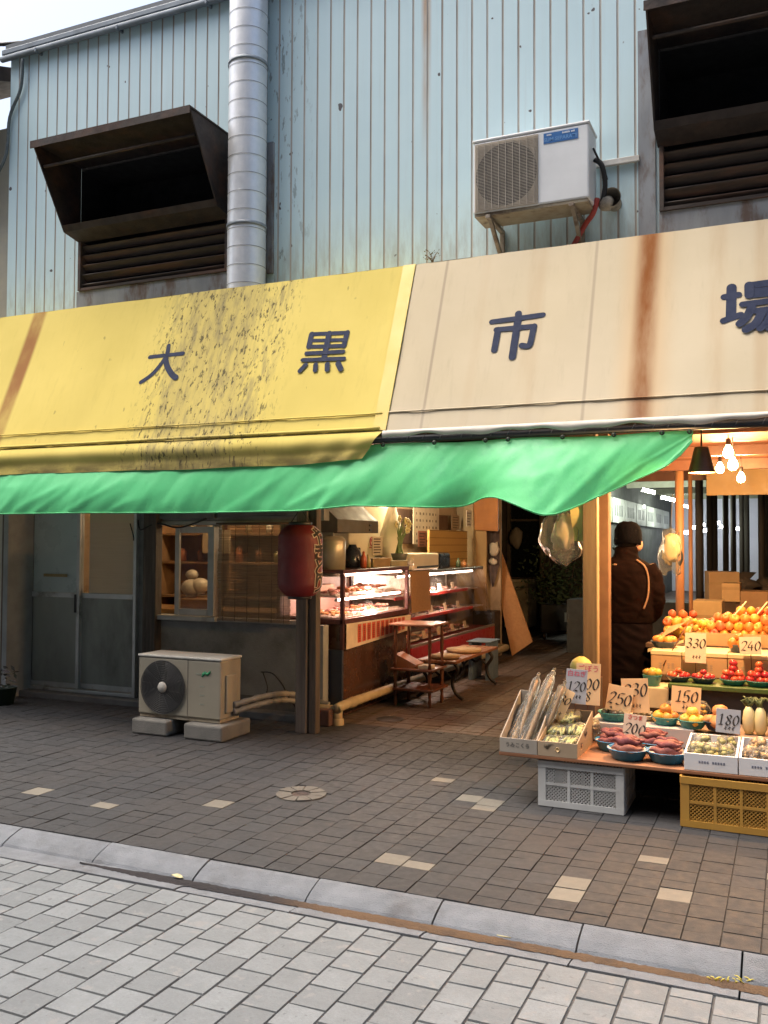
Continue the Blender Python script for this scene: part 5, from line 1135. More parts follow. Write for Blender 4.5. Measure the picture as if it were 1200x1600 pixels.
for px, py, Y, lab in ((1013, 767, 20, 'highest fluorescent tube in the hall left of the orange post'), (1044, 779, 20.5, 'fluorescent tube nearest the orange post in the hall'), (972, 779, 24, 'leftmost fluorescent tube in the hall beside the green tarpaulin'), (1000, 790, 24.5, 'lowest fluorescent tube in the hall left of the orange post'), (1068, 790, 26, 'small far fluorescent lamp just right of the orange post')):
    q = oY(px, py, Y); tube_lamp('hall_lamp', lab, q+Vector((-.12, -.05, .03)), q+Vector((.12, .05, -.03)), .036, (.93, 1, .84), 14, 45, 'lamp', 'fluorescent lamps in the market hall')
b = MB()
for y in (19, 22, 25, 28): b.box(-3.5, 3, y, y+.12, 2.85, 3.0)
tag(b.build('ceiling_joist', mat('pale_joist', (.35, .36, .28), rough=.7), origin=(0, 22, 2.9)), 'pale joists crossing the hall ceiling above the lamps', 'joists')
# boxes stacked inside
kb = mat('cardboard', (.40, .27, .14), (.34, .225, .115), 7, .85, bump=.15, bsc=80, vary=.15)
def hbox(px0, px1, py0, py1, Y, lab, m=kb, rz=0, flap=True, zb=None):
    a, c = oY(px0, py1, Y), oY(px1, py0, Y); t = thing('carton', lab, 'carton', ((a.x+c.x)/2, Y, a.z)); b = MB()
    b.box(a.x, c.x, Y, Y+.4, a.z, c.z, .006, rot=(0, 0, rz)); b.build('body', m, t)
    b = MB(); b.box(a.x+.002, c.x-.002, Y-.002, Y+.01, (a.z+c.z)/2+.03, (a.z+c.z)/2+.06, rot=(0, 0, rz), piv=((a.x+c.x)/2, Y+.2, a.z)); b.build('tape', mat('tape_tan', (.34, .22, .1), rough=.4), t); return t
hbox(1083, 1128, 940, 1000, 9.9, 'brown carton on the floor right of the orange post')
hbox(1102, 1150, 894, 941, 11.2, 'large cartons stack tilted behind the fruit heap, upper one', rz=.2)
hbox(1128, 1156, 912, 940, 10.5, 'small open carton with dark writing behind the fruit heap')
hbox(1105, 1160, 942, 1010, 11.0, 'lower carton of the stack behind the fruit heap')
hbox(1150, 1200, 925, 1010, 10.6, 'dim carton right of the stack behind the fruit heap')
q = oY(1150, 900, 11.4); b = MB(); b.ball(q+Vector((0, 0, -.1)), .17, 3, (1.2, .7, .9), jit=.8); b.ball(q+Vector((.35, .2, -.22)), .2, 3, (1.2, .7, .8), jit=.8); tag(b.build('dark_sack', mat('sack_dark', (.06, .05, .045), rough=.8), origin=q), 'dark sacks heaped behind the cartons', 'sacks')
q = oY(1022, 985, 13); b = MB(); b.box(q.x-1.2, q.x+.7, 13, 13.5, 0, .75); tag(b.build('dark_counter', mat('counter_dark', (.035, .04, .042), rough=.7), origin=(q.x, 13, 0)), 'dark counter block behind the man at left of orange post', 'counter')
# stall ceiling boards and lamps
rb_m = mat('red_ceiling', (.30, .115, .055), (.24, .09, .045), 4, .6)
b = MB(); P = [Vector((-2.05, 6.85, 2.33)), Vector((3, 6.85, 2.33)), Vector((3, 12.6, 2.43)), Vector((-2.6, 12.6, 2.43))]; b.prism(P, (0, 0, .03)); tag(b.build('stall_ceiling', rb_m, origin=(0, 8, 2.35)), 'reddish brown board ceiling over the fruit stall', 'ceiling')
b = MB()
for y in (7.9, 9.4, 10.9): b.box(-2.1, 3, y, y+.06, 2.27, 2.333+.015*(y-6.85)/1)
tag(b.build('stall_rafter', stool_m, origin=(0, 9, 2.3)), 'brown rafters under the fruit stall ceiling', 'rafters')
cream_y = mat('yellow_board', (.34, .21, .08), (.28, .17, .06), 4, .6)
b = MB(); a, c = oY(1104, 768, 10.2), oY(1200, 700, 10.2); b.box(a.x, 2.5, 10.2, 10.23, 2.06, 2.33); tag(b.build('yellow_board', cream_y, origin=(0, 9.2, 2.1)), 'cream board hanging behind the bulbs of fruit stall', 'board')
def shade_lamp(px, py, Y, lab):
    q = oY(px, py, Y); t = thing('pendant_lamp', lab, 'lamp', q); b = MB(); b.lathe([(.082, -.075), (.080, -.07), (.045, .07), (.04, .085), (.0, .085)], q, 24); b.lathe([(.078, -.074), (.042, .07)], q, 24); b.build('shade', mat('brown_shade', (.10, .04, .02), (.07, .03, .018), 5, .4, .3), t)
    b = MB(); b.tube([q+Vector((0, 0, .09)), q+Vector((0, 0, .3))], .006, 6); b.build('cord', MC['cable_black'], t); return t, q
t, q = shade_lamp(1096, 720, 5.99, 'brown bell shade pendant lamp beside the tip of green tarpaulin')
b = MB(); b.ball(q+Vector((0, 0, -.035)), .028, 2); b.build('bulb', emis('bulb_glow', (1, .62, .24), 40), t)
ld = bpy.data.lights.new('lamp_light', 'POINT'); ld.energy = 100; ld.color = (1, .54, .22); ld.shadow_soft_size = .04; lo_ = bpy.data.objects.new('lamp_light', ld); COL.objects.link(lo_); lo_.parent = t; lo_.location = (0, 0, -.068)
for px, py, Y, lab in ((1138, 707, 7.0, 'topmost glowing bulb of the four over the fruit stall'), (1125, 732, 8.6, 'leftmost glowing bulb of the four over the fruit stall'), (1145, 726, 7.1, 'middle glowing bulb of the four over the fruit stall'), (1158, 747, 8.8, 'lowest right glowing bulb of the four over the fruit stall')):
    q = oY(px, py, Y); t = thing('light_bulb', lab, 'bulb', q, 'bare bulbs over the fruit stall')
    b = MB(); b.lathe([(0, -.042), (.022, -.036), (.035, -.016), (.036, .004), (.026, .03), (.014, .05), (.013, .06)], q, 16); b.build('glass', emis('bulb_glow', (1, .62, .24), 40), t)
    b = MB(); b.lathe([(.015, .055), (.017, .06), (.017, .10), (0, .105)], q, 12); b.tube([q+Vector((0, 0, .1)), (q.x, q.y, 2.33)], .004, 5); b.build('socket', MC['cable_black'], t)
    ld = bpy.data.lights.new('lamp_light', 'POINT'); ld.energy = 36; ld.color = (1, .58, .25); ld.shadow_soft_size = .04; lo_ = bpy.data.objects.new('lamp_light', ld); COL.objects.link(lo_); lo_.parent = t; lo_.location = (0, 0, -.07)
# timber pillar of the stall
pl = thing('timber_pillar', 'lit square timber pillar with a second post behind it', 'pillar', (-1.30, YP, 0))
b = MB(); b.box(-1.352, -1.256, YP-.05, YP+.05, 0, 2.35, .006); b.build('post', mat('pillar_wood', (.20, .14, .085), (.15, .10, .06), 7, .7, bump=.4, bsc=50, stretch=(5, 5, .3)), pl)
b = MB(); b.box(-1.255, -1.247, YP-.052, YP+.02, .1, 2.3); b.build('edge_strip', mat('pale_edge', (.42, .3, .17), rough=.6), pl)
b = MB(); b.box(-1.30, -1.20, YP+.13, YP+.23, 0, 2.35, .006); b.build('rear_post', mat('rear_wood', (.22, .12, .065), (.17, .09, .05), 7, .7), pl)
# clear bags hanging at the pillar
fm = film('clear_film')
def bag(name, q, w_, h_, lab, inner=None, seed=0):
    t = thing(name, lab, 'bag', q); b = MB()
    def f(u, v):
        a = u*2*math.pi; z = h_*(.5-v)+.03*math.sin(a*2+seed); wob = noise.noise(Vector((math.cos(a)*1.5+seed, math.sin(a)*1.5, v*3)))
        r = (.62+.45*math.sin(min(1, v*1.1)*math.pi*.8))*(1 if v < .97 else .6); r *= 1+.5*wob+.10*math.sin(a*7+v*4)*(1-v*.5)
        return q+Vector((math.cos(a)*w_*.5*r, math.sin(a)*w_*.28*r, z+.02*wob))
    b.grid(f, 26, 16); b.build('film', fm, t, recalc=False)
    b = MB(); b.ball(q+Vector((w_*.05, 0, h_*.08)), h_*.32, 3, (.62, .3, 1.05), jit=.45, jsc=2.2); b.ball(q+Vector((-w_*.12, .02, -h_*.06)), h_*.24, 3, (.6, .3, 1), jit=.5, jsc=2.5); b.build('stacked_bags', inner or mat('bag_paper', (.60, .50, .34), rough=.6), t)
    b = MB(); b.tube([q+Vector((0, 0, h_*.45)), q+Vector((.02, 0, h_*.5+.35))], .004, 5); b.build('string', MC['cord'], t)
bag('plastic_bag', oY(880, 835, 6.66), .27, .40, 'clear plastic bag of bags hanging left of the timber pillar', mat('bag_mauve', (.42, .36, .36), (.5, .42, .3), 9, .5), 1)
q = oY(902, 815, 6.6); b = MB(); b.grid(lambda u, v: q+Vector((-.05+.1*u+.02*v, -.03*math.sin(v*5), .16-.30*v)), 6, 8); tag(b.build('yellow_bag', mat('yellow_bag', (.62, .5, .22), rough=.5), origin=q), 'pale yellow bag tucked between the clear bag and pillar', 'bag')
bag('plastic_bag', oY(1048, 862, 9.3), .20, .42, 'clear bag of pale bags hanging on the orange post right of the man', mat('bag_cream', (.66, .55, .33), rough=.6), 5)
# ================================================================ THE MAN
def ringloft(b, rings, seg=28, capa=True, capb=True, pw=2.0):
    RR = []
    for cx, cy, z, rx, ry in rings:
        ring = []
        for k in range(seg):
            a = 2*math.pi*k/seg; c, s_ = math.cos(a), math.sin(a)
            ring.append(b.bm.verts.new((cx+rx*math.copysign(abs(c)**(2/pw), c), cy+ry*math.copysign(abs(s_)**(2/pw), s_), z)))
        RR.append(ring)
    for i in range(len(RR)-1):
        for k in range(seg): b._f([RR[i][k], RR[i][(k+1) % seg], RR[i+1][(k+1) % seg], RR[i+1][k]], True)
    if capa: b._f(RR[0][::-1])
    if capb: b._f(RR[-1])
mx_, my_ = -1.185, 7.36
man = thing('person', 'person in brown piped jacket and dark cap standing with back turned by pillar', 'person', (mx_, my_, 0))
# body: one skinned figure
def skinned(name, verts, edges, m, parent, sub=2):
    me = bpy.data.meshes.new(name); base = WL[parent.name]; me.from_pydata([Vector(v[0])-base for v in verts], edges, [])
    o = bpy.data.objects.new(name, me); COL.objects.link(o); md = o.modifiers.new('s', 'SKIN'); 
    for i, v in enumerate(verts):
        sv = me.skin_vertices[0].data[i]; r = v[1]; sv.radius = r if isinstance(r, tuple) else (r, r); sv.use_root = (i == 0)
    s2 = o.modifiers.new('d', 'SUBSURF'); s2.levels = sub; s2.render_levels = sub
    dg = bpy.context.evaluated_depsgraph_get(); nm = bpy.data.meshes.new_from_object(o.evaluated_get(dg)); bpy.data.objects.remove(o)
    for p in nm.polygons: p.use_smooth = True
    nm.materials.clear(); nm.materials.append(m); ob = bpy.data.objects.new(name, nm); COL.objects.link(ob); ob.parent = parent; WL[ob.name] = base.copy(); return ob
X, Y = mx_, my_
bv = [((X, Y, .92), (.15, .11)), ((X, Y+.01, 1.12), (.15, .10)), ((X, Y, 1.33), (.17, .10)), ((X, Y+.01, 1.43), (.07, .06)), ((X+.01, Y+.03, 1.52), (.055, .06)), ((X+.015, Y+.045, 1.60), (.075, .09)), ((X+.015, Y+.045, 1.68), (.065, .08)),
      ((X-.18, Y+.01, 1.36), .06), ((X-.215, Y+.03, 1.10), .05), ((X-.13, Y+.20, .96), .038), ((X-.06, Y+.25, .96), (.04, .022)),
      ((X+.18, Y+.01, 1.36), .06), ((X+.205, Y+.03, 1.10), .05), ((X+.12, Y+.20, .95), .038), ((X+.05, Y+.26, .94), (.04, .022)),
      ((X-.09, Y, .80), .085), ((X-.10, Y+.0, .47), .062), ((X-.10, Y+.02, .10), .045), ((X-.11, Y+.17, .05), (.045, .035)),
      ((X+.09, Y, .80), .085), ((X+.10, Y-.03, .47), .062), ((X+.10, Y-.02, .10), .045), ((X+.12, Y+.13, .05), (.045, .035))]
be = [(0, 1), (1, 2), (2, 3), (3, 4), (4, 5), (5, 6), (2, 7), (7, 8), (8, 9), (9, 10), (2, 11), (11, 12), (12, 13), (13, 14), (0, 15), (15, 16), (16, 17), (17, 18), (0, 19), (19, 20), (20, 21), (21, 22)]
for hx, s_, base in ((X-.06, 1, 10), (X+.05, -1, 14)):     # five bent fingers on each hand
    hp = Vector(bv[base][0])
    for k in range(4):
        a = hp+Vector((s_*.035, .012, .026-.019*k)); i0 = len(bv); L = (.9, 1, .95, .75)[k]
        bv += [(tuple(a), .009), (tuple(a+Vector((s_*.033*L, .006, -.008))), .0085), (tuple(a+Vector((s_*.050*L, -.015, -.018))), .0075)]; be += [(base, i0), (i0, i0+1), (i0+1, i0+2)]
    i0 = len(bv); bv += [(tuple(hp+Vector((s_*.01, -.02, .03))), .010), (tuple(hp+Vector((s_*.035, -.025, .045))), .009)]; be += [(base, i0), (i0, i0+1)]
skin_m = mat('skin', (.48, .27, .18), (.42, .23, .15), 8, .5)
body = skinned('body', bv, be, skin_m, man)
hd = Vector((X+.018, Y+.035, 1.585))
# face: nose, eyes, mouth, ears (head turned to the right, away from us)
b = MB()
FA = R(62); FD = Vector((math.cos(FA), math.sin(FA), 0)); FS = Vector((-FD.y, FD.x, 0))
b.ball(hd+FD*.098+Vector((0, 0, -.012)), .016, 2, (1, 1, 1.6)); b.build('nose', skin_m, man)
for s_ in (-1, 1): b = MB(); b.ball(hd+FS*s_*.080+Vector((0, 0, -.01))-FD*.006, .03, 2, (.5, .6, 1.05), Matrix.Rotation(FA-R(90), 3, 'Z')); b.build('ear', skin_m, man)
b = MB(); b.ball(hd+Vector((.072, .02, -.045)), .05, 2, (.8, 1, 1.1)); b.build('cheek', skin_m, man)
b = MB()
for s_ in (-1, 1): b.ball(hd+FD*.088+FS*s_*.034+Vector((0, 0, .012)), .011, 1)
b.ball(hd+FD*.090+Vector((0, 0, -.062)), .018, 1, (.5, 1.2, .35), Matrix.Rotation(FA, 3, 'Z')); b.build('eyes_and_mouth', mat('face_dark', (.09, .04, .035), rough=.5), man)
b = MB(); b.ball(hd+Vector((0, -.004, .0))-FD*.012, .098, 3, (.92, 1.03, 1.0)); 
for v in list(b.bm.verts):
    q = v.co-hd
    if q.z < -.075: v.co.z = hd.z-.075
    if (q.dot(FD) > .035 and q.z < .03): v.co -= FD*(q.dot(FD)-.03)
b.build('hair', mat('hair_black', (.005, .004, .004), rough=.9, spec=.1), man)
b = MB(); prof = [(.0, .122), (.035, .119), (.07, .106), (.095, .080), (.107, .045), (.111, .005), (.109, -.03), (.103, -.062), (.098, -.066), (.092, -.06)]
Mh = Matrix.Rotation(R(-8), 3, 'X'); b.lathe(prof, hd+Vector((0, -.006, .018)), 28, Mh, sq=(.97, 1.05))
for v in b.bm.verts: v.co += (v.co-hd).normalized()*(.006*noise.noise(v.co*22)+.004*noise.noise(v.co*60))
b.build('cap', mat('cap_black', (.004, .0035, .005), (.003, .003, .004), 40, .95, spec=.05, bump=.5, bsc=120), man)
jk = mat('brown_jacket', (.009, .004, .0035), (.006, .003, .0025), 6, .95, spec=.05, bump=.4, bsc=9)
b = MB(); ringloft(b, [(X, Y+.015, .93, .212, .155), (X, Y+.01, 1.0, .217, .155), (X, Y, 1.12, .21, .145), (X, Y-.01, 1.25, .215, .14), (X, Y-.01, 1.34, .212, .128), (X, Y-.004, 1.395, .175, .108), (X, Y+.006, 1.43, .105, .088), (X+.004, Y+.012, 1.455, .088, .085), (X+.006, Y+.02, 1.49, .086, .084), (X+.008, Y+.026, 1.525, .082, .082)], pw=2.5)
def sleeve(s_):
    pts = cr([Vector((X+s_*.165, Y-.005, 1.36)), Vector((X+s_*.215, Y+.005, 1.27)), Vector((X+s_*.235, Y+.015, 1.12)), Vector((X+s_*.20, Y+.10, 1.0)), Vector((X+s_*.13, Y+.20, .96))], 5); n = len(pts)
    b.tube(pts, [.078-.028*i/(n-1)+.004*math.sin(i*1.9) for i in range(n)], 14)
sleeve(-1); sleeve(1)
def merged(b, name, m, parent, vox=.011, amp=.006, fr=11):      # fuse the pieces of one garment into one cloth surface with creases
    o = b.build(name, m, parent); md = o.modifiers.new('r', 'REMESH'); md.mode = 'VOXEL'; md.voxel_size = vox; sm = o.modifiers.new('s', 'SMOOTH'); sm.iterations = 7; sm.factor = .5
    dg = bpy.context.evaluated_depsgraph_get(); me = bpy.data.meshes.new_from_object(o.evaluated_get(dg)); o.modifiers.clear()
    for v in me.vertices:
        c = v.co; q = Vector((c.x*fr, c.y*fr, c.z*fr*1.7+c.x*6)); v.co = c+v.normal*(amp*(1-abs(noise.noise(q))*2)+amp*.4*noise.noise(q*2.7))
    for p in me.polygons: p.use_smooth = True
    o.data = me; me.materials.clear(); me.materials.append(m); return o
merged(b, 'jacket', jk, man)
b = MB(); b.tube(cr([(X+.10, Y-.088, 1.425), (X+.165, Y-.105, 1.375), (X+.192, Y-.105, 1.28), (X+.19, Y-.118, 1.15), (X+.16, Y-.14, 1.05)]), .008, 6, flat=.5); b.ball((X-.06, Y-.119, 1.385), .012, 1, (1.6, .4, .8)); b.build('piping', mat('piping_tan', (.22, .125, .075), rough=.7), man)
coat = mat('plum_coat', (.007, .004, .005), (.005, .003, .0035), 5, .95, spec=.05, bump=.4, bsc=8)
b = MB(); ringloft(b, [(X+.01, Y, .48, .245, .19), (X+.01, Y, .52, .243, .188), (X+.005, Y, .70, .225, .175), (X, Y+.005, .86, .205, .155), (X, Y+.01, .95, .20, .145)], capa=True, pw=2.4); merged(b, 'long_coat', coat, man, .014, .008, 8)
tr = mat('dark_trousers', (.02, .019, .024), rough=.85); b = MB()
for s_ in (-1, 1): b.tube([(X+s_*.09, Y, .55), (X+s_*.10, Y-.005, .30), (X+s_*.10, Y, .07)], [.095, .085, .075], 14)
b.build('trousers', tr, man)
b = MB()
for s_ in (-1, 1): b.ball((X+s_*.105, Y+.06, .045), .05, 2, (.95, 2.6, .9))
b.build('shoes', mat('shoe_black', (.015, .014, .014), rough=.5), man)

# the farthest lamps of the hall, small and cold
for i, (px, py, Y, wt) in enumerate(((1074, 832, 27, 0), (1085, 824, 28, 0), (1096, 820, 29, 14), (1103, 829, 28.5, 0), (1120, 817, 29.5, 0), (1129, 823, 30, 12), (1155, 826, 30, 0))):
    q = oY(px, py, Y); tube_lamp('hall_lamp', 'tiny far lamp over the pale end of the hall, %s from the left' % ('first', 'second', 'third', 'fourth', 'fifth', 'sixth', 'last')[i], q+Vector((-.09, -.02, 0)), q+Vector((.09, .02, 0)), .045, (.93, .97, 1), 14, wt, 'lamp', 'fluorescent lamps in the market hall')
# ================================================================ FRUIT STALL
def crate(name, lab, x0, x1, y0, y1, z1, m, cols, th=.006):
    t = thing(name, lab, 'crate', ((x0+x1)/2, (y0+y1)/2, 0)); b = MB()
    def wall(p, ux, n, L):      # lattice wall from p along ux
        H = z1-.004
        def bar(u0, u1, v0, v1, d=0.): 
            a = p+ux*u0+Vector((0, 0, v0+.004)); c = p+ux*u1+Vector((0, 0, v1+.004)); e = n*(th+d)
            P = [a, p+ux*u1+Vector((0, 0, v0+.004)), c, p+ux*u0+Vector((0, 0, v1+.004))]; b.prism([q-n*d for q in P], e+n*0)
        mg = .045; bar(0, L, 0, .035, .004); bar(0, L, H-.038, H, .006); bar(0, mg, .0352, H-.0382, .003); bar(L-mg, L, .0352, H-.0382, .003)
        iw = L-2*mg; cw = iw/cols
        for k in range(1, cols): bar(mg+cw*k-.008, mg+cw*k+.008, .0352, H-.0382, .002)
        hm = H*.5; bar(mg, L-mg, hm-.008, hm+.008, .0012)
        st = .0205; w2 = .0044          # diagonal lattice, two layers
        for s_, dd in ((1, .0), (-1, .0015)):
            for half in ((.036, hm-.0085), (hm+.0085, H-.039)):
                h = half[1]-half[0]; u = mg-h
                while u < L-mg:
                    # line from (u,half0) to (u+h,half1) (mirrored for s_=-1), clipped in u
                    ua, ub = u, u+h; va, vb = half[0], half[1]
                    if ua < mg: va += (mg-ua); ua = mg
                    if ub > L-mg: vb -= (ub-(L-mg)); ub = L-mg
                    if ub-ua > .004:
                        if s_ < 0: A = (L-ua, va); B = (L-ub, vb)
                        else: A = (ua, va); B = (ub, vb)
                        q0 = p+ux*A[0]+Vector((0, 0, A[1]+.004))+n*(.001+dd); q1 = p+ux*B[0]+Vector((0, 0, B[1]+.004))+n*(.001+dd)
                        d = (q1-q0).normalized(); w_ = n.cross(d)*w2*.5
                        b.prism([q0-w_, q1-w_, q1+w_, q0+w_], n*.003)
                    u += st
    X1, Y1 = Vector((1, 0, 0)), Vector((0, 1, 0))
    wall(Vector((x0, y0, 0)), X1, Y1, x1-x0); wall(Vector((x1, y1, 0)), -X1, -Y1, x1-x0)
    wall(Vector((x1, y0+.007, 0)), Y1, -X1, y1-y0-.014); wall(Vector((x0, y1-.007, 0)), -Y1, X1, y1-y0-.014)
    b.build('lattice', m, t)
    b = MB(); b.box(x0+.008, x1-.008, y0+.008, y1-.008, .006, .014); b.build('floor', m, t); return t
crate('plastic_crate', 'white lattice plastic crate under the left end of stall board', -1.372, -.876, 5.365, 5.78, .268, mat('crate_white', (.58, .585, .57), (.50, .505, .49), 5, .5, dirt=(.33, .32, .3), dsc=3), 3)
crate('plastic_crate', 'mustard yellow lattice plastic crate under the white vegetable boxes', -.56, .06, 5.30, 5.72, .275, mat('crate_yellow', (.50, .27, .05), (.44, .23, .045), 5, .5, dirt=(.28, .15, .04), dsc=3), 4)
BZ = .302
b = MB(); b.box(-1.605, .9, 5.335, 5.86, BZ-.022, BZ, .004); tag(b.build('stall_board', mat('stall_board', (.30, .13, .06), (.22, .095, .045), 6, .6, stretch=(.5, 4, 4), dirt=(.12, .06, .04)), origin=(-.8, 5.6, .28)), 'reddish brown board carried by the two plastic crates', 'board')
b = MB(); b.box(-1.2, .9, 5.862, 6.5, BZ-.03, BZ-.004, .004)
for x in (-1.1, .8): b.box(x, x+.08, 5.95, 6.4, 0, BZ-.031)
b.box(-1.15, .85, 6.41, 6.45, .0, BZ-.031)
tag(b.build('rear_plank', mat('rear_plank', (.10, .06, .04), rough=.7), origin=(0, 6.2, .27)), 'dark rear plank behind the front stall board', 'plank')
def open_box(name, lab, x0, x1, y0, y1, z0, h, m, hb=None, inner=None, cat='box', th=.006):
    hb = hb or h; t = thing(name, lab, cat, ((x0+x1)/2, (y0+y1)/2, z0)); b = MB()
    b.box(x0, x1, y0, y0+th, z0, z0+h, .0015); b.box(x0, x1, y1-th, y1, z0, z0+hb, .0015)
    for x in (x0, x1-th): b.prism([(x, y0+th+.0005, z0), (x, y1-th-.0005, z0), (x, y1-th-.0005, z0+hb), (x, y0+th+.0005, z0+h)], (th, 0, 0))
    b.box(x0+th, x1-th, y0+th, y1-th, z0, z0+.006); b.build('body', m, t); return t
kgrey = mat('grey_card', (.36, .32, .27), (.31, .275, .23), 6, .85)
bx1 = open_box('cardboard_box', 'cardboard box of long wrapped burdock at the left end of stall', -1.60, -1.372, 5.335, 5.80, BZ, .085, kgrey, .30)
text_bm('うみこくら', .030, frame((-1.49, 5.3335, BZ+.045), *FACE), off=.0006).build('faint_writing', mat('stamp_ink', (.12, .11, .10), rough=.8), bx1)
bx2 = open_box('cardboard_box', 'cardboard box of wrapped green leeks beside the burdock box', -1.368, -1.135, 5.335, 5.80, BZ, .085, mat('tan_card', (.40, .30, .20), (.35, .26, .17), 6, .85), .20)
b = MB(); b.lathe([(0, 0), (.014, 0), (.012, .001)], (-1.25, 5.333, BZ+.042), 14, Matrix.Rotation(R(90), 3, 'X')); b.build('hand_hole', mat('hole_glow', (.62, .42, .2), rough=.8), bx2)
# long burdock packs
root_m = mat('burdock', (.36, .22, .12), (.28, .16, .08), 20, .8)
for i in range(9):
    x = -1.585+.0225*i+random.uniform(-.006, .006); a = Vector((x, 5.42+random.uniform(0, .08), BZ+.03)); c = Vector((x+random.uniform(.02, .11), 5.72+random.uniform(-.05, .08), BZ+.33+random.uniform(-.06, .07)))
    t = thing('burdock_pack', 'long film wrapped burdock root leaning in the left cardboard box', 'vegetable pack', a, 'burdock packs in the left box')
    b = MB(); b.tube(cr([a, (a+c)/2+Vector((random.uniform(-.01, .01), 0, random.uniform(-.01, .01))), c], 4), [.016-.001*k for k in range(9)], 8); b.build('root', root_m, t)
    b = MB(); pts = cr([a-(c-a)*.04, a, (a+c)/2, c, c+(c-a)*.10], 3); n = len(pts); b.tube(pts, [(.028 if 0 < k < n-3 else .010)*(1+.15*math.sin(k*2.1+i)) for k in range(n)], 9); b.ball(c+(c-a)*.11, .012, 1); b.build('film', fm, t)
gl = mat('leek_green', (.30, .36, .13), (.45, .45, .22), 12, .6, stretch=(1, .3, 1)); 
def film_pack(lab, c, sx, sy, sz, mats_, grp, rot=0., n=10, stalk=True):
    t = thing('wrapped_greens', lab, 'vegetable pack', c, grp); b = MB(); c = Vector(c); Mz = Matrix.Rotation(rot, 3, 'Z')
    for i in range(n):
        if stalk: p0 = c+Mz @ Vector((random.uniform(-.4, .4)*sx, -.42*sy, random.uniform(-.25, .25)*sz)); p1 = c+Mz @ Vector((random.uniform(-.42, .42)*sx, .42*sy, random.uniform(-.2, .3)*sz)); b.tube([p0, (p0+p1)/2+Vector((0, 0, .01)), p1], [.007, .009, .005], 6)
        else: b.ball(c+Mz @ Vector((random.uniform(-.36, .36)*sx, random.uniform(-.36, .36)*sy, random.uniform(-.2, .3)*sz)), min(sx, sy)*.2, 1, (1, 1, .8), jit=.5)
    b.build('greens', mats_, t); b = MB()
    def f(u, v):
        a = u*2*math.pi; ph = (v-.5)*math.pi; q = Vector((math.copysign(abs(math.cos(a))**.6, math.cos(a))*math.cos(ph)**.5*sx*.5, math.copysign(abs(math.sin(a))**.6, math.sin(a))*math.cos(ph)**.5*sy*.5, math.sin(ph)*sz*.5))
        q += q.normalized()*.018*noise.noise(q*26+c*5); return c+Mz @ q
    b.grid(f, 22, 12); b.build('film', fm, t, recalc=False); return t
for i, (x, y, z, r) in enumerate(((-1.30, 5.44, .06, .1), (-1.20, 5.45, .065, -.1), (-1.30, 5.60, .10, .0), (-1.20, 5.61, .11, .15), (-1.26, 5.72, .16, -.1))):
    film_pack('film pack of green leeks in the second cardboard box, '+('front left', 'front right', 'middle left', 'middle right', 'back')[i], (x, y, BZ+z), .13, .22, .075, gl, 'leek packs in the second cardboard box', r)
# ---- price signs
pk = mat('sign_pink_ink', (.62, .12, .16), rough=.7); bk = mat('sign_black_ink', (.035, .028, .025), rough=.7)
cardw = mat('card_white', (.72, .64, .50), (.68, .60, .46), 5, .7); card_lamp = mat('card_lamp_tint', (.76, .52, .28), (.72, .48, .26), 5, .7); cardg = mat('card_grey', (.40, .385, .40), (.37, .355, .37), 5, .7)  # second card: white card with the warm lamp light put into its colour
def sign(px0, px1, py0, py1, Y, num, m, lab, head=None, sub=None, tilt=0., lean=8, pos=.5, hh=.42, headc=None):
    a, c = oY(px0, py1, Y), oY(px1, py0, Y); W, H = abs(c.x-a.x), abs(c.z-a.z); base = Vector(((a.x+c.x)/2, Y, a.z))
    t = thing('price_sign', lab, 'price sign', base)
    M = Matrix.Translation(base) @ Matrix.Rotation(R(tilt), 4, 'Y') @ Matrix.Rotation(R(-lean), 4, 'X')
    b = MB(); vs = b.box(-W/2, W/2, 0, .004, 0, H, .0008); bmesh.ops.transform(b.bm, matrix=M, verts=b.bm.verts); b.build('card', m, t)
    b = MB(); b.tube([M @ Vector((0, .008, H*.6)), M @ Vector((0, .010, -.10))], .003, 5); b.build('stick', stool_m, t)
    F = M @ Matrix(((1, 0, 0, 0), (0, 0, -1, -.001), (0, 1, 0, 0), (0, 0, 0, 1)))
    B = MB(); h = H*hh; n = len(num); h = min(h, W*.92/(.62*n)); digits(B, num, F @ Matrix.Translation((0, H*pos, 0)), h); B.build('number', bk, t)
    if sub:
        B = MB(); digits(B, sub, F @ Matrix.Translation((0, H*.2, 0)), H*.24) if sub.isdigit() else None
        if not sub.isdigit():
            for k in range(3): p = Vector((-.02+.02*k, H*.18, 0)); B.tube([F @ p, F @ (p+Vector((.014, .012, 0)))], .002, 4); B.tube([F @ (p+Vector((.008, -.008, 0))), F @ (p+Vector((.006, .018, 0)))], .002, 4)
        B.build('unit_mark', bk, t)
    if head:
        ht = text_bm(head, min(H*.2, W*.9/len(head)), F @ Matrix.Translation((0, H*.86, .0006)), off=.0006); ht.build('heading', headc or pk, t)
    return t
sign(882, 915, 1047, 1098, 5.74, '120', cardg, 'grey price card reading 120 with pink heading', '白ねぎ', 'y', 2)
sign(899, 937, 1038, 1100, 5.90, '200', card_lamp, 'lamp-tinted white price card reading 200 partly behind the grey 120 card', 'ごぼう', '8', 0)
sign(850, 878, 1072, 1120, 5.66, '130', card_lamp, 'lamp-tinted white price card reading 130 tilted against the burdock packs', None, 'y', 24, 14, .66)
sign(945, 985, 1073, 1110, 5.98, '250', card_lamp, 'lamp-tinted white price card reading 250 behind the bowl of dark mushrooms', None, None, 8, 8, .5, .6)
sign(973, 1015, 1062, 1112, 6.02, '230', card_lamp, 'tall lamp-tinted white price card reading 230 overlapping the 250 card', None, 'y', -4, 6, .66)
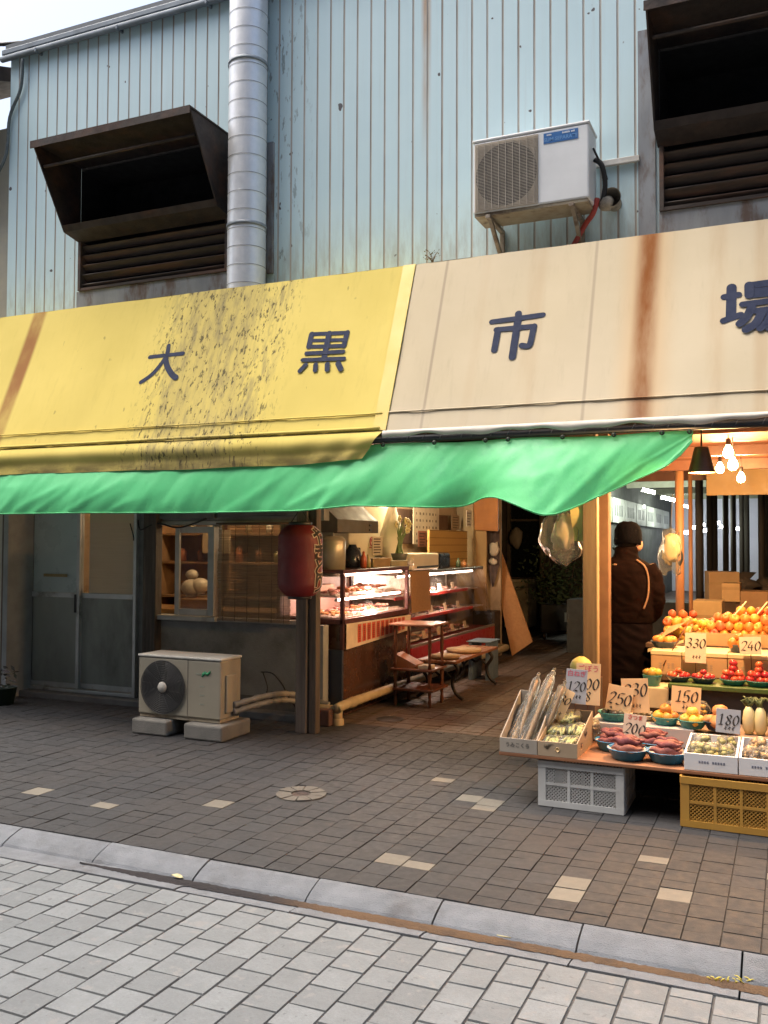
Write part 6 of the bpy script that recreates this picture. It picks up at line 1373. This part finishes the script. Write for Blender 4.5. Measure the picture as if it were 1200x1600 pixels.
sign(972, 1007, 1118, 1154, 5.70, '200', mat('card_cream', (.72, .52, .36), (.68, .48, .33), 5, .7), 'cream price card reading 200 with red heading among sweet potatoes', 'さつま', None, 4, 10, .42, .5, mat('red_ink', (.6, .06, .04), rough=.7))
sign(1048, 1094, 1075, 1112, 6.08, '150', card_lamp, 'lamp-tinted white price card reading 150 behind the bowls of yellow fruit', None, 'y', 2, 8, .62, .48)
sign(1118, 1156, 1110, 1144, 5.66, '180', cardg, 'grey price card reading 180 behind the white box of green packs', None, 'y', 2, 8, .55, .55)
sign(1070, 1103, 990, 1035, 6.58, '330', cardw, 'bright white price card reading 330 above the tomato slices', None, 'y', 0, 6, .66)
sign(1156, 1190, 996, 1022, 6.62, '240', cardw, 'white price card reading 240 before the fruit boxes', None, None, -3, 6, .5, .6)
# ---- white vegetable boxes
foam = mat('white_foam', (.70, .69, .70), (.66, .65, .66), 5, .6, dirt=(.5, .48, .46), dsc=3, dlo=.6, dhi=.85)
def mini_text(parent, x0, x1, y, z, h, m, n):
    b = MB(); w_ = (x1-x0)/n
    for i in range(n):
        if i == n//2-1: continue
        xa = x0+w_*i
        for j in range(3): b.box(xa+w_*.1, xa+w_*.8, y-.001-.0001*j, y-.0002, z+h*.36*j, z+h*.36*j+h*.16)
        b.box(xa+w_*.38, xa+w_*.52, y-.0016, y-.0002, z-h*.05, z+h*.95)
    b.build('stamp_writing', m, parent)
blue_ink = mat('stamp_blue', (.16, .17, .24), rough=.7)
w1 = open_box('vegetable_box', 'white box of green film packs with faint blue stamp', -.545, -.268, 5.338, 5.72, BZ+.002, .092, foam, .13, th=.012); mini_text(w1, -.47, -.33, 5.338, BZ+.045, .013, blue_ink, 10)
w2 = open_box('vegetable_box', 'white box of brown leaf packs at right edge of the stall front', -.262, .02, 5.338, 5.72, BZ+.002, .092, foam, .13, th=.012); mini_text(w2, -.20, -.06, 5.338, BZ+.045, .013, blue_ink, 10)
open_box('vegetable_box', 'white box continuing the stall front beyond the right edge', .026, .31, 5.338, 5.72, BZ+.002, .092, foam, .13, th=.012)
gp = mat('olive_greens', (.28, .27, .09), (.42, .36, .13), 16, .6); bp_ = mat('brown_leaf', (.30, .17, .08), (.45, .30, .12), 16, .6)
for i, (x, y, z) in enumerate(((-.485, 5.45, .085), (-.405, 5.45, .09), (-.325, 5.45, .085), (-.47, 5.60, .105), (-.34, 5.60, .105))):
    film_pack('crinkled film pack of olive greens in the white box, '+('front left', 'front middle', 'front right', 'back left', 'back right')[i], (x, y, BZ+z), .10, .14, .10, gp, 'green packs in the white box', 0, 9, False)
for i, (x, y, z) in enumerate(((-.20, 5.45, .085), (-.12, 5.45, .09), (-.04, 5.45, .085), (-.17, 5.60, .105), (-.06, 5.60, .105))):
    film_pack('crinkled film pack of brown leaves in the right white box, '+('front left', 'front middle', 'front right', 'back left', 'back right')[i], (x, y, BZ+z), .10, .14, .10, bp_, 'brown leaf packs in the right white box', 0, 9, False)
for i, (x, y, z) in enumerate(((.09, 5.45, .085), (.17, 5.45, .09), (.25, 5.45, .085), (.12, 5.60, .105), (.23, 5.60, .105))):
    film_pack('film pack of greens in the third white box beyond the right edge', (x, y, BZ+z), .10, .14, .10, gp, 'green packs in the third white box', 0, 8, False)
# ---- blue bowls of sweet potatoes
blue_m = mat('bowl_blue', (.035, .20, .36), (.03, .17, .31), 6, .35); teal_m = mat('bowl_teal', (.05, .26, .26), (.045, .22, .22), 6, .35); navy_m = mat('bowl_navy', (.05, .075, .12), rough=.35)
paper_m = mat('paper_liner', (.66, .52, .44), (.6, .46, .38), 9, .8); white_dish = mat('dish_white', (.68, .62, .52), rough=.4)
def bowl(lab, q, r, h, m, liner=None, grp=None):
    q = Vector(q); t = thing('produce_bowl', lab, 'bowl', q, grp); b = MB()
    b.lathe([(0, 0), (r*.68, 0), (r*.74, .006), (r*.98, h), (r*1.02, h+.003), (r*.99, h+.006), (r*.95, h), (r*.70, .012), (0, .010)], q, 30); b.build('bowl', m, t)
    if liner:
        b = MB()
        def f(u, v):
            a = u*2*math.pi; wv = 1+.10*noise.noise(Vector((math.cos(a)*2.4, math.sin(a)*2.4, q.x*9))); rr = r*(.55+.47*v)*wv
            return q+Vector((math.cos(a)*rr, math.sin(a)*rr, h*(.35+.72*v)+.012*v*noise.noise(Vector((math.cos(a)*4, math.sin(a)*4, q.y*9)))))
        b.grid(f, 30, 4); b.build('liner', liner, t, recalc=False)
    return t
PROTO = {}
def proto(kind, label, cat, bmfn, m):
    b = MB(); bmfn(b); me_o = b.build(kind, m); bpy.data.objects.remove(me_o) if False else None
    return me_o
first = {}
def fruit(kind, mesh_fn, m, loc, rot, sc, label, cat, grp):
    if kind not in first:
        b = MB(); mesh_fn(b); o = b.build(kind, m); first[kind] = o
    else: o = first[kind].copy(); COL.objects.link(o)
    o.location = loc; o.rotation_euler = rot; o.scale = sc if isinstance(sc, (tuple, list)) else (sc, sc, sc); tag(o, label, cat, grp); return o
def m_potato(b):
    pts = [Vector((-.085+.17*i/12, .008*math.sin(i*.7), .006*math.sin(i*1.1))) for i in range(13)]
    b.tube(pts, [max(.003, .023*math.sin(math.pi*(i+.35)/12.7)**.62) for i in range(13)], 10)
def m_apple(b):
    b.tube([(0, 0, .6), (.05, .02, .95)], .05, 5)
    prof = [(0, .66), (.14, .74), (.34, .88), (.62, .86), (.86, .60), (1.0, .15), (.96, -.25), (.76, -.66), (.45, -.88), (.2, -.9), (0, -.82)]
    b.lathe(prof, (0, 0, 0), 18)
def m_tomato(b):
    for k in range(5): a = k*1.257; b.tube([(0, 0, .62), (math.cos(a)*.3, math.sin(a)*.3, .76), (math.cos(a)*.52, math.sin(a)*.52, .70)], [.07, .09, .02], 4)
    b.lathe([(0, .58), (.18, .66), (.45, .74), (.8, .52), (1, .08), (.93, -.34), (.6, -.7), (.2, -.8), (0, -.78)], (0, 0, 0), 18)
potato_m = mat('sweet_potato', (.22, .06, .045), (.15, .035, .03), 14, .7, bump=.4, bsc=60, dirt=(.28, .14, .10), dsc=18, dlo=.6, dhi=.8, vary=.2)
for i, (px, py, Y, r, lab) in enumerate(((957, 1158, 5.66, .105, 'blue bowl of sweet potatoes, rear left of the four'), (981, 1182, 5.47, .118, 'blue bowl of sweet potatoes, front left of the four'), (1022, 1158, 5.72, .105, 'blue bowl of sweet potatoes, rear right of the four'), (1042, 1185, 5.49, .118, 'blue bowl of sweet potatoes, front right of the four'))):
    x = oY(px, py, Y).x; q = (x, Y, BZ+.001); bowl(lab, q, r, .058, blue_m, paper_m, 'blue bowls of sweet potatoes')
    for k in range(6):
        lv = k//3 if k < 5 else 1; fruit('sweet_potato', m_potato, potato_m, (x+random.uniform(-.012, .012), Y-.055+.05*(k % 3)+.02*lv, BZ+.068+.036*lv), (random.uniform(-.1, .1), random.uniform(-.12, .12), random.uniform(-.18, .18)), (random.uniform(.85, 1.1)*(r/.118), random.uniform(.8, 1.25)*(r/.118), random.uniform(.85, 1.2)*(r/.118)), 'dark red sweet potato in the '+lab.split(',')[1].strip()+' bowls', 'sweet potato', 'sweet potatoes in the '+lab.split(',')[1].strip())
# ---- middle tier: low white box with teal bowls
MZ = .414
t = thing('display_box', 'long low white box carrying the teal bowls', 'box', (-.85, 6.1, BZ)); b = MB(); b.box(-1.182, -.862, 5.90, 6.33, BZ-.002, MZ, .004); b.box(-.858, -.545, 5.90, 6.33, BZ-.002, MZ, .004); b.build('body', mat('offwhite_box', (.58, .51, .44), (.53, .46, .4), 5, .75), t)
mini_text(t, -.76, -.68, 5.90, BZ+.035, .03, mat('tan_ink', (.40, .30, .24), rough=.8), 4)
b = MB(); b.box(-.54, .9, 5.93, 6.33, BZ-.002, MZ-.02, .004); tag(b.build('display_box', mat('brown_riser', (.30, .20, .13), rough=.8), origin=(.2, 6.1, BZ)), 'brown riser box under the radishes at right', 'box')
mush = mat('dark_mushroom', (.055, .045, .032), (.10, .085, .055), 14, .35, vary=.3); orange_f = mat('orange_fruit', (.62, .25, .035), (.58, .30, .05), 8, .45, vary=.2); yel_f = mat('yellow_fruit', (.66, .44, .08), (.6, .36, .05), 8, .45, vary=.2)
def lump(b): b.ball((0, 0, 0), 1, 2, (1, 1, .75), jit=.3)
def fill(kind, fn, m, q, r, z, n, s, lab, cat, grp, layers=2, flat=1.):
    k = 0; q = Vector(q)
    for lv in range(layers):
        nn = max(1, int(n*(1-lv/layers)**1.6)); rr = r*(1-lv/(layers+.3))
        for i in range(nn):
            a = 2*math.pi*i/nn+lv*.7; rad = rr*(.72 if nn > 3 else .4) if nn > 1 else 0
            if nn > 7 and i % 3 == 0: rad *= .4
            fruit(kind, fn, m, (q.x+math.cos(a)*rad, q.y+math.sin(a)*rad, z+lv*s*1.25*flat), (random.uniform(-.5, .5), random.uniform(-.5, .5), random.uniform(0, 6)), s*random.uniform(.92, 1.08), lab, cat, grp)
def mid(px, py, Y, r, h, m, lab, kind, fn, fm_, n, s, cat, what):
    x = oY(px, py, Y).x; bowl(lab, (x, Y, MZ+.001), r, h, m, None); fill(kind, fn, fm_, (x, Y, 0), r*.8, MZ+h+.004, n, s, what, cat, what.split(' in ')[0]+'s, '+lab[:30])
mid(960, 1120, 6.02, .105, .05, teal_m, 'teal bowl of dark mushrooms below the 250 card', 'mushroom', lump, mush, 9, .026, 'mushroom', 'dark mushroom in the teal bowl below the 250 card')
mid(1006, 1112, 6.12, .085, .03, white_dish, 'white dish of dark mushrooms at the foot of 230 card', 'mushroom', lump, mush, 8, .024, 'mushroom', 'dark mushroom in the white dish by the 230 card')
mid(1040, 1122, 6.02, .088, .045, teal_m, 'teal bowl of orange fruit left of the 150 card foot', 'orange_piece', m_apple, orange_f, 5, .034, 'fruit', 'orange fruit in the left teal bowl before the 150 card')
mid(1082, 1126, 5.98, .088, .045, teal_m, 'teal bowl of wrapped yellow fruit before the 150 card', 'yellow_piece', m_apple, yel_f, 5, .034, 'fruit', 'yellow fruit in the right teal bowl before the 150 card')
mid(1125, 1132, 5.98, .10, .05, navy_m, 'dark blue bowl of cut pumpkin behind the 180 card', 'pumpkin_piece', lump, mat('pumpkin', (.56, .24, .07), (.45, .18, .06), 9, .6), 4, .05, 'pumpkin', 'orange pumpkin piece in the dark blue bowl behind 180 card')
x = oY(1055, 1105, 6.25).x
film_pack('film pack of orange fruit standing left of the 150 card', (x, 6.26, MZ+.06), .13, .09, .10, orange_f, None, 0, 5, False)
x = oY(1094, 1100, 6.26).x; film_pack('film pack of yellow fruit standing right behind the 150 card', (x, 6.27, MZ+.06), .12, .09, .11, yel_f, None, 0, 5, False)
# cabbage and plate at the pillar foot
q = oY(908, 1042, 6.35); b = MB(); b.ball(q, .075, 3, (1, 1, .95), jit=.12); tag(b.build('cabbage', mat('pale_yellow_veg', (.60, .50, .16), (.5, .45, .13), 6, .6), origin=q), 'pale yellow round vegetable at the foot of timber pillar', 'vegetable')
b = MB(); b.box(-1.42, -1.2, 6.2, 6.48, .0, q.z-.075); tag(b.build('low_stand', mat('rear_plank', (.1, .06, .04)), origin=(-1.3, 6.35, 0)), 'dark low stand under the pale yellow vegetable', 'stand')
film_pack('film pack of leafy greens behind the grey 120 card', (oY(893, 1050, 5.78).x, 5.79, .64), .10, .05, .07, gl, None)
film_pack('film pack of white roots right of the lamp-tinted 200 card', (oY(928, 1103, 5.88).x-.02, 5.84, BZ+.09), .14, .14, .10, mat('pale_root', (.6, .5, .36), rough=.6), None)
# daikon radishes
dk = mat('radish', (.70, .62, .34), (.66, .55, .25), 5, .4)
for i, (px, lab) in enumerate(((1170, 'white radish with green top, left one in the dark box'), (1188, 'white radish with green top, middle one in the dark box'), (1209, 'white radish with green top, right one in the dark box'))):
    Y = 6.02; x = oY(px, 1115, Y).x; z0 = MZ-.02; t = thing('radish', lab, 'radish', (x, Y, z0))
    b = MB(); b.lathe([(0, 0), (.022, .003), (.035, .03), (.037, .09), (.030, .14), (.016, .165), (0, .17)], (x, Y, z0+.002), 16); b.build('root', dk, t); b = MB()
    for k in range(16): a = Vector((x+random.uniform(-.012, .012), Y+random.uniform(-.012, .012), z0+.165)); b.tube([a, a+Vector((random.uniform(-.03, .03), random.uniform(-.02, .02), .035)), a+Vector((random.uniform(-.045, .045), random.uniform(-.02, .03), .06))], [.005, .007, .002], 5)
    b.build('leaf_top', mat('radish_top', (.14, .16, .05), (.09, .12, .04), 20, .6), t)
# ---- green shelf with tomatoes
GZ = .625
t = thing('green_shelf', 'dark shelf edged in green carrying the tomato dishes', 'shelf', (0, 6.45, 0)); b = MB(); b.box(-.745, .9, 6.33, 6.68, GZ-.03, GZ, .004); b.build('top', mat('shelf_green', (.075, .13, .03), (.055, .10, .025), 6, .5), t)
b = MB(); b.box(-.73, .88, 6.36, 6.40, MZ, GZ-.031); b.box(-.74, -.70, 6.4, 6.66, .0, GZ-.031); b.build('panel', mat('black_panel', (.02, .018, .018), rough=.7), t)
tom = mat('tomato_red', (.55, .05, .03), (.48, .08, .03), 30, .34, vary=.2)
def dish(px, r, m, lab, n, s, layers, fl='tomato', Y=6.46, z=GZ, k='tomato'):
    x = oY(px, 1050, Y).x; bowl(lab, (x, Y, z+.001), r, .032, m, white_dish); fill(k, m_tomato, tom, (x, Y, 0), r*.95, z+.036+s*.3, n, s, fl+' on the '+lab.replace(' of tomatoes', ''), 'tomato', 'tomatoes, '+lab[:40], layers)
dish(1060, .078, navy_m, 'navy dish of tomatoes, first from the left on green shelf', 6, .023, 2)
dish(1099, .080, navy_m, 'navy dish of tomatoes, second from the left on green shelf', 6, .023, 2)
dish(1146, .085, teal_m, 'teal dish piled high with tomatoes below the 240 card', 9, .026, 4)
dish(1186, .085, teal_m, 'teal dish piled high with tomatoes at right edge of green shelf', 9, .026, 4)
dish(1228, .085, teal_m, 'teal dish piled high with tomatoes beyond the right edge', 8, .026, 4)
# left annex with basket
b = MB(); b.box(-.98, -.75, 6.42, 6.72, .44, GZ-.05, .004); tag(b.build('pale_box', mat('pale_box', (.66, .56, .38), rough=.7), origin=(-.85, 6.5, .5)), 'pale box under the teal basket beside the man', 'box')
b = MB(); b.box(-.97, -.76, 6.43, 6.71, 0, .439); tag(b.build('low_stand', mat('rear_plank', (.1, .06, .04)), origin=(-.85, 6.6, 0)), 'dark low stand under the pale box beside the man', 'stand')
x = oY(1019, 1055, 6.52).x; bowl('teal basket of yellow fruit beside the man', (x, 6.52, GZ-.049), .065, .07, teal_m); fill('yellow_piece', m_apple, yel_f, (x, 6.52, 0), .05, GZ+.04, 4, .028, 'yellow fruit in the teal basket beside the man', 'fruit', 'yellow fruit in the teal basket', 1)
# ---- bright second tier: cartons lit by the bulbs
TZ = .795
orc = mat('fruit_carton', (.52, .34, .2), (.47, .3, .17), 6, .8); wlid = mat('pale_lid', (.70, .60, .40), (.66, .56, .36), 5, .7)
for i, (x0, x1, lab) in enumerate(((-.905, -.70, 'pale topped carton beside the man under the trays'), (-.695, -.40, 'pale topped carton behind the white 330 card'), (-.395, -.13, 'pale topped carton below the bowl of oranges'), (-.125, .2, 'pale topped carton behind the 240 card'))):
    t = thing('carton', lab, 'carton', ((x0+x1)/2, 6.9, GZ)); b = MB(); b.box(x0, x1, 6.72, 7.10, GZ+.002, TZ-.03, .003); b.build('body', orc, t); b = MB(); b.box(x0-.002, x1+.001, 6.715, 7.105, TZ-.029, TZ, .004); b.build('lid', wlid, t)
    mini_text(t, (x0+x1)/2-.05, (x0+x1)/2+.06, 6.72, GZ+.05, .04, mat('tan_ink', (.4, .3, .24)), 4)
b = MB(); b.box(-.90, .9, 6.70, 7.12, GZ-.03, GZ); b.box(-.88, .88, 6.9, 7.1, 0, GZ-.031); tag(b.build('rear_shelf', mat('rear_plank', (.1, .06, .04)), origin=(0, 6.9, .6)), 'dark rear shelf carrying the pale topped cartons', 'shelf')
xo = oY(1155, 1010, 6.86).x; bowl('grey bowl of oranges standing between the price cards', (xo, 6.86, TZ+.001), .075, .05, navy_m); fill('orange_piece', m_apple, orange_f, (xo, 6.86, 0), .07, TZ+.06, 5, .033, 'orange in the grey bowl between the price cards', 'fruit', 'oranges in the grey bowl', 2)
# ---- fruit boxes and heaps at the back
FZ = .80
red_f = mat('red_apple', (.55, .07, .05), (.62, .30, .08), 45, .42, vary=.3, bump=.1); ap_m = mat('orange_apple', (.66, .30, .07), (.62, .12, .05), 40, .45, vary=.3, bump=.1); lem = mat('lemon', (.68, .50, .09), (.6, .4, .06), 5, .4, vary=.15)
for i, (x0, x1, lab) in enumerate(((-.69, -.32, 'brown fruit carton heaped with orange apples, left of two'), (-.315, .15, 'brown fruit carton heaped with orange apples, right of two'), (.155, .6, 'brown fruit carton beyond the right edge of view'))):
    open_box('fruit_carton', lab, x0, x1, 7.16, 7.62, FZ, .095, orc, .16, th=.008)
b = MB(); b.box(-1.0, .9, 7.14, 8.1, FZ-.03, FZ-.002); b.box(-.9, .88, 7.2, 8.0, 0, FZ-.031); tag(b.build('fruit_counter', mat('rear_plank', (.1, .06, .04)), origin=(0, 7.6, 0)), 'dark counter carrying the fruit cartons at the back', 'counter')
gA = 'apples heaped in the fruit cartons'
def heap(x0, x1, y0, y1, z0, top, s, ms, lab, cat, grp, kinds):
    nx = int((x1-x0)/(s*1.75)); ny = int((y1-y0)/(s*1.75)); 
    for lv in range(6):
        z = z0+lv*s*1.5
        for i in range(nx):
            for j in range(ny):
                x = x0+(i+.5)*(x1-x0)/nx+random.uniform(-.3, .3)*s+(lv % 2)*s*.8; y = y0+(j+.5)*(y1-y0)/ny+random.uniform(-.3, .3)*s
                if z > top(x, y) or x > .05: continue
                if lv < 1 and j > 1: continue
                if z+s*3 < top(x, y) and j > 1: continue
                k = random.randrange(len(kinds)); fruit(kinds[k], m_apple, ms[k], (x, y, z), (random.uniform(-1, 1), random.uniform(-1, 1), random.uniform(0, 6)), s*random.uniform(.88, 1.1), lab, cat, grp)
heap(-.68, -.0, 7.18, 7.56, FZ+.085, lambda x, y: FZ+.12+.18*min(1, max(0, (x+.68)/.42))*max(.15, 1-abs(y-7.42)/.42)-.05*math.exp(-((x+.24)/.06)**2), .036, (ap_m, orange_f, red_f), 'orange apple heaped in the brown fruit cartons at the back of stall', 'fruit', gA, ('apple', 'tangerine', 'red_apple'))
for i in range(20):
    fruit('lemon', lambda b: b.lathe([(0, 1.15), (.15, 1.1), (.55, .75), (.8, .25), (.8, -.25), (.55, -.75), (.15, -1.1), (0, -1.15)], (0, 0, 0), 14), lem, (-.67+random.uniform(0, .16), 7.17+random.uniform(0, .3), FZ+.11+random.uniform(0, .05)), (random.uniform(0, 3), random.uniform(0, 3), 0), .027, 'yellow lemon at the left end of the brown fruit carton', 'fruit', 'lemons at the end of the fruit carton')
heap(-.93, -.71, 7.30, 7.75, FZ+.03, lambda x, y: FZ+.10+.10*max(0, (y-7.30)/.45), .034, (red_f, lem, ap_m), 'mixed red and yellow fruit piled beside the man', 'fruit', 'mixed fruit piled beside the man', ('red_apple', 'round_lemon', 'apple'))
# sloping tray edges and price sticks over the fruit
b = MB(); P = [oY(1012, 1014, 7.1), oY(1068, 1000, 7.1), oY(1068, 1004, 7.1), oY(1012, 1019, 7.1)]; b.prism(P, (0, .02, 0)); tag(b.build('pale_ledge', wlid, origin=P[0]), 'pale sloping ledge in front of the mixed fruit pile', 'ledge')
bowl('grey dish of fruit on the carton beside the man', (oY(1040, 1010, 7.0).x, 6.95, TZ+.001), .10, .04, navy_m); fill('apple', m_apple, ap_m, (oY(1040, 1010, 7.0).x, 6.95, 0), .08, TZ+.055, 6, .03, 'orange apple in the grey dish beside the man', 'fruit', 'apples in the grey dish', 1)
P = [oY(1030, 998, 7.15), oY(1056, 984, 7.15), oY(1070, 973, 7.35), oY(1045, 980, 7.35)]; b = MB(); b.prism(P, (0, .004, .004)); tag(b.build('card_divider', orc, origin=P[0]), 'brown card divider leaning among the mixed fruit', 'card')
for a, c, lab in (((1147, 962), (1166, 940), 'pale wooden price stick in the orange heap, left one'), ((1183, 960), (1199, 941), 'pale wooden price stick in the orange heap, right one'), ((1036, 1040), (1079, 968), 'thin brown stick leaning across the fruit beside 330 card')):
    p0, p1 = oY(*a, 7.12 if a[0] > 1100 else 6.7), oY(*c, 7.3 if a[0] > 1100 else 6.9); b = MB(); b.tube([p0, p1], .006 if a[0] > 1100 else .004, 6); tag(b.build('price_stick', wlid if a[0] > 1100 else stool_m, origin=p0), lab, 'stick')
bpy.context.view_layer.update()
